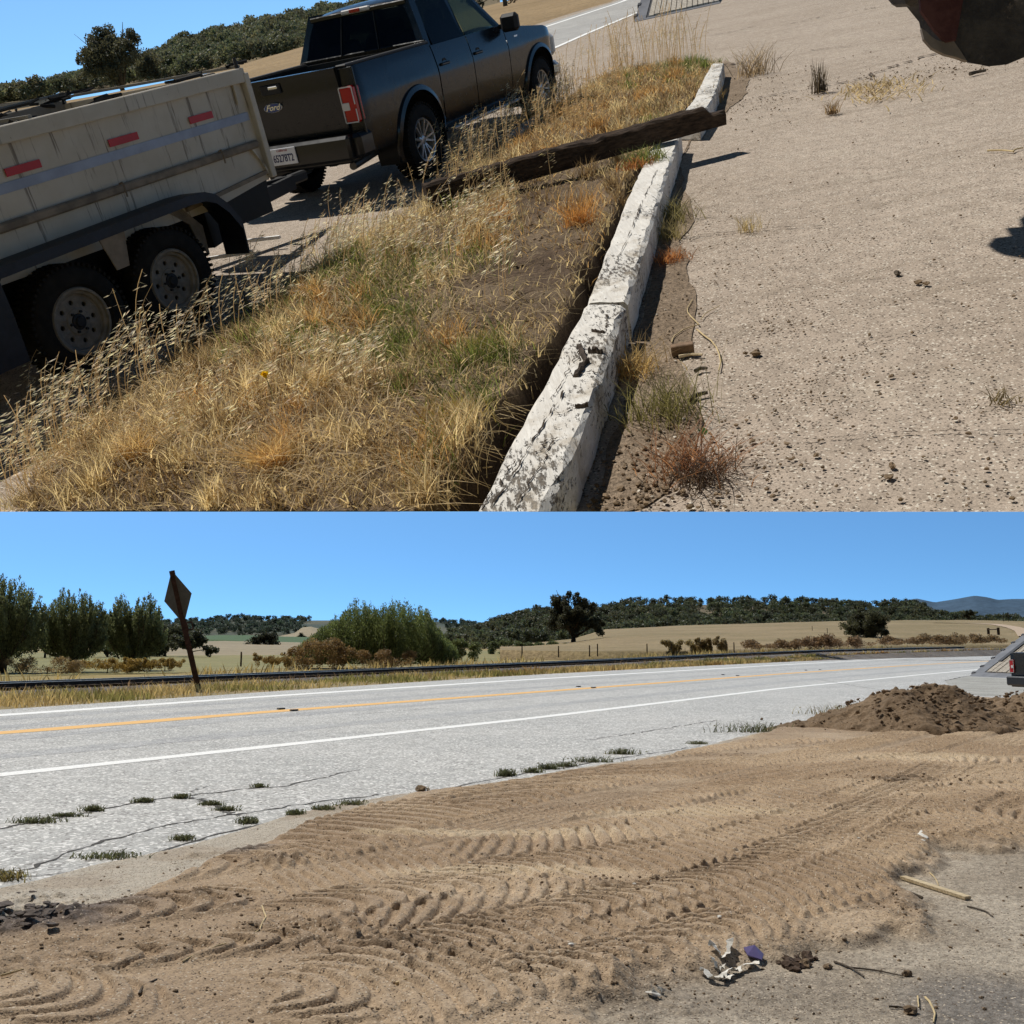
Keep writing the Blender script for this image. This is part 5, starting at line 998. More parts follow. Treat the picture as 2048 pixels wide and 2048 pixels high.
def timber(name, tl, tr, hgt, z0, mat, label, cat, seglen=.12, rough=.006, notch=None):
    """squared timber from its top-face edges (two polylines of ground positions)"""
    n = max(8, int(np.hypot(*(np.array(tl[-1]) - np.array(tl[0]))) / seglen)); A = resample(tl, n); B_ = resample(tr, n); o3 = np.array([*((A[0] + B_[0]) / 2), 0.]); G = []
    zt = z0 + hgt + (fbm(np.arange(n) * .3, np.zeros(n), 3, int(abs(A[0][0]) * 100)) - .5) * .02
    for k in range(n):
        a, b = A[k], B_[k]; w = (b - a); u_ = w / np.linalg.norm(w); r = lambda s=1: (rng.random() - .5) * rough * 2 * s
        pts = [(*(a + u_ * r()), z0), (*(a + u_ * (.0 + r())), zt[k] - .022), (*(a + u_ * (.022 + r())), zt[k] + r()), (*(a + w * .33), zt[k] + r(.6)), (*(a + w * .66), zt[k] + r(.6)), (*(b - u_ * (.024 + r(2))), zt[k] + r()), (*(b + u_ * r()), zt[k] - .024 + r()), (*(b + u_ * r()), z0)]
        G.append([np.array(p) - o3 for p in pts])
    G = np.array(G); q = MB().grid(G); m_ = G.shape[1]; nn = len(G); q.f.append(tuple(range(m_))); q.f.append(tuple(range((nn - 1) * m_, nn * m_))[::-1])
    q.f += [((k + 1) * m_, k * m_, k * m_ + m_ - 1, (k + 1) * m_ + m_ - 1) for k in range(nn - 1)]
    o = q.build(name, mat, None, TR(*o3)); meta(o, label, cat); return o
hB = .20
def shr(x, y, z=hB): return tuple(U(x, y, z)[:2])
o = timber("white_timber", [shr(880, 1140), shr(950, 1024), shr(1020, 885), shr(1100, 742), shr(1169, 611)], [shr(1010, 1170), shr(1092, 1024), shr(1146, 905), (shr(1198, 765)), shr(1250, 611)], hB, 0, m_beam, "nearest length of the white painted timber kerb, chipped and split on top", "timber kerb"); cutobj(o)
timber("white_timber", [shr(1173, 604, .21), shr(1213, 500, .21), shr(1248, 410, .21), shr(1290, 318, .21), shr(1322, 262, .21)], [shr(1253, 603, .21), shr(1290, 490, .21), shr(1318, 400, .21), shr(1345, 315, .21), shr(1362, 262, .21)], hB + .012, 0, m_beam, "middle length of the white timber kerb, passing under the dark timber", "timber kerb")
timber("white_timber", [shr(1352, 240), shr(1384, 204), shr(1400, 170), shr(1424, 126)], [shr(1398, 240), shr(1422, 205), shr(1436, 172), shr(1448, 126)], hB, 0, m_beam, "farthest length of the white timber kerb, beyond the dark timber", "timber kerb")
timber("white_timber", [shr(1012, 268, .12), shr(1060, 236, .12), shr(1106, 208, .12)], [shr(1030, 270, .12), shr(1076, 240, .12), shr(1118, 213, .12)], .12, 0, m_beam, "short pale board on the road side of the planter near the front wheel", "board")
m_kc = simple("kerb_crack_dark", (.06, .048, .038), .95, .1)
kern = [o_ for o_ in bpy.data.objects if o_.name.startswith("white_timber")][0]
for pts_, w_ in (([(985, 1010), (1040, 930), (1085, 850), (1130, 780)], .010), ([(1030, 1020), (1075, 940), (1110, 880)], .007), ([(960, 1015), (1000, 960), (1030, 915)], .006), ([(1100, 800), (1140, 735), (1165, 690)], .006), ([(1120, 745), (1150, 748), (1185, 742), (1206, 748)], .012), ([(1115, 830), (1145, 812), (1176, 806)], .009), ([(1205, 620), (1216, 640), (1210, 665)], .010), ([(1180, 612), (1215, 606), (1250, 608)], .012), ([(1235, 520), (1262, 460), (1284, 400)], .007), ([(1270, 440), (1296, 380), (1315, 340)], .006), ([(1160, 680), (1150, 700), (1165, 720)], .008), ([(1075, 905), (1090, 880), (1120, 875)], .010)):
    z_ = hB + (.0195 if pts_[0][1] < 606 or pts_[0][1] == 612 else .0085) ; p = resample([tuple(U(*q_, z_)[:2]) for q_ in pts_], 50); s_i = np.arange(50); d = np.gradient(p, axis=0); d /= np.linalg.norm(d, axis=1)[:, None]; nr = np.stack([-d[:, 1], d[:, 0]], 1); p = p + nr * ((fbm(s_i * .35, s_i * 0 + pts_[0][0], 3, 8) - .5) * .035)[:, None]; wv = (w_ * np.maximum(.0, vn(s_i * .5, s_i * 0, int(pts_[0][0])) * 1.6 - .25))[:, None] / 2
    c_ = kern.matrix_world.inverted() @ MU; o = npmesh("crack", np.concatenate([np.c_[p + nr * wv, np.full(50, z_)], np.c_[p - nr * wv, np.full(50, z_)]]), [(i_, i_ + 1, 51 + i_, 50 + i_) for i_ in range(49)], m_kc, kern, None); o.data.transform(c_)
# bits on the timber: splinters and a chip of broken wood
m_split = simple("dark_split_wood", (.075, .06, .05), .9, .1, var=.4, vs=30)
def slat(S_a, S_b, w, h, z, mat, label, cat, name="wood_splinter"):
    A, B_ = U(*S_a, z), U(*S_b, z); mid = (A + B_) / 2; q = MB(); n = 9; t = np.linspace(0, 1, n)[:, None]; p = A + (B_ - A) * t - mid; dd = (B_ - A)[:2]; dd /= np.linalg.norm(dd); nr = np.array([-dd[1], dd[0]]); G = []
    for i_ in range(n):
        a_, b_2 = w * (.25 + .5 * rng.random()), w * (.25 + .5 * rng.random()); c2 = p[i_]; G.append([(*(c2[:2] + nr * a_), c2[2] - .012), (*(c2[:2] + nr * a_ * .8), c2[2] + h * rng.random()), (*(c2[:2] - nr * b_2 * .7), c2[2] + h * rng.random()), (*(c2[:2] - nr * b_2), c2[2] - .012)])
    q.grid(np.array(G)); q.f += [(0, 1, 2, 3), (4 * n - 1, 4 * n - 2, 4 * n - 3, 4 * n - 4)]; o = q.build(name, mat, None, TR(*mid)); return meta(o, label, cat)
slat((1158, 690), (1172, 722), .022, .02, .212, m_split, "upper dark splinter standing on the white timber", "splinter")
slat((1172, 722), (1152, 750), .030, .02, .21, m_split, "lower dark splintered chip lying on the white timber", "splinter")
slat((1178, 700), (1204, 702), .018, .02, .216, m_split, "thin dark splinter pointing right on the white timber", "splinter")
slat((1184, 660), (1208, 664), .012, .01, .214, m_split, "small curved split low on the joint of the white timbers", "splinter")
slat((1150, 812), (1176, 808), .010, .01, .21, m_split, "thin dark crack splinter farther down the white timber", "splinter")
# ---------------- dark old railway timber lying across
m = Mt("dark_timber", .9, .15); gr = m.noise(4, 5, .75, m.mapped((1.2, 9, 9), (0, 0, rad(-24)))); m.col(m.mix(m.ramp(gr, .3, .72), (.022, .016, .013), (.095, .065, .046))); m.bump(gr, 1., .02); m_dkt = m.m
Pa, Pb = U(852, 392, .27), U(1444, 226, .36); ax_ = Pb - Pa; ln_ = np.linalg.norm(ax_); ax_ /= ln_; sid = np.cross(ax_, [0, 0, 1]); sid /= np.linalg.norm(sid); upv = np.cross(sid, ax_); n = 46; G = []
HT, WT = .205, .16
for k in range(n):
    t = k / (n - 1); rr_ = lambda s=.010: (rng.random() - .5) * 2 * s; c = ax_ * ln_ * t; gouge = .055 * max(0, 1 - abs(t - .60) / .16) * (vn(np.array([k * .8]), np.array([0.]), 5)[0]); h2 = 0; h_ = HT
    if t > .935: h_ = HT * .62
    G.append([c - sid * WT / 2 - upv * HT / 2, c - sid * WT / 2 + upv * (h_ - HT / 2 - .012 + rr_()), c - sid * (WT / 2 - .015) + upv * (h_ - HT / 2 + rr_()), c + sid * rr_() + upv * (h_ - HT / 2 - gouge + rr_()), c + sid * (WT / 2 - .02) + upv * (h_ - HT / 2 - gouge * .8 + rr_()), c + sid * WT / 2 + upv * (h_ - HT / 2 - .02 - gouge * .6 + rr_()), c + sid * (WT / 2 + rr_(.003)), c + sid * (WT / 2 - .01) - upv * HT / 2])
G = np.array(G); q = MB().grid(G); mm_ = 8; q.f += [tuple(range(mm_)), tuple(range((n - 1) * mm_, n * mm_))[::-1]] + [((k + 1) * mm_, k * mm_, k * mm_ + 7, (k + 1) * mm_ + 7) for k in range(n - 1)]
o = q.build("dark_timber", m_dkt, None, TR(*Pa)); meta(o, "long dark rotten timber lying across the planter and the white kerb", "timber")
Pm = U(858, 398, .05); o = timber("dark_block", [tuple(U(858, 384, .2)[:2]), tuple(U(880, 374, .2)[:2])], [tuple(U(868, 402, .2)[:2]), tuple(U(898, 388, .2)[:2])], .2, 0, m_dkt, "dark broken end block of old timber beside the left end of the long one", "timber block")
c = U(1385, 268); rockobj("black_clod", (c[0], c[1], .03), .07, m_clod, "black clod of soil under the notched end of the dark timber", "clod")
# ---------------- blocks, sticks and stones on the lot
m_bw = simple("brown_block", (.22, .15, .10), .85, .2, var=.3, vs=20)
c = U(1366, 709); meta(MB().box((0, 0, .03), (.115, .05, .055), bev=.004).build("wood_block", m_bw, None, TR(c[0], c[1], 0, -.15)), "small brown wooden block with a pale top on the lot beside the kerb", "wood block")
stickU = lambda a, b, w, mat, lab, cat, nm="stick", bend=.02, h=None: stick(nm, a, b, w, h or w, mat, lab, cat, lambda x, y: U(x, y), bend=bend)
stickU((1358, 717), (1405, 713), .018, m_wood, "pale stick lying right against the small wooden block", "stick")
stickU((1391, 746), (1415, 741), .022, m_twig, "short dark stick below the small wooden block", "stick")
stickU((1380, 806), (1416, 790), .026, m_twig, "dark stick farther down, right of the grass tuft", "stick")
stickU((1334, 795), (1354, 786), .014, m_twig, "small dark forked stick left of the lower dark stick", "stick")
stickU((1346, 686), (1398, 650), .008, m_straw, "pale curved straw bending towards the loose soil", "straw", "straw", .05)
stickU((1398, 650), (1385, 600), .008, m_straw, "upper part of the curved pale straw beside the soil", "straw", "straw", .04)
stickU((1394, 660), (1440, 742), .009, m_straw, "long straight pale straw right of the wooden block", "straw", "straw", .04)
stickU((1975, 303), (2026, 305), .016, m_straw, "pale bent twig lying on the lot near the right edge", "twig", "twig", .02); stickU((2026, 305), (2046, 297), .014, m_straw, "upper end of the pale twig cut by the right edge", "twig", "twig")
stickU((1940, 152), (1972, 145), .045, m_twig, "dark flat chip of asphalt under the excavator bucket", "chip", "asphalt_chip")
stickU((1402, 640), (1440, 612), .006, m_straw, "fine pale stem in the loose soil beside the kerb", "stem", "stem")
for x, y, s, lb, mt_ in ((1836, 566, .028, "left one of two grey pebbles side by side on the lot", m_clod), (1852, 569, .032, "right one of two grey pebbles side by side on the lot", m_clod), (1795, 548, .03, "dark flat scrap above left of the two pebbles", m_twig), (1511, 708, .035, "round black tar lump on the lot level with the wooden block", m_clod), (1491, 707, .016, "little black lump left of the round black one", m_clod),
                          (1739, 670, .016, "tiny dark stone in the middle of the lot", m_clod), (1782, 753, .018, "tiny dark stone below the middle of the lot", m_clod), (1911, 838, .018, "dark stone at the right part of the lot", m_clod), (1784, 933, .022, "brown pebble near the bottom of the lot", m_clod), (1779, 955, .022, "black pebble at the bottom of the lot", m_clod), (1632, 911, .016, "small dark pebble near the bottom left of the lot", m_clod)):
    s *= .62; c = U(x, y); rockobj("pebble", (c[0], c[1], s * .3), s, mt_, lb, "pebble")
for j, (x, y, s) in enumerate(((1325, 600, .03), (1435, 541, .02), (1425, 830, .05), (1418, 856, .05))):
    pass
# tar spots and stains are part of the surface: loose dark gravel
P = []; S_ = []
for cx, cy, sx, sy, k, sm in ((1585, 604, .10, .05, 60, .010), (1572, 652, .12, .08, 80, .010), (1605, 773, .12, .07, 70, .009), (1640, 805, .14, .09, 90, .010), (1668, 753, .13, .05, 60, .009), (1684, 717, .12, .04, 50, .010), (1690, 478, .2, .07, 70, .009), (1965, 805, .12, .08, 60, .01),
                              (1310, 930, .25, .25, 240, .018), (1300, 1000, .2, .2, 220, .022), (1350, 890, .3, .2, 180, .014), (1380, 960, .25, .2, 140, .012), (1330, 700, .2, .3, 160, .010), (1320, 620, .14, .5, 260, .009), (1360, 450, .3, .8, 260, .012), (1460, 170, .8, .8, 220, .02), (1440, 230, .5, .6, 200, .02),
                              (1640, 175, 1.6, .35, 260, .016), (1560, 195, 1.4, .3, 160, .014), (1810, 140, 1.6, .5, 300, .018), (1880, 140, 1.0, .35, 220, .02), (1940, 135, .5, .3, 120, .025), (1500, 560, .6, .4, 80, .009), (1420, 560, .25, .4, 160, .010)):
    c = U(cx, cy); P.append(np.stack([rng.normal(c[0], sx, k), rng.normal(c[1], sy, k)], 1)); S_.append(sm * .7 * (.2 + .8 * rng.random(k) ** 2.5))
k = 1100; sxy = np.stack([rng.uniform(1180, 2150, k), 1020 - 1010 * rng.random(k) ** 1.3], 1); g_ = np.array([U(*q) for q in sxy]); P.append(g_[:, :2]); S_.append(.0025 + .008 * rng.random(k) ** 4)
P = np.concatenate(P); S_ = np.concatenate(S_); v, f = rocks(np.c_[P, S_ * .3], S_, rng); o = npmesh("loose_gravel", v, f, m_clod, None, ID, cut=True); meta(o, kind='stuff', label="dark crumbs and gravel scattered on the lot")
k = 1100; sxy = np.stack([rng.uniform(1180, 2150, k), 1020 - 900 * rng.random(k) ** 1.2], 1); g_ = np.array([U(*q) for q in sxy]); s_ = .002 + .005 * rng.random(k) ** 3
v, f = rocks(np.c_[g_[:, :2], s_ * .3], s_, rng); o = npmesh("pale_gravel", v, f, simple("pale_stone", (.62, .56, .47), .8), None, ID, cut=True); meta(o, kind='stuff', label="pale grit scattered on the lot")
k = 9000; c_ = rng.uniform(0, 1, (k, 2)); XY = np.stack([-3 + 8 * c_[:, 0], 3 * 6 ** c_[:, 1]], 1); kk = inpoly(XY[:, 0], XY[:, 1], PL2); XY = XY[kk]; s_ = .004 + .016 * rng.random(len(XY)) ** 3
v, f = rocks(np.c_[XY, zplant(XY[:, 0], XY[:, 1]) + s_ * .2], s_, rng); o = npmesh("planter_crumbs", v, f, m_clod, None, ID, cut=True); meta(o, kind='stuff', label="crumbs of dark soil between the grass")
m_lc = simple("lot_crack", (.085, .065, .05), .95, .1, var=.4, vs=8)
for pts_, w_ in (([(1385, 232), (1450, 215), (1540, 190), (1640, 172), (1720, 158), (1790, 132), (1850, 112), (1900, 98)], .07), ([(1430, 130), (1470, 128), (1500, 122)], .12), ([(1560, 52), (1640, 34), (1700, 22), (1790, 10)], .05), ([(1420, 72), (1480, 60), (1510, 52)], .06), ([(1460, 135), (1520, 128), (1570, 112)], .04), ([(1620, 100), (1700, 92), (1800, 78), (1850, 72)], .03), ([(1300, 512), (1400, 470), (1560, 455), (1700, 450)], .012), ([(1700, 690), (1850, 660), (2000, 640)], .008), ([(1600, 880), (1800, 865), (2040, 860)], .008)):
    p = resample(Up(pts_), 120); s_i = np.arange(120); off = (fbm(s_i * .3, s_i * 0 + pts_[0][0], 3, 5) - .5) * w_ * 3; d = np.gradient(p, axis=0); d /= np.linalg.norm(d, axis=1)[:, None]; nr = np.stack([-d[:, 1], d[:, 0]], 1); p = p + nr * off[:, None]; wv = (w_ * np.maximum(0, vn(s_i * .6, s_i * 0, int(pts_[0][0])) * 1.8 - .45))[:, None] / 2
    meta(npmesh("lot_crack", np.concatenate([np.c_[p + nr * wv, np.full(120, .004)], np.c_[p - nr * wv, np.full(120, .004)]]), [(i_, i_ + 1, 121 + i_, 120 + i_) for i_ in range(119)], m_lc, None, ID), **STR)
# plank ramp at the far end of the lot
def Uz(x, y, z): return U(x, y, z)
A = U(1268, 44); B_ = U(1440, 6); D = Ud(1310, -45, 52); D[2] = 1.5
ramp_deck(A, B_, D + (B_ - A), D, "grey plank ramp at the top edge beyond the lot", .02)
# ---------------- grass of the planter
def inplant(k, pad=0):
    out = []
    while sum(map(len, out)) < k:
        c_ = rng.uniform(0, 1, (k * 2, 2)); XY = np.stack([-3.1 + 8.5 * c_[:, 0], 2.7 * 7 ** c_[:, 1]], 1); XY = XY[inpoly(XY[:, 0], XY[:, 1], PL2)]; out.append(XY)
    return np.concatenate(out)[:k]
def regionw(XY, blobs):
    S_ = projU(np.c_[XY, np.zeros(len(XY)) + .05]); w = np.zeros(len(XY))
    for x, y, rx, ry, a in blobs: w = np.maximum(w, a * np.exp(-(((S_[:, 0] - x) / rx) ** 2 + ((S_[:, 1] - y) / ry) ** 2)))
    return w, S_
GREEN = [(800, 640, 90, 60, 1), (690, 560, 120, 60, .8), (500, 640, 110, 40, .9), (780, 730, 70, 60, 1), (1000, 740, 50, 40, .9), (880, 800, 60, 50, .7), (950, 540, 60, 60, .5), (1300, 260, 30, 30, .3), (880, 930, 40, 40, .6), (1370, 130, 60, 40, .9), (1260, 150, 60, 30, .5), (600, 720, 90, 40, .5)]
ORNG = [(730, 640, 60, 60, .9), (1060, 480, 70, 50, 1), (1160, 470, 50, 50, 1), (1000, 500, 60, 30, .8), (950, 690, 90, 30, .8), (880, 870, 60, 60, .7), (560, 860, 200, 60, .6), (1150, 240, 120, 60, 1), (1300, 180, 80, 40, .9), (1080, 300, 90, 50, .8), (450, 800, 120, 50, .6), (1000, 430, 100, 40, .8), (250, 900, 120, 50, .4)]
BARE = [(1080, 560, 110, 130, 1.1), (990, 600, 110, 70, 1.1), (1140, 400, 110, 55, 1.1), (1060, 440, 90, 50, .9), (960, 650, 80, 50, .8), (1160, 330, 70, 40, .9), (900, 560, 60, 60, .5), (760, 960, 80, 30, .7), (1200, 300, 40, 40, .6), (1020, 400, 80, 50, .85), (900, 640, 60, 60, .6), (840, 900, 60, 40, .6), (1200, 220, 80, 40, .4)]
XY = inplant(58000); near = (3.0 / XY[:, 1]) ** .3; gw, S_ = regionw(XY, GREEN); ow, _ = regionw(XY, ORNG); bw, _ = regionw(XY, BARE); cl = fbm(XY[:, 0] * 3, XY[:, 1] * 3, 3, 700)
kk = (rng.random(len(XY)) < np.clip((1 - .88 * bw) * (.2 + 1.1 * cl), 0, 1)) & (S_[:, 1] < 1060); XY, gw, ow, bw, cl = XY[kk], gw[kk], ow[kk], bw[kk], cl[kk]
n = len(XY); base = np.tile([(.46, .37, .24)], (n, 1)); r_ = rng.random(n); base = np.where((r_ < ow * .8)[:, None], [(.42, .27, .13)], base); base = np.where((rng.random(n) < gw * .85)[:, None], [(.15, .18, .055)], base); base = np.where((rng.random(n) < .2)[:, None], [(.55, .47, .30)], base)
root = np.c_[XY, zplant(XY[:, 0], XY[:, 1]) - .01]; hh_ = (.04 + .09 * rng.random(n) * (.5 + cl)) * (1 - .4 * bw)
o = blademesh("dry_grass", root, hh_, .0036 + .0008 * XY[:, 1], 1.1, base, rng, .35, .5, ID, True); meta(o, kind='stuff', label="short dry grass covering the planter")
# clumps: stems standing together, each clump with its own colour
CC_ = inplant(340); gw, S_ = regionw(CC_, GREEN); ow, _ = regionw(CC_, ORNG); bw, _ = regionw(CC_, BARE); kk = rng.random(len(CC_)) > bw * .95; CC_, gw, ow = CC_[kk], gw[kk], ow[kk]; R0, H0, C0 = [], [], []
for (x, y), g1, o1 in zip(CC_, gw, ow):
    k = rng.integers(25, 80); r_ = rng.uniform(.02, .07) * (1 + y * .05); XY = np.array([x, y]) + rng.normal(size=(k, 2)) * r_; R0.append(XY); H0.append(rng.uniform(.09, .22) * (.5 + .7 * rng.random(k))); u_ = rng.random()
    c_ = (.16, .20, .06) if u_ < g1 * .9 else ((.46, .29, .13) if u_ < g1 * .9 + o1 * .8 else ((.24, .17, .10) if rng.random() < .35 else (.66, .56, .37))); C0.append(np.tile(c_, (k, 1)))
XY = np.concatenate(R0); o = blademesh("grass_clumps", np.c_[XY, zplant(XY[:, 0], XY[:, 1])], np.concatenate(H0), .0035 + .0006 * XY[:, 1], .7, np.concatenate(C0), rng, .35, .5, ID, True); meta(o, kind='stuff', label="clumps of straw, rusty and green grass in the planter")
# green weeds in patches
XY = inplant(26000); gw, S_ = regionw(XY, GREEN); XY = XY[rng.random(len(XY)) < gw * .8 * sst(.35, .6, fbm(XY[:, 0] * 4, XY[:, 1] * 4, 3, 720))]; n = len(XY); root = np.c_[XY, zplant(XY[:, 0], XY[:, 1])]
o = blademesh("green_weeds", root, .08 + .14 * rng.random(n), .006, .7, (.12, .16, .05), rng, .4, .5, ID, True); meta(o, kind='stuff', label="green weeds among the dry grass")
# fallen straw lying flat
XY = inplant(11000); bw, S_ = regionw(XY, BARE); sw, _ = regionw(XY, [(560, 920, 330, 120, 1), (300, 900, 200, 100, 1), (700, 850, 150, 80, .9), (850, 640, 200, 90, .5), (640, 700, 200, 90, .6)]); kk = rng.random(len(XY)) < sw + .12; XY = XY[kk]; n = len(XY)
root = np.c_[XY, zplant(XY[:, 0], XY[:, 1]) + .02 + .05 * rng.random(n)]; o = blademesh("fallen_straw", root, .05 + .06 * rng.random(n), .0042 + .0006 * XY[:, 1], 3.4, (.66, .54, .34), rng, .3, .8, ID, True); meta(o, kind='stuff', label="pale fallen straw lying flat over the planter")
# star-shaped straw tufts
def tuft(S, n, h, lean, colr, label, w=.004, name="grass_tuft", cat="grass tuft", spread=.03, zb=None, droop=.5):
    c = U(*S); z = zplant(np.array([c[0]]), np.array([c[1]]))[0] if zb is None else zb; z = max(z, 0); root = rng.normal(size=(n, 3)) * np.array([spread, spread, 0]); o = blademesh(name, root, h * (.5 + .8 * rng.random(n)), w, lean, colr, rng, .3, droop, TR(c[0], c[1], z)); cutobj(o); return meta(o, label, cat)
tuft((560, 985), 420, .16, 1.5, (.62, .45, .22), "star shaped tuft of straw at the bottom of the planter", .0045); tuft((300, 960), 200, .15, 1.4, (.6, .44, .22), "straw tuft at the lower left of the planter", .0045)
tuft((980, 745), 260, .10, .7, (.28, .26, .08), "yellow green tuft at the edge of the trench, middle right", .0045, spread=.06); tuft((1163, 478), 240, .22, .9, (.50, .26, .09), "orange tuft against the dark gap beside the kerb", .005, spread=.05)
tuft((915, 890), 260, .07, .7, (.42, .34, .12), "golden tuft overhanging the dark trench near the bottom", .0045, spread=.08); tuft((1004, 470), 120, .20, .8, (.50, .26, .10), "orange tuft below the dark timber in the middle of the planter", .005, spread=.05)
tuft((1340, 476), 140, .16, .9, (.30, .26, .14), "grey green tuft right of the kerb on the lot, above the orange one", .005, zb=0, spread=.06); tuft((1345, 520), 160, .08, 1.2, (.42, .20, .09), "low orange tuft right of the kerb", .006, zb=0, spread=.06)
tuft((1270, 745), 260, .14, 1.2, (.50, .37, .18), "pale dry tuft against the right side of the kerb", .0045, zb=0, spread=.07); tuft((1330, 830), 260, .20, .8, (.20, .19, .09), "green weed in the loose soil right of the kerb, lower part", .005, zb=0, spread=.10)
tuft((1375, 935), 240, .14, 1.4, (.38, .20, .11), "reddish dry tuft at the bottom of the loose soil", .005, zb=0, spread=.09); tuft((1400, 960), 160, .12, 1.6, (.10, .075, .06), "dark dead tuft pointing right at the bottom of the loose soil", .005, zb=0, spread=.05)
tuft((1500, 462), 90, .12, .7, (.50, .42, .26), "small thin pale tuft on the lot right of the kerb's middle", .004, zb=0, spread=.04); tuft((1640, 185), 60, .32, .25, (.10, .08, .06), "single dark upright weed on the crack of the lot", .012, zb=0, spread=.05)
tuft((1745, 178), 160, .10, 2.2, (.46, .38, .25), "pile of pale straw on the crack of the lot, left part", .02, zb=0, spread=.22); tuft((1770, 192), 90, .10, 2.4, (.46, .38, .25), "thinner pale straw below the pile on the crack", .018, zb=0, spread=.25); tuft((1665, 228), 60, .14, .9, (.30, .22, .14), "little brown sprig on the lot below the crack", .012, zb=0)
tuft((1508, 150), 120, .40, .8, (.34, .27, .20), "dry leafless weed on the lot beyond the far end of the kerb", .012, zb=0, spread=.14); tuft((1295, 372), 200, .14, 1.1, (.17, .20, .07), "green weed growing on top of the white kerb", .010, zb=.2, spread=.09); tuft((1278, 382), 120, .10, 1.2, (.38, .18, .07), "red brown weed growing on top of the white kerb", .010, zb=.2, spread=.07)
tuft((1345, 440), 160, .18, 1.2, (.22, .2, .10), "trailing green weed in the shadow right of the kerb", .007, zb=0, spread=.10); tuft((1420, 210), 120, .22, .8, (.34, .24, .11), "dry tuft right of the far white timber", .012, zb=0, spread=.08)
tuft((2000, 805), 40, .06, 1.1, (.22, .18, .10), "tiny brown weed at the right of the lot", .006, zb=0, spread=.03); tuft((1085, 245), 160, .3, .7, (.10, .13, .05), "green grass beside the truck's front wheel", .012, spread=.2)
c = U(1404, 880); V, f = quads(np.array([[0, 0, .02], [.015, .01, .025]]), .05, rng, .9, 3); o = npmesh2("green_leaf", V, [f], m_leaf, None, TR(c[0], c[1], .01), np.tile([(.12, .26, .10)], (8, 1))); meta(o, "single round bright green leaf in the loose soil right of the kerb", "leaf")
# roots hanging in the trench
q = MB()
for k in range(34):
    S0 = (rng.uniform(855, 1010), 0); t_ = (S0[0] - 855) / 155; c = U(S0[0], 1000 - 200 * t_, .14); e_ = c + np.array([rng.uniform(.02, .16), rng.uniform(-.1, .05), -rng.uniform(.02, .12)]); q.tube([c, (c + e_) / 2 + rng.normal(size=3) * .02, e_], [.0022, .0018, .001], 4)
o = q.build("dry_roots", m_straw, None, ID); meta(o, kind='stuff', label="dry roots hanging out of the cut bank into the trench"); cutobj(o)
stickU((880, 958), (985, 935), .009, m_straw, "long pale stem reaching from the planter over the trench", "stem", "stem"); bpy.data.objects[-1] if False else None
# ---------------- wild oats: stems with hanging spikelets
def oats(name, pos, H, rng, lean_dir, lean, colr, spk=22, label=None, z=None, M=None, size=.044):
    """pos (n,2); returns one mesh of n oat plants"""
    V, Q, T, Cc = [], [], [], []; nv = 0
    for (x, y), h in zip(pos, H):
        a = rng.random() * 6.28; ln2 = lean * (.3 + rng.random()); dx = lean_dir[0] * ln2 + math.cos(a) * .15; dy = lean_dir[1] * ln2 + math.sin(a) * .15; zb = (zplant(np.array([x]), np.array([y]))[0] if z is None else z) - .01
        t = np.linspace(0, 1, 8); st_ = np.stack([x + dx * h * t ** 2, y + dy * h * t ** 2, zb + h * (t - .12 * t ** 3)], 1); w = .0028 * (1 + .07 * y)
        side = np.array([uu[0] * 0 + ur[0], ur[1], 0]) * w / 2
        v = np.stack([st_ - side, st_ + side], 1).reshape(-1, 3); V.append(v); Q += [(nv + 2 * i, nv + 2 * i + 1, nv + 2 * i + 3, nv + 2 * i + 2) for i in range(7)]; nv += 16; Cc.append(np.tile(np.array((.46, .33, .20)), (16, 1)))
        k = int(spk * (.6 + .8 * rng.random())); tt = 1 - .52 * rng.random(k) ** .9; P = np.stack([np.interp(tt, t, st_[:, j]) for j in range(3)], 1); a2 = rng.random(k) * 6.28; rad_ = (.02 + .06 * rng.random(k)) * (1.25 - tt) * 2.0 * min(1, h * 1.6)
        E = P + np.stack([np.cos(a2) * rad_, np.sin(a2) * rad_, -.01 - .025 * rng.random(k)], 1); dirn = np.stack([-lean_dir[0] * .9 + np.cos(a2) * .45, -lean_dir[1] * .9 + np.sin(a2) * .45, -.05 - .45 * rng.random(k)], 1); dirn /= np.linalg.norm(dirn, axis=1)[:, None]
        s = size * (.7 + .5 * rng.random(k))[:, None]; vw = np.cross(dirn, uf); vw /= np.linalg.norm(vw, axis=1)[:, None] + 1e-6; vw = vw + .5 * rng.normal(size=(k, 3)); vw /= np.linalg.norm(vw, axis=1)[:, None]; wd = s * .075
        a_, b_, c_, d_ = E, E + dirn * s * .35 + vw * wd, E + dirn * s, E + dirn * s * .35 - vw * wd; v = np.stack([a_, b_, c_, d_], 1).reshape(-1, 3); V.append(v); Q += [(nv + 4 * i, nv + 4 * i + 1, nv + 4 * i + 2, nv + 4 * i + 3) for i in range(k)]; nv += 4 * k; Cc.append(lcol(k, colr, .25, rng))
        # thread to each spikelet
        sd2 = vw * .0006 * (1 + .1 * y); v = np.stack([P - sd2, P + sd2, E], 1).reshape(-1, 3); V.append(v); T += [(nv + 3 * i, nv + 3 * i + 1, nv + 3 * i + 2) for i in range(k)]; nv += 3 * k; Cc.append(lcol(k, np.array(colr) * .7, .2, rng, 3))
    return npmesh2(name, np.concatenate(V), [np.array(Q), np.array(T)], m_blade, None, M or ID, np.concatenate(Cc), True)
OC = (.90, .82, .66)
lean_d = ur[:2] / np.linalg.norm(ur[:2])
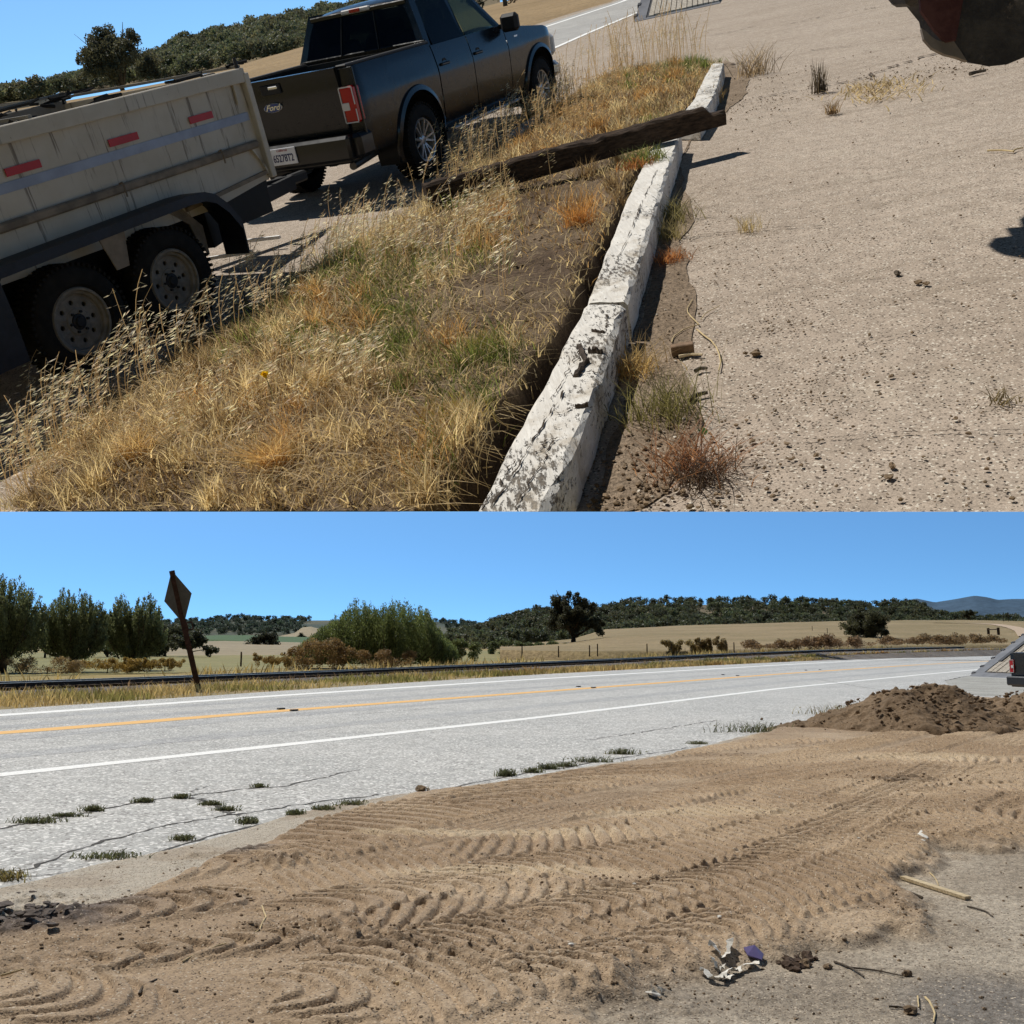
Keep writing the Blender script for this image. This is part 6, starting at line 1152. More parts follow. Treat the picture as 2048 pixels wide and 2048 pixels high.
def oatmass(blobs, k, H0, H1, label, spk=15, colr=OC, lean=.35, size=.044):
    pos = []
    for x, y, rx, ry, w in blobs:
        m_ = int(k * w)
        for _ in range(m_):
            c = U(rng.normal(x, rx), min(1050, rng.normal(y, ry))); pos.append(c[:2])
    pos = np.array(pos); o = oats("wild_oats", pos, rng.uniform(H0, H1, len(pos)), rng, lean_d, lean, colr, spk, size=size); return meta(o, kind='stuff', label=label)
oatmass([(700, 500, 40, 30, .20), (790, 520, 60, 40, .25), (850, 560, 60, 40, .2), (640, 560, 60, 30, .15), (950, 500, 25, 30, .1), (560, 620, 60, 30, .1)], 190, .22, .50, "mass of pale wild oats in the middle of the planter")
oatmass([(330, 790, 60, 14, .18), (235, 860, 60, 16, .22), (150, 930, 50, 16, .22), (445, 715, 50, 12, .12), (80, 985, 40, 16, .18), (505, 660, 40, 12, .1)], 85, .28, .58, "wild oats leaning over the road side of the planter in front of the trailer", 15)
oatmass([(600, 760, 60, 30, .3), (740, 800, 30, 30, .2), (480, 830, 80, 40, .3), (350, 900, 80, 40, .2)], 90, .12, .28, "short wild oats in the lower planter", 16)
oatmass([(980, 320, 30, 15, .25), (1050, 270, 40, 14, .3), (930, 350, 30, 12, .2), (1110, 230, 30, 10, .25)], 150, .35, .75, "wild oats standing in front of the truck's side", 18, (.66, .57, .40), .15, .045)
oatmass([(1150, 230, 60, 22, .4), (1230, 190, 60, 18, .3), (1120, 280, 50, 20, .3)], 170, .25, .5, "golden wild oats at the far end of the planter", 13, (.66, .47, .26), .1, .045)
oatmass([(1200, 175, 70, 10, .35), (1340, 150, 50, 10, .4), (1270, 160, 60, 10, .25)], 110, .6, 1.15, "tall thin oats rising against the road at the far end", 12, (.62, .52, .35), .08, .045)
oatmass([(1000, 500, 40, 30, .5), (960, 420, 40, 15, .5)], 60, .3, .6, "thin oats in front of the dark timber", 18, (.60, .49, .30), .1)
for S, k, h, lb in (((225, 835), 5, .55, "tall clump of wild oats in front of the rear trailer wheel"), ((285, 795), 4, .75, "tallest thin oat stems between the two trailer wheels"), ((360, 750), 4, .45, "oat stems just below the front trailer wheel"), ((75, 985), 6, .55, "drooping oats in the bottom left corner of the planter"), ((140, 935), 7, .60, "arching oats left of the rear trailer wheel"), ((500, 560), 7, .42, "oats in the trailer's shadow right of the front wheel"),
                    ((845, 420), 2, .75, "single tall oat in front of the truck's rear wheel"), ((735, 470), 3, .30, "small oat head against the truck's shadow, right one"), ((675, 480), 3, .28, "small oat head against the truck's shadow, left one"), ((740, 800), 6, .28, "bright oat spikelets left of the green patch"), ((1010, 640), 4, .5, "thin stems standing over the bare soil"), ((990, 560), 6, .62, "tall pale oats reaching up to the dark timber"), ((940, 340), 5, .65, "oats beside the truck's rear door sill"), ((1020, 275), 5, .85, "tall oats in front of the truck's front door")):
    c = U(*S); o = oats("wild_oat_plant", np.stack([rng.normal(c[0], .05, k), rng.normal(c[1], .05, k)], 1), h * rng.uniform(.8, 1.15, k), rng, lean_d, .35, (.95, .88, .74), 17, size=.048); meta(o, lb, "wild oats")
c = U(528, 748, .3); rr0 = empty("yellow_flower", TR(c[0], c[1], .12)); meta(rr0, "single small yellow flower in the grass below the front trailer wheel", "flower")
V, f = quads(np.zeros((14, 3)) + rng.normal(size=(14, 3)) * .004 + np.array([0, 0, .18]), .03, rng, .7); npmesh2("petals", V, [f], m_leaf, rr0, None, np.tile([(.85, .62, .02)], (56, 1))); MB().tube([(0, 0, 0), (.01, 0, .1), (0, 0, .18)], .002, 5).build("stem", simple("green_stem", (.1, .15, .04)), rr0)
# =====================================================================  PICKUP TRUCK
def paint(name, c, rough=.25, coat=1., metal=.3):
    m = Mt(name, rough, .32); m.b.inputs['Metallic'].default_value = metal; f = m.ramp(m.noise(3, 4), .3, .7, .85, 1.15); m.col(m.mix(1., c, m.gray(f), 'MULTIPLY')); d = m.ramp(m.noise(12, 5, .7), .4, .8, rough, rough + .15); m.rough(d); m.b.inputs['Coat Weight'].default_value = coat; m.b.inputs['Coat Roughness'].default_value = .06; return m.m
m_body = paint("truck_paint", (.007, .009, .012), .18, .10, .0)
m_blk = simple("black_plastic", (.018, .018, .02), .6, .3); m_rub = simple("tyre_rubber", (.014, .013, .012), .85, .2, var=.3, vs=12, bump=.3); m_chr = simple("chrome", (.75, .75, .76), .25, .5, metal=.7, var=.03)
m_alu = simple("alloy_rim", (.52, .52, .53), .3, .5, metal=.75, var=.08); m_red = Mt("lamp_red", .15, .5); m_red.col((.42, .008, .010)); m_red = m_red.m; m_lw = simple("lamp_white", (.62, .60, .60), .2, .5, var=.03); m_int = simple("seat_dark", (.03, .03, .032), .8)
g_ = Mt("tinted_glass", .03, .5); g_.col((.004, .006, .012)); o_ = g_.N['Material Output']; tr_ = g_.n('ShaderNodeBsdfTransparent'); tr_.inputs[0].default_value = (.20, .25, .28, 1); mx = g_.n('ShaderNodeMixShader'); mx.inputs[0].default_value = .5; g_.set(mx.inputs[1], g_.b.outputs[0]); g_.set(mx.inputs[2], tr_.outputs[0]); g_.set(o_.inputs[0], mx.outputs[0]); m_glass = g_.m
g_ = Mt("clear_glass", .03, .5); g_.col((.02, .03, .03)); o_ = g_.N['Material Output']; tr_ = g_.n('ShaderNodeBsdfTransparent'); tr_.inputs[0].default_value = (.70, .80, .78, 1); mx = g_.n('ShaderNodeMixShader'); mx.inputs[0].default_value = .75; g_.set(mx.inputs[1], g_.b.outputs[0]); g_.set(mx.inputs[2], tr_.outputs[0]); g_.set(o_.inputs[0], mx.outputs[0]); m_glassc = g_.m
m_blue = simple("emblem_blue", (.03, .06, .22), .25, .5, var=.05); m_plate = simple("plate_white", (.66, .68, .72), .45, .4, var=.06); m_pl_t = simple("plate_text", (.03, .035, .10), .5)
def textmesh(name, s, size, mat, parent, M, shear=0, ext=.002, sx=1., bold=0):
    cu = bpy.data.curves.new(name, 'FONT'); cu.body = s; cu.size = size; cu.shear = shear; cu.extrude = ext; cu.offset = bold; cu.align_x = 'CENTER'; cu.align_y = 'CENTER'; ob = bpy.data.objects.new(name, cu); ROOTC.objects.link(ob)
    bpy.context.view_layer.update(); me = bpy.data.meshes.new_from_object(ob.evaluated_get(bpy.context.evaluated_depsgraph_get())); bpy.data.objects.remove(ob); me.materials.clear(); me.materials.append(mat)
    me.transform(Matrix.Diagonal((sx, 1, 1, 1))); me.transform(M); o = bpy.data.objects.new(name, me); return link(o, parent)
def wheel(parent, x, y, z, R, rr_, wd, side, spokes=True, mat_r=None, name="wheel"):
    """side -1 = right"""
    s = side; e = bpy.data.objects.new(name, None); link(e, parent); e.location = (x, y, z)
    prof = [(rr_ + .008, -wd / 2 * .80), (rr_ + .03, -wd / 2), (R * .90, -wd / 2 * 1.02), (R * .97, -wd / 2 * .88), (R, -wd / 2 * .62), (R, wd / 2 * .62), (R * .97, wd / 2 * .88), (R * .90, wd / 2 * 1.02), (rr_ + .03, wd / 2), (rr_ + .008, wd / 2 * .80)]
    t = MB().lathe(prof, 56)
    for k in range(56):
        a = 2 * math.pi * k / 56
        for yy in (-1, 1): t.box((R * math.cos(a), yy * wd * .34, R * math.sin(a)), (.022, wd * .30, .02), ry=-a)
    t.build("tyre", m_rub, e, smooth=False, auto=rad(40))
    r = MB()
    if spokes:
        r.lathe([(rr_ + .012, s * wd * .40), (rr_ + .002, s * wd * .44), (rr_ - .012, s * wd * .42), (rr_ - .02, s * wd * .30), (rr_ - .03, s * wd * -.1), (rr_ - .03, -s * wd * .4), (.02, -s * wd * .1)], 48)
        for k in range(6):
            for d in (-.13, .13):
                a = 2 * math.pi * k / 6 + d; a2 = 2 * math.pi * k / 6 + d * 1.6; r.bar((.05 * math.cos(a), s * wd * .28, .05 * math.sin(a)), ((rr_ - .01) * math.cos(a2), s * wd * .38, (rr_ - .01) * math.sin(a2)), .022, .035, up=(0, 1, 0))
        r.lathe([(.001, s * wd * .34), (.05, s * wd * .34), (.075, s * wd * .30), (.08, s * wd * .18)], 24)
        rb = r.build("rim", m_alu, e, auto=rad(35)); MB().lathe([(.001, s * wd * .10), (rr_ - .025, s * wd * .06), (rr_ - .03, -s * wd * .2)], 40).build("brake_disc", m_blk, e)
    else:
        n = 64; K = [(rr_ + .012, s * wd * .42), (rr_ + .004, s * wd * .47), (rr_ - .010, s * wd * .46), (rr_ - .014, s * wd * .36), (rr_ - .030, s * wd * .33), (rr_ - .036, s * wd * .24), (rr_ - .045, s * wd * .22)]; r.lathe(K, n)
        ri, ro, nh = .088, rr_ - .045, 8     # disc with round holes
        f = 8; N = nh * f; V = []; F_ = []; rc = (ri + ro) / 2; hr = .017
        rings = [ri, rc - .028, None, rc + .028, ro]
        for k in range(nh):
            a0 = 2 * math.pi * k / nh; da = math.pi / nh; hole = [(rc + hr * math.cos(q), hr * math.sin(q) / rc) for q in np.linspace(0, 2 * math.pi, 17)[:-1]]; outer = []
            for q in np.linspace(0, 2 * math.pi, 17)[:-1]:
                cx_, cy_ = math.cos(q), math.sin(q); m_ = max(abs(cx_), abs(cy_)); outer.append((rc + (ro - ri) / 2 * cx_ / m_, da * cy_ / m_))
            b = len(V)
            for (rr2, aa) in hole: V.append((rr2 * math.cos(a0 + aa), s * wd * .20, rr2 * math.sin(a0 + aa)))
            for (rr2, aa) in outer: V.append((rr2 * math.cos(a0 + aa), s * wd * .22, rr2 * math.sin(a0 + aa)))
            for (rr2, aa) in hole: V.append((rr2 * math.cos(a0 + aa), s * wd * .12, rr2 * math.sin(a0 + aa)))
            for i_ in range(16):
                j = (i_ + 1) % 16; F_.append((b + i_, b + j, b + 16 + j, b + 16 + i_)); F_.append((b + i_, b + j, b + 32 + j, b + 32 + i_))
            outer_c = b
            for i_, q in enumerate((45, 135, 225, 315)): pass
        r.add(V, F_); r.lathe([(ri + .004, s * wd * .22), (ri - .004, s * wd * .25), (.062, s * wd * .25), (.055, s * wd * .25)], 32)
        r.build("rim", mat_r or m_alu, e, auto=rad(35)); h = MB().lathe([(.001, s * wd * .36), (.030, s * wd * .36), (.036, s * wd * .30), (.052, s * wd * .28), (.054, s * wd * .1)], 24)
        for k in range(6): a = k * math.pi / 3; h.lathe([(.001, s * wd * .33), (.009, s * wd * .33), (.009, s * wd * .2)], 8, c=(.068 * math.cos(a), 0, .068 * math.sin(a)))
        h.build("hub", m_blk, e); MB().lathe([(.001, s * wd * .02), (rr_ - .03, s * wd * .0), (rr_ - .03, s * wd * -.3)], 40).build("drum", m_blk, e)
    return e
def make_truck(M, label):
    T = empty("pickup_truck", M); meta(T, label, "pickup truck"); RA, RW = .53, .405; AX = (0, 3.683)
    def zb(x):
        z = .46 if x > .6 and x < 2.9 else .50
        for a in AX:
            if abs(x - a) < RA: z = max(z, .41 + math.sqrt(RA * RA - (x - a) ** 2))
        return z
    def plan(x):
        k = 0.
        if x > 4.0: k += .30 * ((x - 4.0) / .6) ** 2.2
        if x < -1.05: k += .05 * ((-1.05 - x) / .2) ** 2
        return k
    YP = [(.42, .93), (.55, .965), (.75, .985), (.95, .995), (1.06, 1.0), (1.14, .985), (1.22, .970), (1.30, .955), (1.37, .93)]
    def yv_(z, x): return np.interp(z, [a for a, _ in YP], [b for _, b in YP]) - plan(x)
    def side(x0, x1, ztf, nm, mat=m_body, s=-1, off=0, thick=.03):
        n = max(6, int((x1 - x0) / .035)); G = []
        for x in np.linspace(x0, x1, n):
            a, b = zb(x), ztf(x); zs = np.linspace(a, b, 11); col = [(x, s * (yv_(a, x) - thick), a)] + [(x, s * (yv_(z, x) + off), z) for z in zs] + [(x, s * (yv_(b, x) - thick), b)]
            G.append(col)
        return MB().grid(np.array(G)).build(nm, mat, T, auto=rad(50))
    rail = lambda x: 1.37
    def belt(x): return 1.345 - .0 * x if x < 2.55 else np.interp(x, [2.55, 2.75, 3.1, 4.0, 4.5, 4.62], [1.345, 1.31, 1.285, 1.20, 1.08, .98])
    for s in (-1, 1):
        side(-1.235, .600, rail, "bed_side", s=s)
        d1 = side(.625, 1.555, belt, "rear_door", s=s); d2 = side(1.575, 2.66, belt, "front_door", s=s); side(2.68, 4.60, belt, "fender", s=s)
        for d, x in ((d1, .80), (d2, 1.74)):
            MB().box((x, s * 1.0, 1.12), (.22, .035, .035), bev=.012).build("handle", m_body, d)
            MB().lathe([(.001, 0), (.055, 0), (.06, s * .004)], 18, c=(x + .02, s * .983, 1.12)).build("handle_cup", m_blk, d)
        # arch trims
        for a in AX:
            G = []
            for q in np.linspace(-.22, math.pi + .22, 40):
                p = [(a + r_ * math.cos(q), 0, .41 + r_ * math.sin(q)) for r_ in (RA - .005, RA + .002, RA + .055, RA + .065)]; of = (-.02, .035, .022, .0)
                G.append([(x, s * (yv_(max(z, .42), x) + o_), z) for (x, _, z), o_ in zip(p, of)])
            MB().grid(np.array(G)).build("arch_trim", m_body, T, auto=rad(40))
            w = []
            for q in np.linspace(-.3, math.pi + .3, 24): w.append([(a + RA * 1.0 * math.cos(q), s * y, .41 + RA * math.sin(q)) for y in (.62, .97)])
            MB().grid(np.array(w)).build("wheel_housing", m_blk, T)
        # mirror
        mr = MB(); mr.box((2.62, s * 1.10, 1.36), (.13, .25, .22), bev=.04); mr.bar((2.66, s * .92, 1.33), (2.64, s * 1.05, 1.33), .06, .05); mr.build("mirror", m_blk, T)
        MB().box((1.68, s * .97, .40), (2.0, .12, .035), bev=.012).build("side_step", m_chr if s < 0 else m_blk, T)
        # tail light
        x0 = -1.262; MB().box((-1.222, s * .90, 1.02), (.03, .20, .70), bev=.008).build("bed_corner", m_body, T); tl = MB().box((x0 + .035, s * .905, 1.015), (.15, .165, .36), bev=.02); t_ = tl.build("tail_light", m_red, T)
        fr = MB()
        for a, b, c, d in ((x0 - .041, s * .905, 1.187, .15), (x0 - .041, s * .905, .843, .15)): fr.box((a, b, c), (.008, d, .012))
        fr.box((x0 - .041, s * .983, 1.10), (.008, .010, .17)); fr.box((x0 - .041, s * .983, .91), (.008, .010, .12)); fr.box((x0 - .041, s * .826, 1.015), (.008, .010, .34)); fr.build("light_rim", m_lw, t_)
        MB().box((x0 - .042, s * .87, 1.0), (.010, .09, .075), bev=.006).build("reverse_light", m_lw, t_)
    # tailgate
    tg = MB(); G = []
    for y in np.linspace(-.818, .818, 24): G.append([(-1.20, y, .74), (-1.262, y, .745), (-1.272, y, .80), (-1.262, y, 1.0), (-1.270, y, 1.02), (-1.272, y, 1.22), (-1.285, y, 1.34), (-1.29, y, 1.385), (-1.24, y, 1.39), (-1.20, y, 1.38)])
    tg = tg.grid(np.array(G)); o = tg.build("tailgate", m_body, T, auto=rad(30))
    MB().box((-1.292, .02, 1.285), (.02, .26, .10), bev=.008).build("handle", m_blk, o); MB().box((-1.305, -.02, 1.30), (.02, .12, .03), bev=.006).build("latch", m_chr, o)
    em = MB().lathe([(.001, -.008), (.92, -.008), (.96, -.014), (1.0, -.010), (1.0, .01)], 40, axis='x'); v = np.concatenate(em.v); v[:, 1] *= .118; v[:, 2] *= .048; v += np.array([-1.277, .06, 1.105]); em.v = [v]; em.build("emblem_rim", m_lw, o, smooth=False)
    em = MB().lathe([(.001, -.0155), (.88, -.0155), (.9, -.008)], 40, axis='x'); v = np.concatenate(em.v); v[:, 1] *= .118; v[:, 2] *= .048; v += np.array([-1.277, .06, 1.105]); em.v = [v]; em.build("emblem", m_blue, o)
    RY = Matrix(((0, 0, -1, 0), (-1, 0, 0, 0), (0, 1, 0, 0), (0, 0, 0, 1)))   # text facing backwards
    textmesh("emblem_text", "Ford", .082, m_chr, o, Matrix.Translation((-1.2945, .06, 1.107)) @ RY, .45, .001, 1.15, .0015)
    # bumper and plate
    bp = MB().box((-1.40, 0, .62), (.20, 1.84, .25), bev=.03); bp.box((-1.28, 0, .50), (.24, 1.7, .09), bev=.02)
    for s in (-1, 1): bp.box((-1.27, s * .95, .62), (.30, .13, .25), bev=.04)
    b = bp.build("rear_bumper", paint("bumper_dark", (.012, .012, .013), .35, .4, .3), T)
    pl = MB().box((-1.512, -.075, .635), (.012, .34, .170), bev=.003).build("licence_plate", m_plate, b)
    textmesh("plate_number", "65278T2", .105, m_pl_t, pl, Matrix.Translation((-1.520, -.075, .615)) @ RY, 0, .001, .72, .002)
    textmesh("plate_state", "California", .036, simple("plate_red", (.35, .03, .05), .5), pl, Matrix.Translation((-1.520, -.075, .698)) @ RY, .3, .001)
    MB().box((-1.50, 0, .40), (.25, .09, .09), bev=.01).build("tow_hitch", m_blk, T); MB().tube([(-.5, -.62, .43), (-1.0, -.72, .42), (-1.28, -.76, .41)], .042, 12).build("exhaust_pipe", simple("exhaust", (.10, .095, .09), .5, .4, metal=.6), T)
    # bed inside, rails
    bd = MB().box((-.30, 0, .88), (1.80, 1.5, .04)).box((.56, 0, 1.12), (.04, 1.74, .5)); [bd.box((-.32, s * .80, 1.13), (1.84, .04, .5)) for s in (-1, 1)]; bd.build("bed_floor", m_blk, T)
    for s in (-1, 1): MB().box((-.31, s * .868, 1.383), (1.84, .135, .03), bev=.01).build("rail_cap", m_blk, T)
    # chassis
    ch = MB(); [ch.box((1.6, s * .45, .50), (5.6, .09, .16)) for s in (-1, 1)]; ch.tube([(0, -.75, .40), (0, .75, .40)], .05, 8); ch.tube([(3.683, -.75, .40), (3.683, .75, .40)], .05, 8); ch.box((1.9, 0, .50), (2.9, 1.75, .22)); ch.box((3.9, 0, .6), (1.0, 1.2, .3)); ch.build("chassis", m_blk, T)
    # greenhouse
    ZB, ZT = 1.345, 1.86
    bot = {'r': (.60, .905), 'b': (1.565, .915), 'f': (2.98, .84)}; top = {'r': (.77, .685), 'b': (1.62, .70), 'f': (2.22, .66)}
    cab = MB()
    for s in (-1, 1):
        for k, w_, dd in (('r', .14, .09), ('b', .10, .06), ('f', .07, .06)):
            a = (bot[k][0] + (.04 if k == 'r' else 0), s * (bot[k][1] - .03), ZB - .03 if k != 'f' else 1.24); c = (top[k][0] + (.04 if k == 'r' else 0), s * (top[k][1] - .02), ZT + .01); cab.bar(a, c, w_ if k != 'f' else .05, dd, up=(0, s, .3))
    R_ = []
    for x, z, yy in ((.74, 1.845, .69), (.78, 1.89, .69), (.95, 1.925, .70), (1.4, 1.945, .705), (1.9, 1.935, .695), (2.15, 1.905, .675), (2.26, 1.87, .655)):
        R_.append([(x, y * yy, z - .055 * abs(y) ** 3.0 - (.03 if abs(y) == 1.03 else 0)) for y in (-1.03, -1, -.93, -.8, -.5, 0, .5, .8, .93, 1, 1.03)])
    cab.grid(np.array(R_)); cab.box((.735, 0, 1.845), (.05, 1.36, .055), bev=.01)
    cab.box((.615, 0, 1.385), (.05, 1.80, .07), bev=.01)
    for s in (-1, 1): cab.bar((.76, s * .69, ZT), (2.22, s * .67, ZT), .05, .07)
    cab.build("cab", m_body, T, auto=rad(35))
    def pane(pts, nm, mat, of=(0, 0, 0)):
        p = [np.array(q, float) + np.array(of) for q in pts]; c = np.mean(p, 0); p2 = [q + (c - q) * .0 for q in p]; nr_ = np.cross(p[1] - p[0], p[2] - p[0]); nr_ /= np.linalg.norm(nr_); return MB().add(p2 + [q + nr_ * .006 for q in p2], [(0, 1, 2, 3), (7, 6, 5, 4), (0, 4, 5, 1), (1, 5, 6, 2), (2, 6, 7, 3), (3, 7, 4, 0)]).build(nm, mat, T)
    w = pane([(.600, -.84, 1.41), (.600, .84, 1.41), (.722, .64, 1.815), (.722, -.64, 1.815)], "rear_window", m_glass)
    [MB().bar((.594, y, 1.41), (.716, y * .84, 1.815), .012, .014, up=(1, 0, 0)).build("window_divider", m_blk, w) for y in (-.27, .27)]
    for s in (-1, 1):
        pane([(.72, s * .918, 1.345), (1.52, s * .925, 1.345), (1.575, s * .715, 1.84), (.86, s * .70, 1.84)], "rear_door_window", m_glass)
        pane([(1.61, s * .925, 1.345), (2.80, s * .875, 1.315), (2.20, s * .675, 1.83), (1.66, s * .715, 1.84)], "front_door_window", m_glassc)
    pane([(3.02, -.80, 1.25), (3.02, .80, 1.25), (2.27, .62, 1.85), (2.27, -.62, 1.85)], "windshield", m_glassc)
    b_ = MB().box((.708, 0, 1.862), (.055, .40, .050), bev=.012).build("brake_light", m_lw, T); MB().box((.677, 0, 1.862), (.01, .15, .036), bev=.003).build("red_lamp", m_red, b_)
    # inside: seats, dash, wheel
    for x in (1.05, 2.05):
        for y in (-.42, .42):
            st_ = MB().box((x - .18, y, 1.25), (.14, .50, .62), bev=.05, ry=.15).box((x - .22, y, 1.62), (.09, .26, .17), bev=.04).box((x + .1, y, .95), (.5, .5, .18), bev=.05).build("seat", m_int, T)
    MB().box((2.75, 0, 1.18), (.35, 1.7, .16), bev=.05).build("dashboard", m_int, T); MB().lathe([(.17, -.012), (.185, 0), (.17, .012), (.16, 0), (.17, -.012)], 24, axis='x', c=(2.48, .42, 1.22)).build("steering_wheel", m_blk, T)
    # hood, front
    G = []
    for x in np.linspace(2.95, 4.58, 16):
        zf = belt(x); yy = yv_(zf, x) - .03; G.append([(x, y * yy, zf + .045 * (1 - abs(y) ** 4) + (.02 if .35 < abs(y) < .7 else 0)) for y in np.linspace(-1, 1, 15)])
    MB().grid(np.array(G)).build("hood", m_body, T, auto=rad(30))
    gr = MB().box((4.60, 0, .86), (.06, 1.2, .36), bev=.02); gr.build("grille", m_blk, T); gb = MB(); [gb.box((4.64, 0, z), (.03, 1.16, .035), bev=.008) for z in (.75, .86, .97)]; gb.build("grille_bar", m_chr, T)
    for s in (-1, 1): MB().box((4.53, s * .74, .90), (.16, .30, .30), bev=.05).build("headlight", m_lw, T)
    MB().box((4.62, 0, .56), (.20, 1.75, .22), bev=.06).build("front_bumper", m_chr, T)
    for x in AX:
        for s in (-1, 1): wheel(T, x, s * .86, RW, RW, .235, .26, s)
    # small chrome badge on the fender and door mouldings
    MB().box((3.0, -.975, 1.17), (.11, .012, .03), bev=.004).build("badge", m_chr, T)
    return T
CUR = PLACE_UP
TRUCK = make_truck(TR(-.94134699, 12.83531156, 0, 1.06013155), "dark grey pickup truck with crew cab parked ahead of the dump trailer, whole in view")
CUR = PLACE_LOW
p_ = L(2020, 1413); MT = TR(p_[0] + 2.35, p_[1] + 1.0, 0, rad(16))
def dup_low(o, parent, M):
    c = o.copy(); CUR.objects.link(c)
    if parent is None: c.matrix_world = M
    else: c.parent = parent
    for ch in [x for x in bpy.data.objects if x.parent == o]: dup_low(ch, c, None)
    return c
t2 = dup_low(TRUCK, None, MT); t2['label'] = "dark pickup truck behind the dirt pile, only its rear corner showing at the right edge"
CUR = PLACE_UP
# =====================================================================  DUMP TRAILER
m = Mt("trailer_beige", .55, .35); dn = m.noise(2.2, 5, .7); a = m.mix(m.ramp(dn, .35, .7), (.53, .485, .415), (.46, .415, .35)); stv = m.noise(1, 5, .75, m.mapped((16, 16, .9))); a = m.mix(m.ramp(stv, .56, .66, 0, .8), a, (.13, .10, .075)); sc2 = m.noise(30, 3, .8, m.mapped((1, 1, .35))); a = m.mix(m.ramp(sc2, .69, .74, 0, .8), a, (.10, .08, .06))
m.col(a); m.rough(m.ramp(dn, .3, .7, .45, .7)); m_beige = m.m
m_navy = simple("fender_navy", (.008, .010, .018), .5, .4, var=.5, vs=9, bump=.15); m_silv = simple("reflective_silver", (.30, .34, .45), .45, .4, var=.15, vs=4); m_rtape = simple("reflective_red", (.45, .02, .015), .4, .4, var=.1); m_brn = simple("rail_brown", (.22, .18, .14), .7, .3, var=.3, vs=6); m_tarp = simple("tarp_black", (.02, .02, .02), .8, .2, var=.4, vs=20); m_rimb = simple("trailer_rim", (.20, .18, .155), .6, .35, var=.25, vs=12); m_chs = simple("chassis_black", (.012, .012, .013), .6, .3); m_rope = simple("rail_grey", (.20, .19, .17), .7)
TL = empty("dump_trailer", TR(-2.28207102, 7.1009484, 0, .9777146)); meta(TL, "beige tandem axle dump trailer with red reflectors along its side, hitched behind the dark truck", "dump trailer")
YS, XF, XR, YW = .20, 1.895, -2.3, 2.35; ZTp = 1.60; ZBm = .76
wallp = MB(); wallp.prism([(XR, ZBm), (1.20, .70), (XF, .775), (XF, ZTp - .05), (XR, ZTp - .05)], YS, YS + .03); s_ = wallp.build("side_wall", m_beige, TL)
MB().box(((XF + XR) / 2, YS - .012, ZTp - .035), (XF - XR, .075, .105), bev=.006).build("top_rail", m_beige, TL)
wl_ = MB().box(((XF + XR) / 2, YW, (ZTp + ZBm) / 2), (XF - XR, .03, ZTp - ZBm)); wl_.build("side_wall", m_beige, TL); MB().box(((XF + XR) / 2, YW, ZTp - .02), (XF - XR, .08, .10), bev=.006).build("top_rail", m_rope, TL)
MB().box((XF - .02, (YS + YW) / 2, (ZTp + ZBm) / 2), (.03, YW - YS - .035, ZTp - ZBm)).build("front_wall", m_beige, TL); MB().box(((XF + XR) / 2, (YS + YW) / 2, ZBm + .02), (XF - XR - .06, YW - YS - .04, .04)).build("floor", m_brn, TL)
fp = MB(); fp.box((XF + .005, YS - .012, (ZTp + .775) / 2 - .01), (.06, .085, ZTp - .80), bev=.006).build("corner_post", m_beige, TL)
MB().box((XF - .13, YS - .012, 1.46), (.018, .02, .18)).build("upper_rib", m_beige, TL); MB().prism([(XF - .17, 1.06), (XF - .13, 1.06), (XF - .03, .80), (XF - .03, .80 + .05)], YS - .03, YS + .01).build("lower_gusset", m_beige, TL)
MB().box(((XF + XR) / 2, YS - .004, 1.268), (XF - XR - .10, .006, .062)).build("reflective_stripe", m_silv, TL)
for k, x in enumerate((-.295, .555, 1.335, -1.12, -1.95)):
    o = MB().box((x, YS - .010, 1.352), (.27 if k < 2 else .25, .006, .050)).build("red_reflector", m_rtape, TL)
MB().box(((XF + XR) / 2 - .02, YS - .022, 1.055), (XF - XR - .08, .05, .060), bev=.012).build("middle_rail", m_brn, TL)
MB().box(((XF + .9) / 2, YS - .012, .80), (XF - .9, .03, .03), rx=0, ry=rad(-3.5)).build("lower_seam", m_brn, TL)
for x in (.36, 1.37):
    h = MB().tube([(x, YS - .045, 1.09), (x, YS - .075, 1.10), (x, YS - .085, 1.06), (x, YS - .08, 1.00)], .007, 6); h.build("tie_hook", m_brn, TL)
for x in (-1.5, .1, 1.62): MB().box((x, YS - .02, 1.16), (.012, .012, .20)) 
MB().tube([(XF - .02, YS, ZTp), (XF - .02, YS, ZTp + .10)], [.018, .012], 8).build("post_cap", m_blk, TL)
# tarp: bunched black mesh and a thin bar along the far rail
q = MB()
for k in range(60):
    x = XR + 1.0 + (XF - XR - 1.0) * rng.random(); y = rng.choice([YW - .02, YW - .10, YS + .06], p=[.6, .25, .15]); a_ = rng.normal(size=(4, 3)) * np.array([.16, .05, .018]); b0 = np.array([x, y, ZTp + .045]); q.tube(b0 + np.cumsum(a_, 0) * np.array([1, .5, 1]), .010 + .008 * rng.random(), 5)
q.build("tarp", m_tarp, TL); MB().tube([(XR, YW - .04, ZTp + .05), (XF, YW - .04, ZTp + .08)], .014, 6).build("tarp_bar", m_rope, TL)
for x in (-.1, 1.9): MB().bar((x, YS, ZTp + .03), (x, YW, ZTp + .05), .03, .02).build("tarp_bow", m_rope, TL)
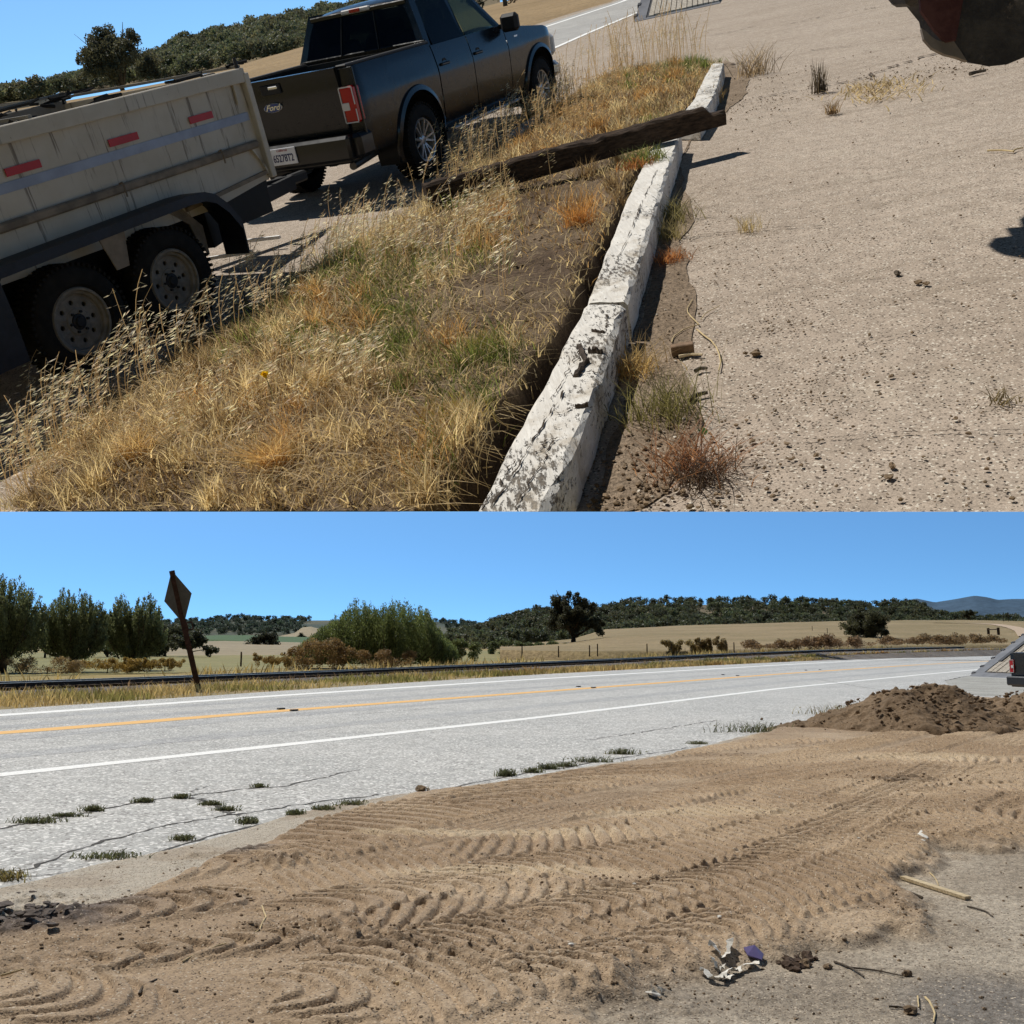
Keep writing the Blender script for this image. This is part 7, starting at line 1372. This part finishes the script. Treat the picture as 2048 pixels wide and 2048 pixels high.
# chassis and nose
c_ = MB(); [c_.box((-.2, y, .62), (4.0, .10, .20)) for y in (.45, 2.1)]; c_.box((1.55, 1.27, .60), (.8, 1.9, .22)); c_.prism([(1.12, .72), (1.90, .77), (1.86, .60), (1.5, .54), (1.25, .44), (1.12, .42)], YS + .05, YS + .25); [c_.tube([(x, .15, .37), (x, 2.4, .37)], .04, 8) for x in (-.43, .43)]; c_.build("chassis", m_chs, TL)
tg = MB(); cy = 1.27; [tg.bar((1.7, cy + s * .55, .52), (3.3, cy + s * .03, .48), .06, .13) for s in (-1, 1)]; tg.box((3.42, cy, .50), (.25, .10, .10), bev=.02); tg.tube([(2.9, cy, .45), (2.9, cy, .95)], .03, 8); tg.box((2.3, cy, .66), (.5, .5, .3), bev=.03); tg.build("tongue", m_chs, TL)
# tandem fender: top plate, slopes, skirt and gusset between the wheels
YF0, YF1 = -.05, YS + .01; fpz = [(-1.20, .30), (-1.14, .58), (-1.06, .76), (-.92, .88), (.74, .895), (.90, .885), (1.0, .845), (1.10, .75), (1.19, .60), (1.17, .36)]
G = [[(x, YF0, z), (x, YF1, z)] for x, z in fpz]; f_ = MB(); f_.grid(np.array(G)); lip = [[(x, YF0, z), (x, YF0 - .006, z - .0), (x * .985, YF0 - .006, z - .065 if 0 < i_ < 9 else z)] for i_, (x, z) in enumerate(fpz)]; f_.grid(np.array(lip)); f_.grid(np.array([[(x, YF0 + .004, z - .012), (x, YF1, z - .012)] for x, z in fpz]))
f_.prism([(-1.20, .30), (-1.14, .58), (-.92, .86), (-.92, .62), (-.94, .30)], YF0 - .002, YF0 + .008)
f_.build("fender", m_navy, TL)
gs = MB().prism([(-.12, .86), (.12, .86), (.055, .60), (-.055, .60)], YF0 + .02, YF0 + .03); gs.build("fender_gusset", m_brn, TL)
MB().prism([(-1.1, .80), (1.05, .80), (1.05, .30), (-1.1, .30)], YS + .26, YS + .28).build("inner_panel", m_chs, TL)
lk = MB().prism([(.60, .87), (.80, .87), (1.02, .62), (1.0, .40), (.93, .50), (.90, .66), (.72, .80)], YS + .0, YS + .015); lk.build("inner_brace", m_brn, TL)
for x in (-.43, .43): wheel(TL, x, .105, .372, .372, .215, .21, -1, False, m_rimb)
for x in (-.43, .43): wheel(TL, x, 2.45, .372, .372, .215, .21, 1, False, m_rimb)
# white chocks / bars on the ground by the front wheel
def barU(a, b, w, h, z, mat, name, label, cat):
    A, B_ = U(*a, z), U(*b, z); mid = (A + B_) / 2; return meta(MB().bar(A - mid, B_ - mid, w, h).build(name, mat, None, TR(*mid)), label, cat)
m_wh = simple("white_bar_paint", (.78, .77, .74), .6); barU((418, 517), (505, 503), .025, .03, .1, m_wh, "metal_bar", "thin pale bar lying low beyond the front trailer wheel, nearer one", "bar"); barU((466, 485), (560, 474), .03, .03, .1, m_wh, "metal_bar", "thin pale bar lying beyond the front trailer wheel, farther one", "bar")
# =====================================================================  EXCAVATOR BUCKET hanging in at the top right
m = Mt("bucket_steel", .7, .35); dn = m.noise(5, 5, .75); a = m.mix(m.ramp(dn, .35, .65), (.035, .030, .028), (.085, .072, .062)); a = m.mix(m.ramp(m.noise(14, 4, .8), .60, .70), a, (.15, .12, .095)); m.col(a); m.bump(m.noise(20, 4, .8), .6, .01); m_bk = m.m
m = Mt("bucket_red_rust", .8, .3); m.col(m.mix(m.ramp(m.noise(9, 5, .7), .35, .65), (.07, .022, .02), (.12, .05, .045))); m_bkr = m.m; m_bks = simple("bucket_worn", (.20, .165, .135), .5, .4, var=.2)
DB = 5.0
def BK(x, y, dd=0.):
    d = rayU(x, y); return CU + d * (DB + dd)
bo = BK(1975, 40); BU = empty("excavator_bucket", TR(*bo)); meta(BU, "dirty dark steel excavator bucket hanging in from the top right corner", "excavator bucket")
side_o = [(1858, -150), (1812, -60), (1782, -20), (1790, 0), (1812, 10), (1839, 44), (1846, 77), (1863, 97), (1886, 109), (1916, 114), (1937, 126), (1977, 133), (2014, 129), (2052, 113), (2090, 88), (2120, 50), (2140, 0), (2150, -150)]
near_o = [(1930, -150), (1915, -40), (1905, 20), (1900, 70), (1912, 105), (1935, 124), (1977, 133), (2014, 129), (2052, 113), (2090, 88), (2120, 50), (2140, 0), (2150, -150)]
def loop(Pt, dd): return [BK(x, y, dd) - bo for x, y in Pt]
v = loop(near_o, 0) + loop(near_o, .03); n = len(near_o); MB().add(v, [tuple(range(n)), tuple(range(2 * n - 1, n - 1, -1))] + [(i_, (i_ + 1) % n, n + (i_ + 1) % n, n + i_) for i_ in range(n)]).build("side_plate", m_bk, BU)
prof = [(1782, -60), (1784, -10), (1812, 12), (1838, 44), (1845, 77), (1862, 97), (1886, 110), (1916, 118), (1937, 126), (1977, 132), (2014, 128), (2052, 112), (2090, 87), (2120, 48)]
A = np.array([BK(x, y, .45) - bo for x, y in prof]); nr2 = [(max(x, 1945), min(y, 126)) for x, y in prof]; B_ = np.array([BK(x, y, .02) - bo for x, y in nr2]); cpos = A.mean(0)
Mi = A * .5 + B_ * .5; sh = MB().grid(np.stack([A, Mi, B_], 1)); sh.grid(np.stack([A * .94 + cpos * .06, Mi * .94 + cpos * .06, B_ * .94 + cpos * .06], 1)); sh.build("shell", m_bk, BU, auto=rad(40))
wp = [(1843, 56), (1848, 78), (1864, 96), (1888, 108), (1912, 114), (1934, 122), (1920, 100), (1906, 80), (1894, 84), (1878, 82), (1864, 74), (1852, 62)]; v = loop(wp, -.02); nw = len(wp); MB().add(v + [q_ + uf * .02 for q_ in v], [tuple(range(nw)), tuple(range(2 * nw - 1, nw - 1, -1))] + [(i_, (i_ + 1) % nw, nw + (i_ + 1) % nw, nw + i_) for i_ in range(nw)]).build("worn_band", m_bks, BU)
v = loop([(1842, 20), (1868, 58), (1892, 84), (1912, 80), (1930, -20), (1900, -60), (1835, -60)], -.03); MB().add(v + [q_ + uf * .02 for q_ in v], [tuple(range(7)), tuple(range(13, 6, -1))] + [(i_, (i_ + 1) % 7, 7 + (i_ + 1) % 7, 7 + i_) for i_ in range(7)]).build("wear_plate", m_bkr, BU)
ct = np.array([BK(x, y, .5) - bo for x, y in ((1800, -40), (1788, 0), (1806, 10), (1836, 2))]); MB().tube([BK(1775, -22, .45) - bo, BK(1800, -6, .3) - bo, BK(1826, -8, .1) - bo, BK(1860, -30, 0) - bo], [.03, .05, .05, .04], 10).build("hinge_pin", m_bk, BU)
# unseen slab added for the excavator's shadow on the lot, cut to its outline


so = [(1972, 487), (1985, 472), (2018, 468), (2008, 452), (2040, 450), (2036, 434), (2052, 424), (2300, 370), (2300, 620), (2048, 513), (2004, 506), (1986, 498)]
v = [U(x, y) + S_UP / S_UP[2] * 2.9 - bo for x, y in so]; n = len(v); MB().add(v + [q_ + np.array([0, 0, .12]) for q_ in v], [tuple(range(n)), tuple(range(2 * n - 1, n - 1, -1))] + [(i_, (i_ + 1) % n, n + (i_ + 1) % n, n + i_) for i_ in range(n)]).build("arm_shadow_slab", m_bk, BU)
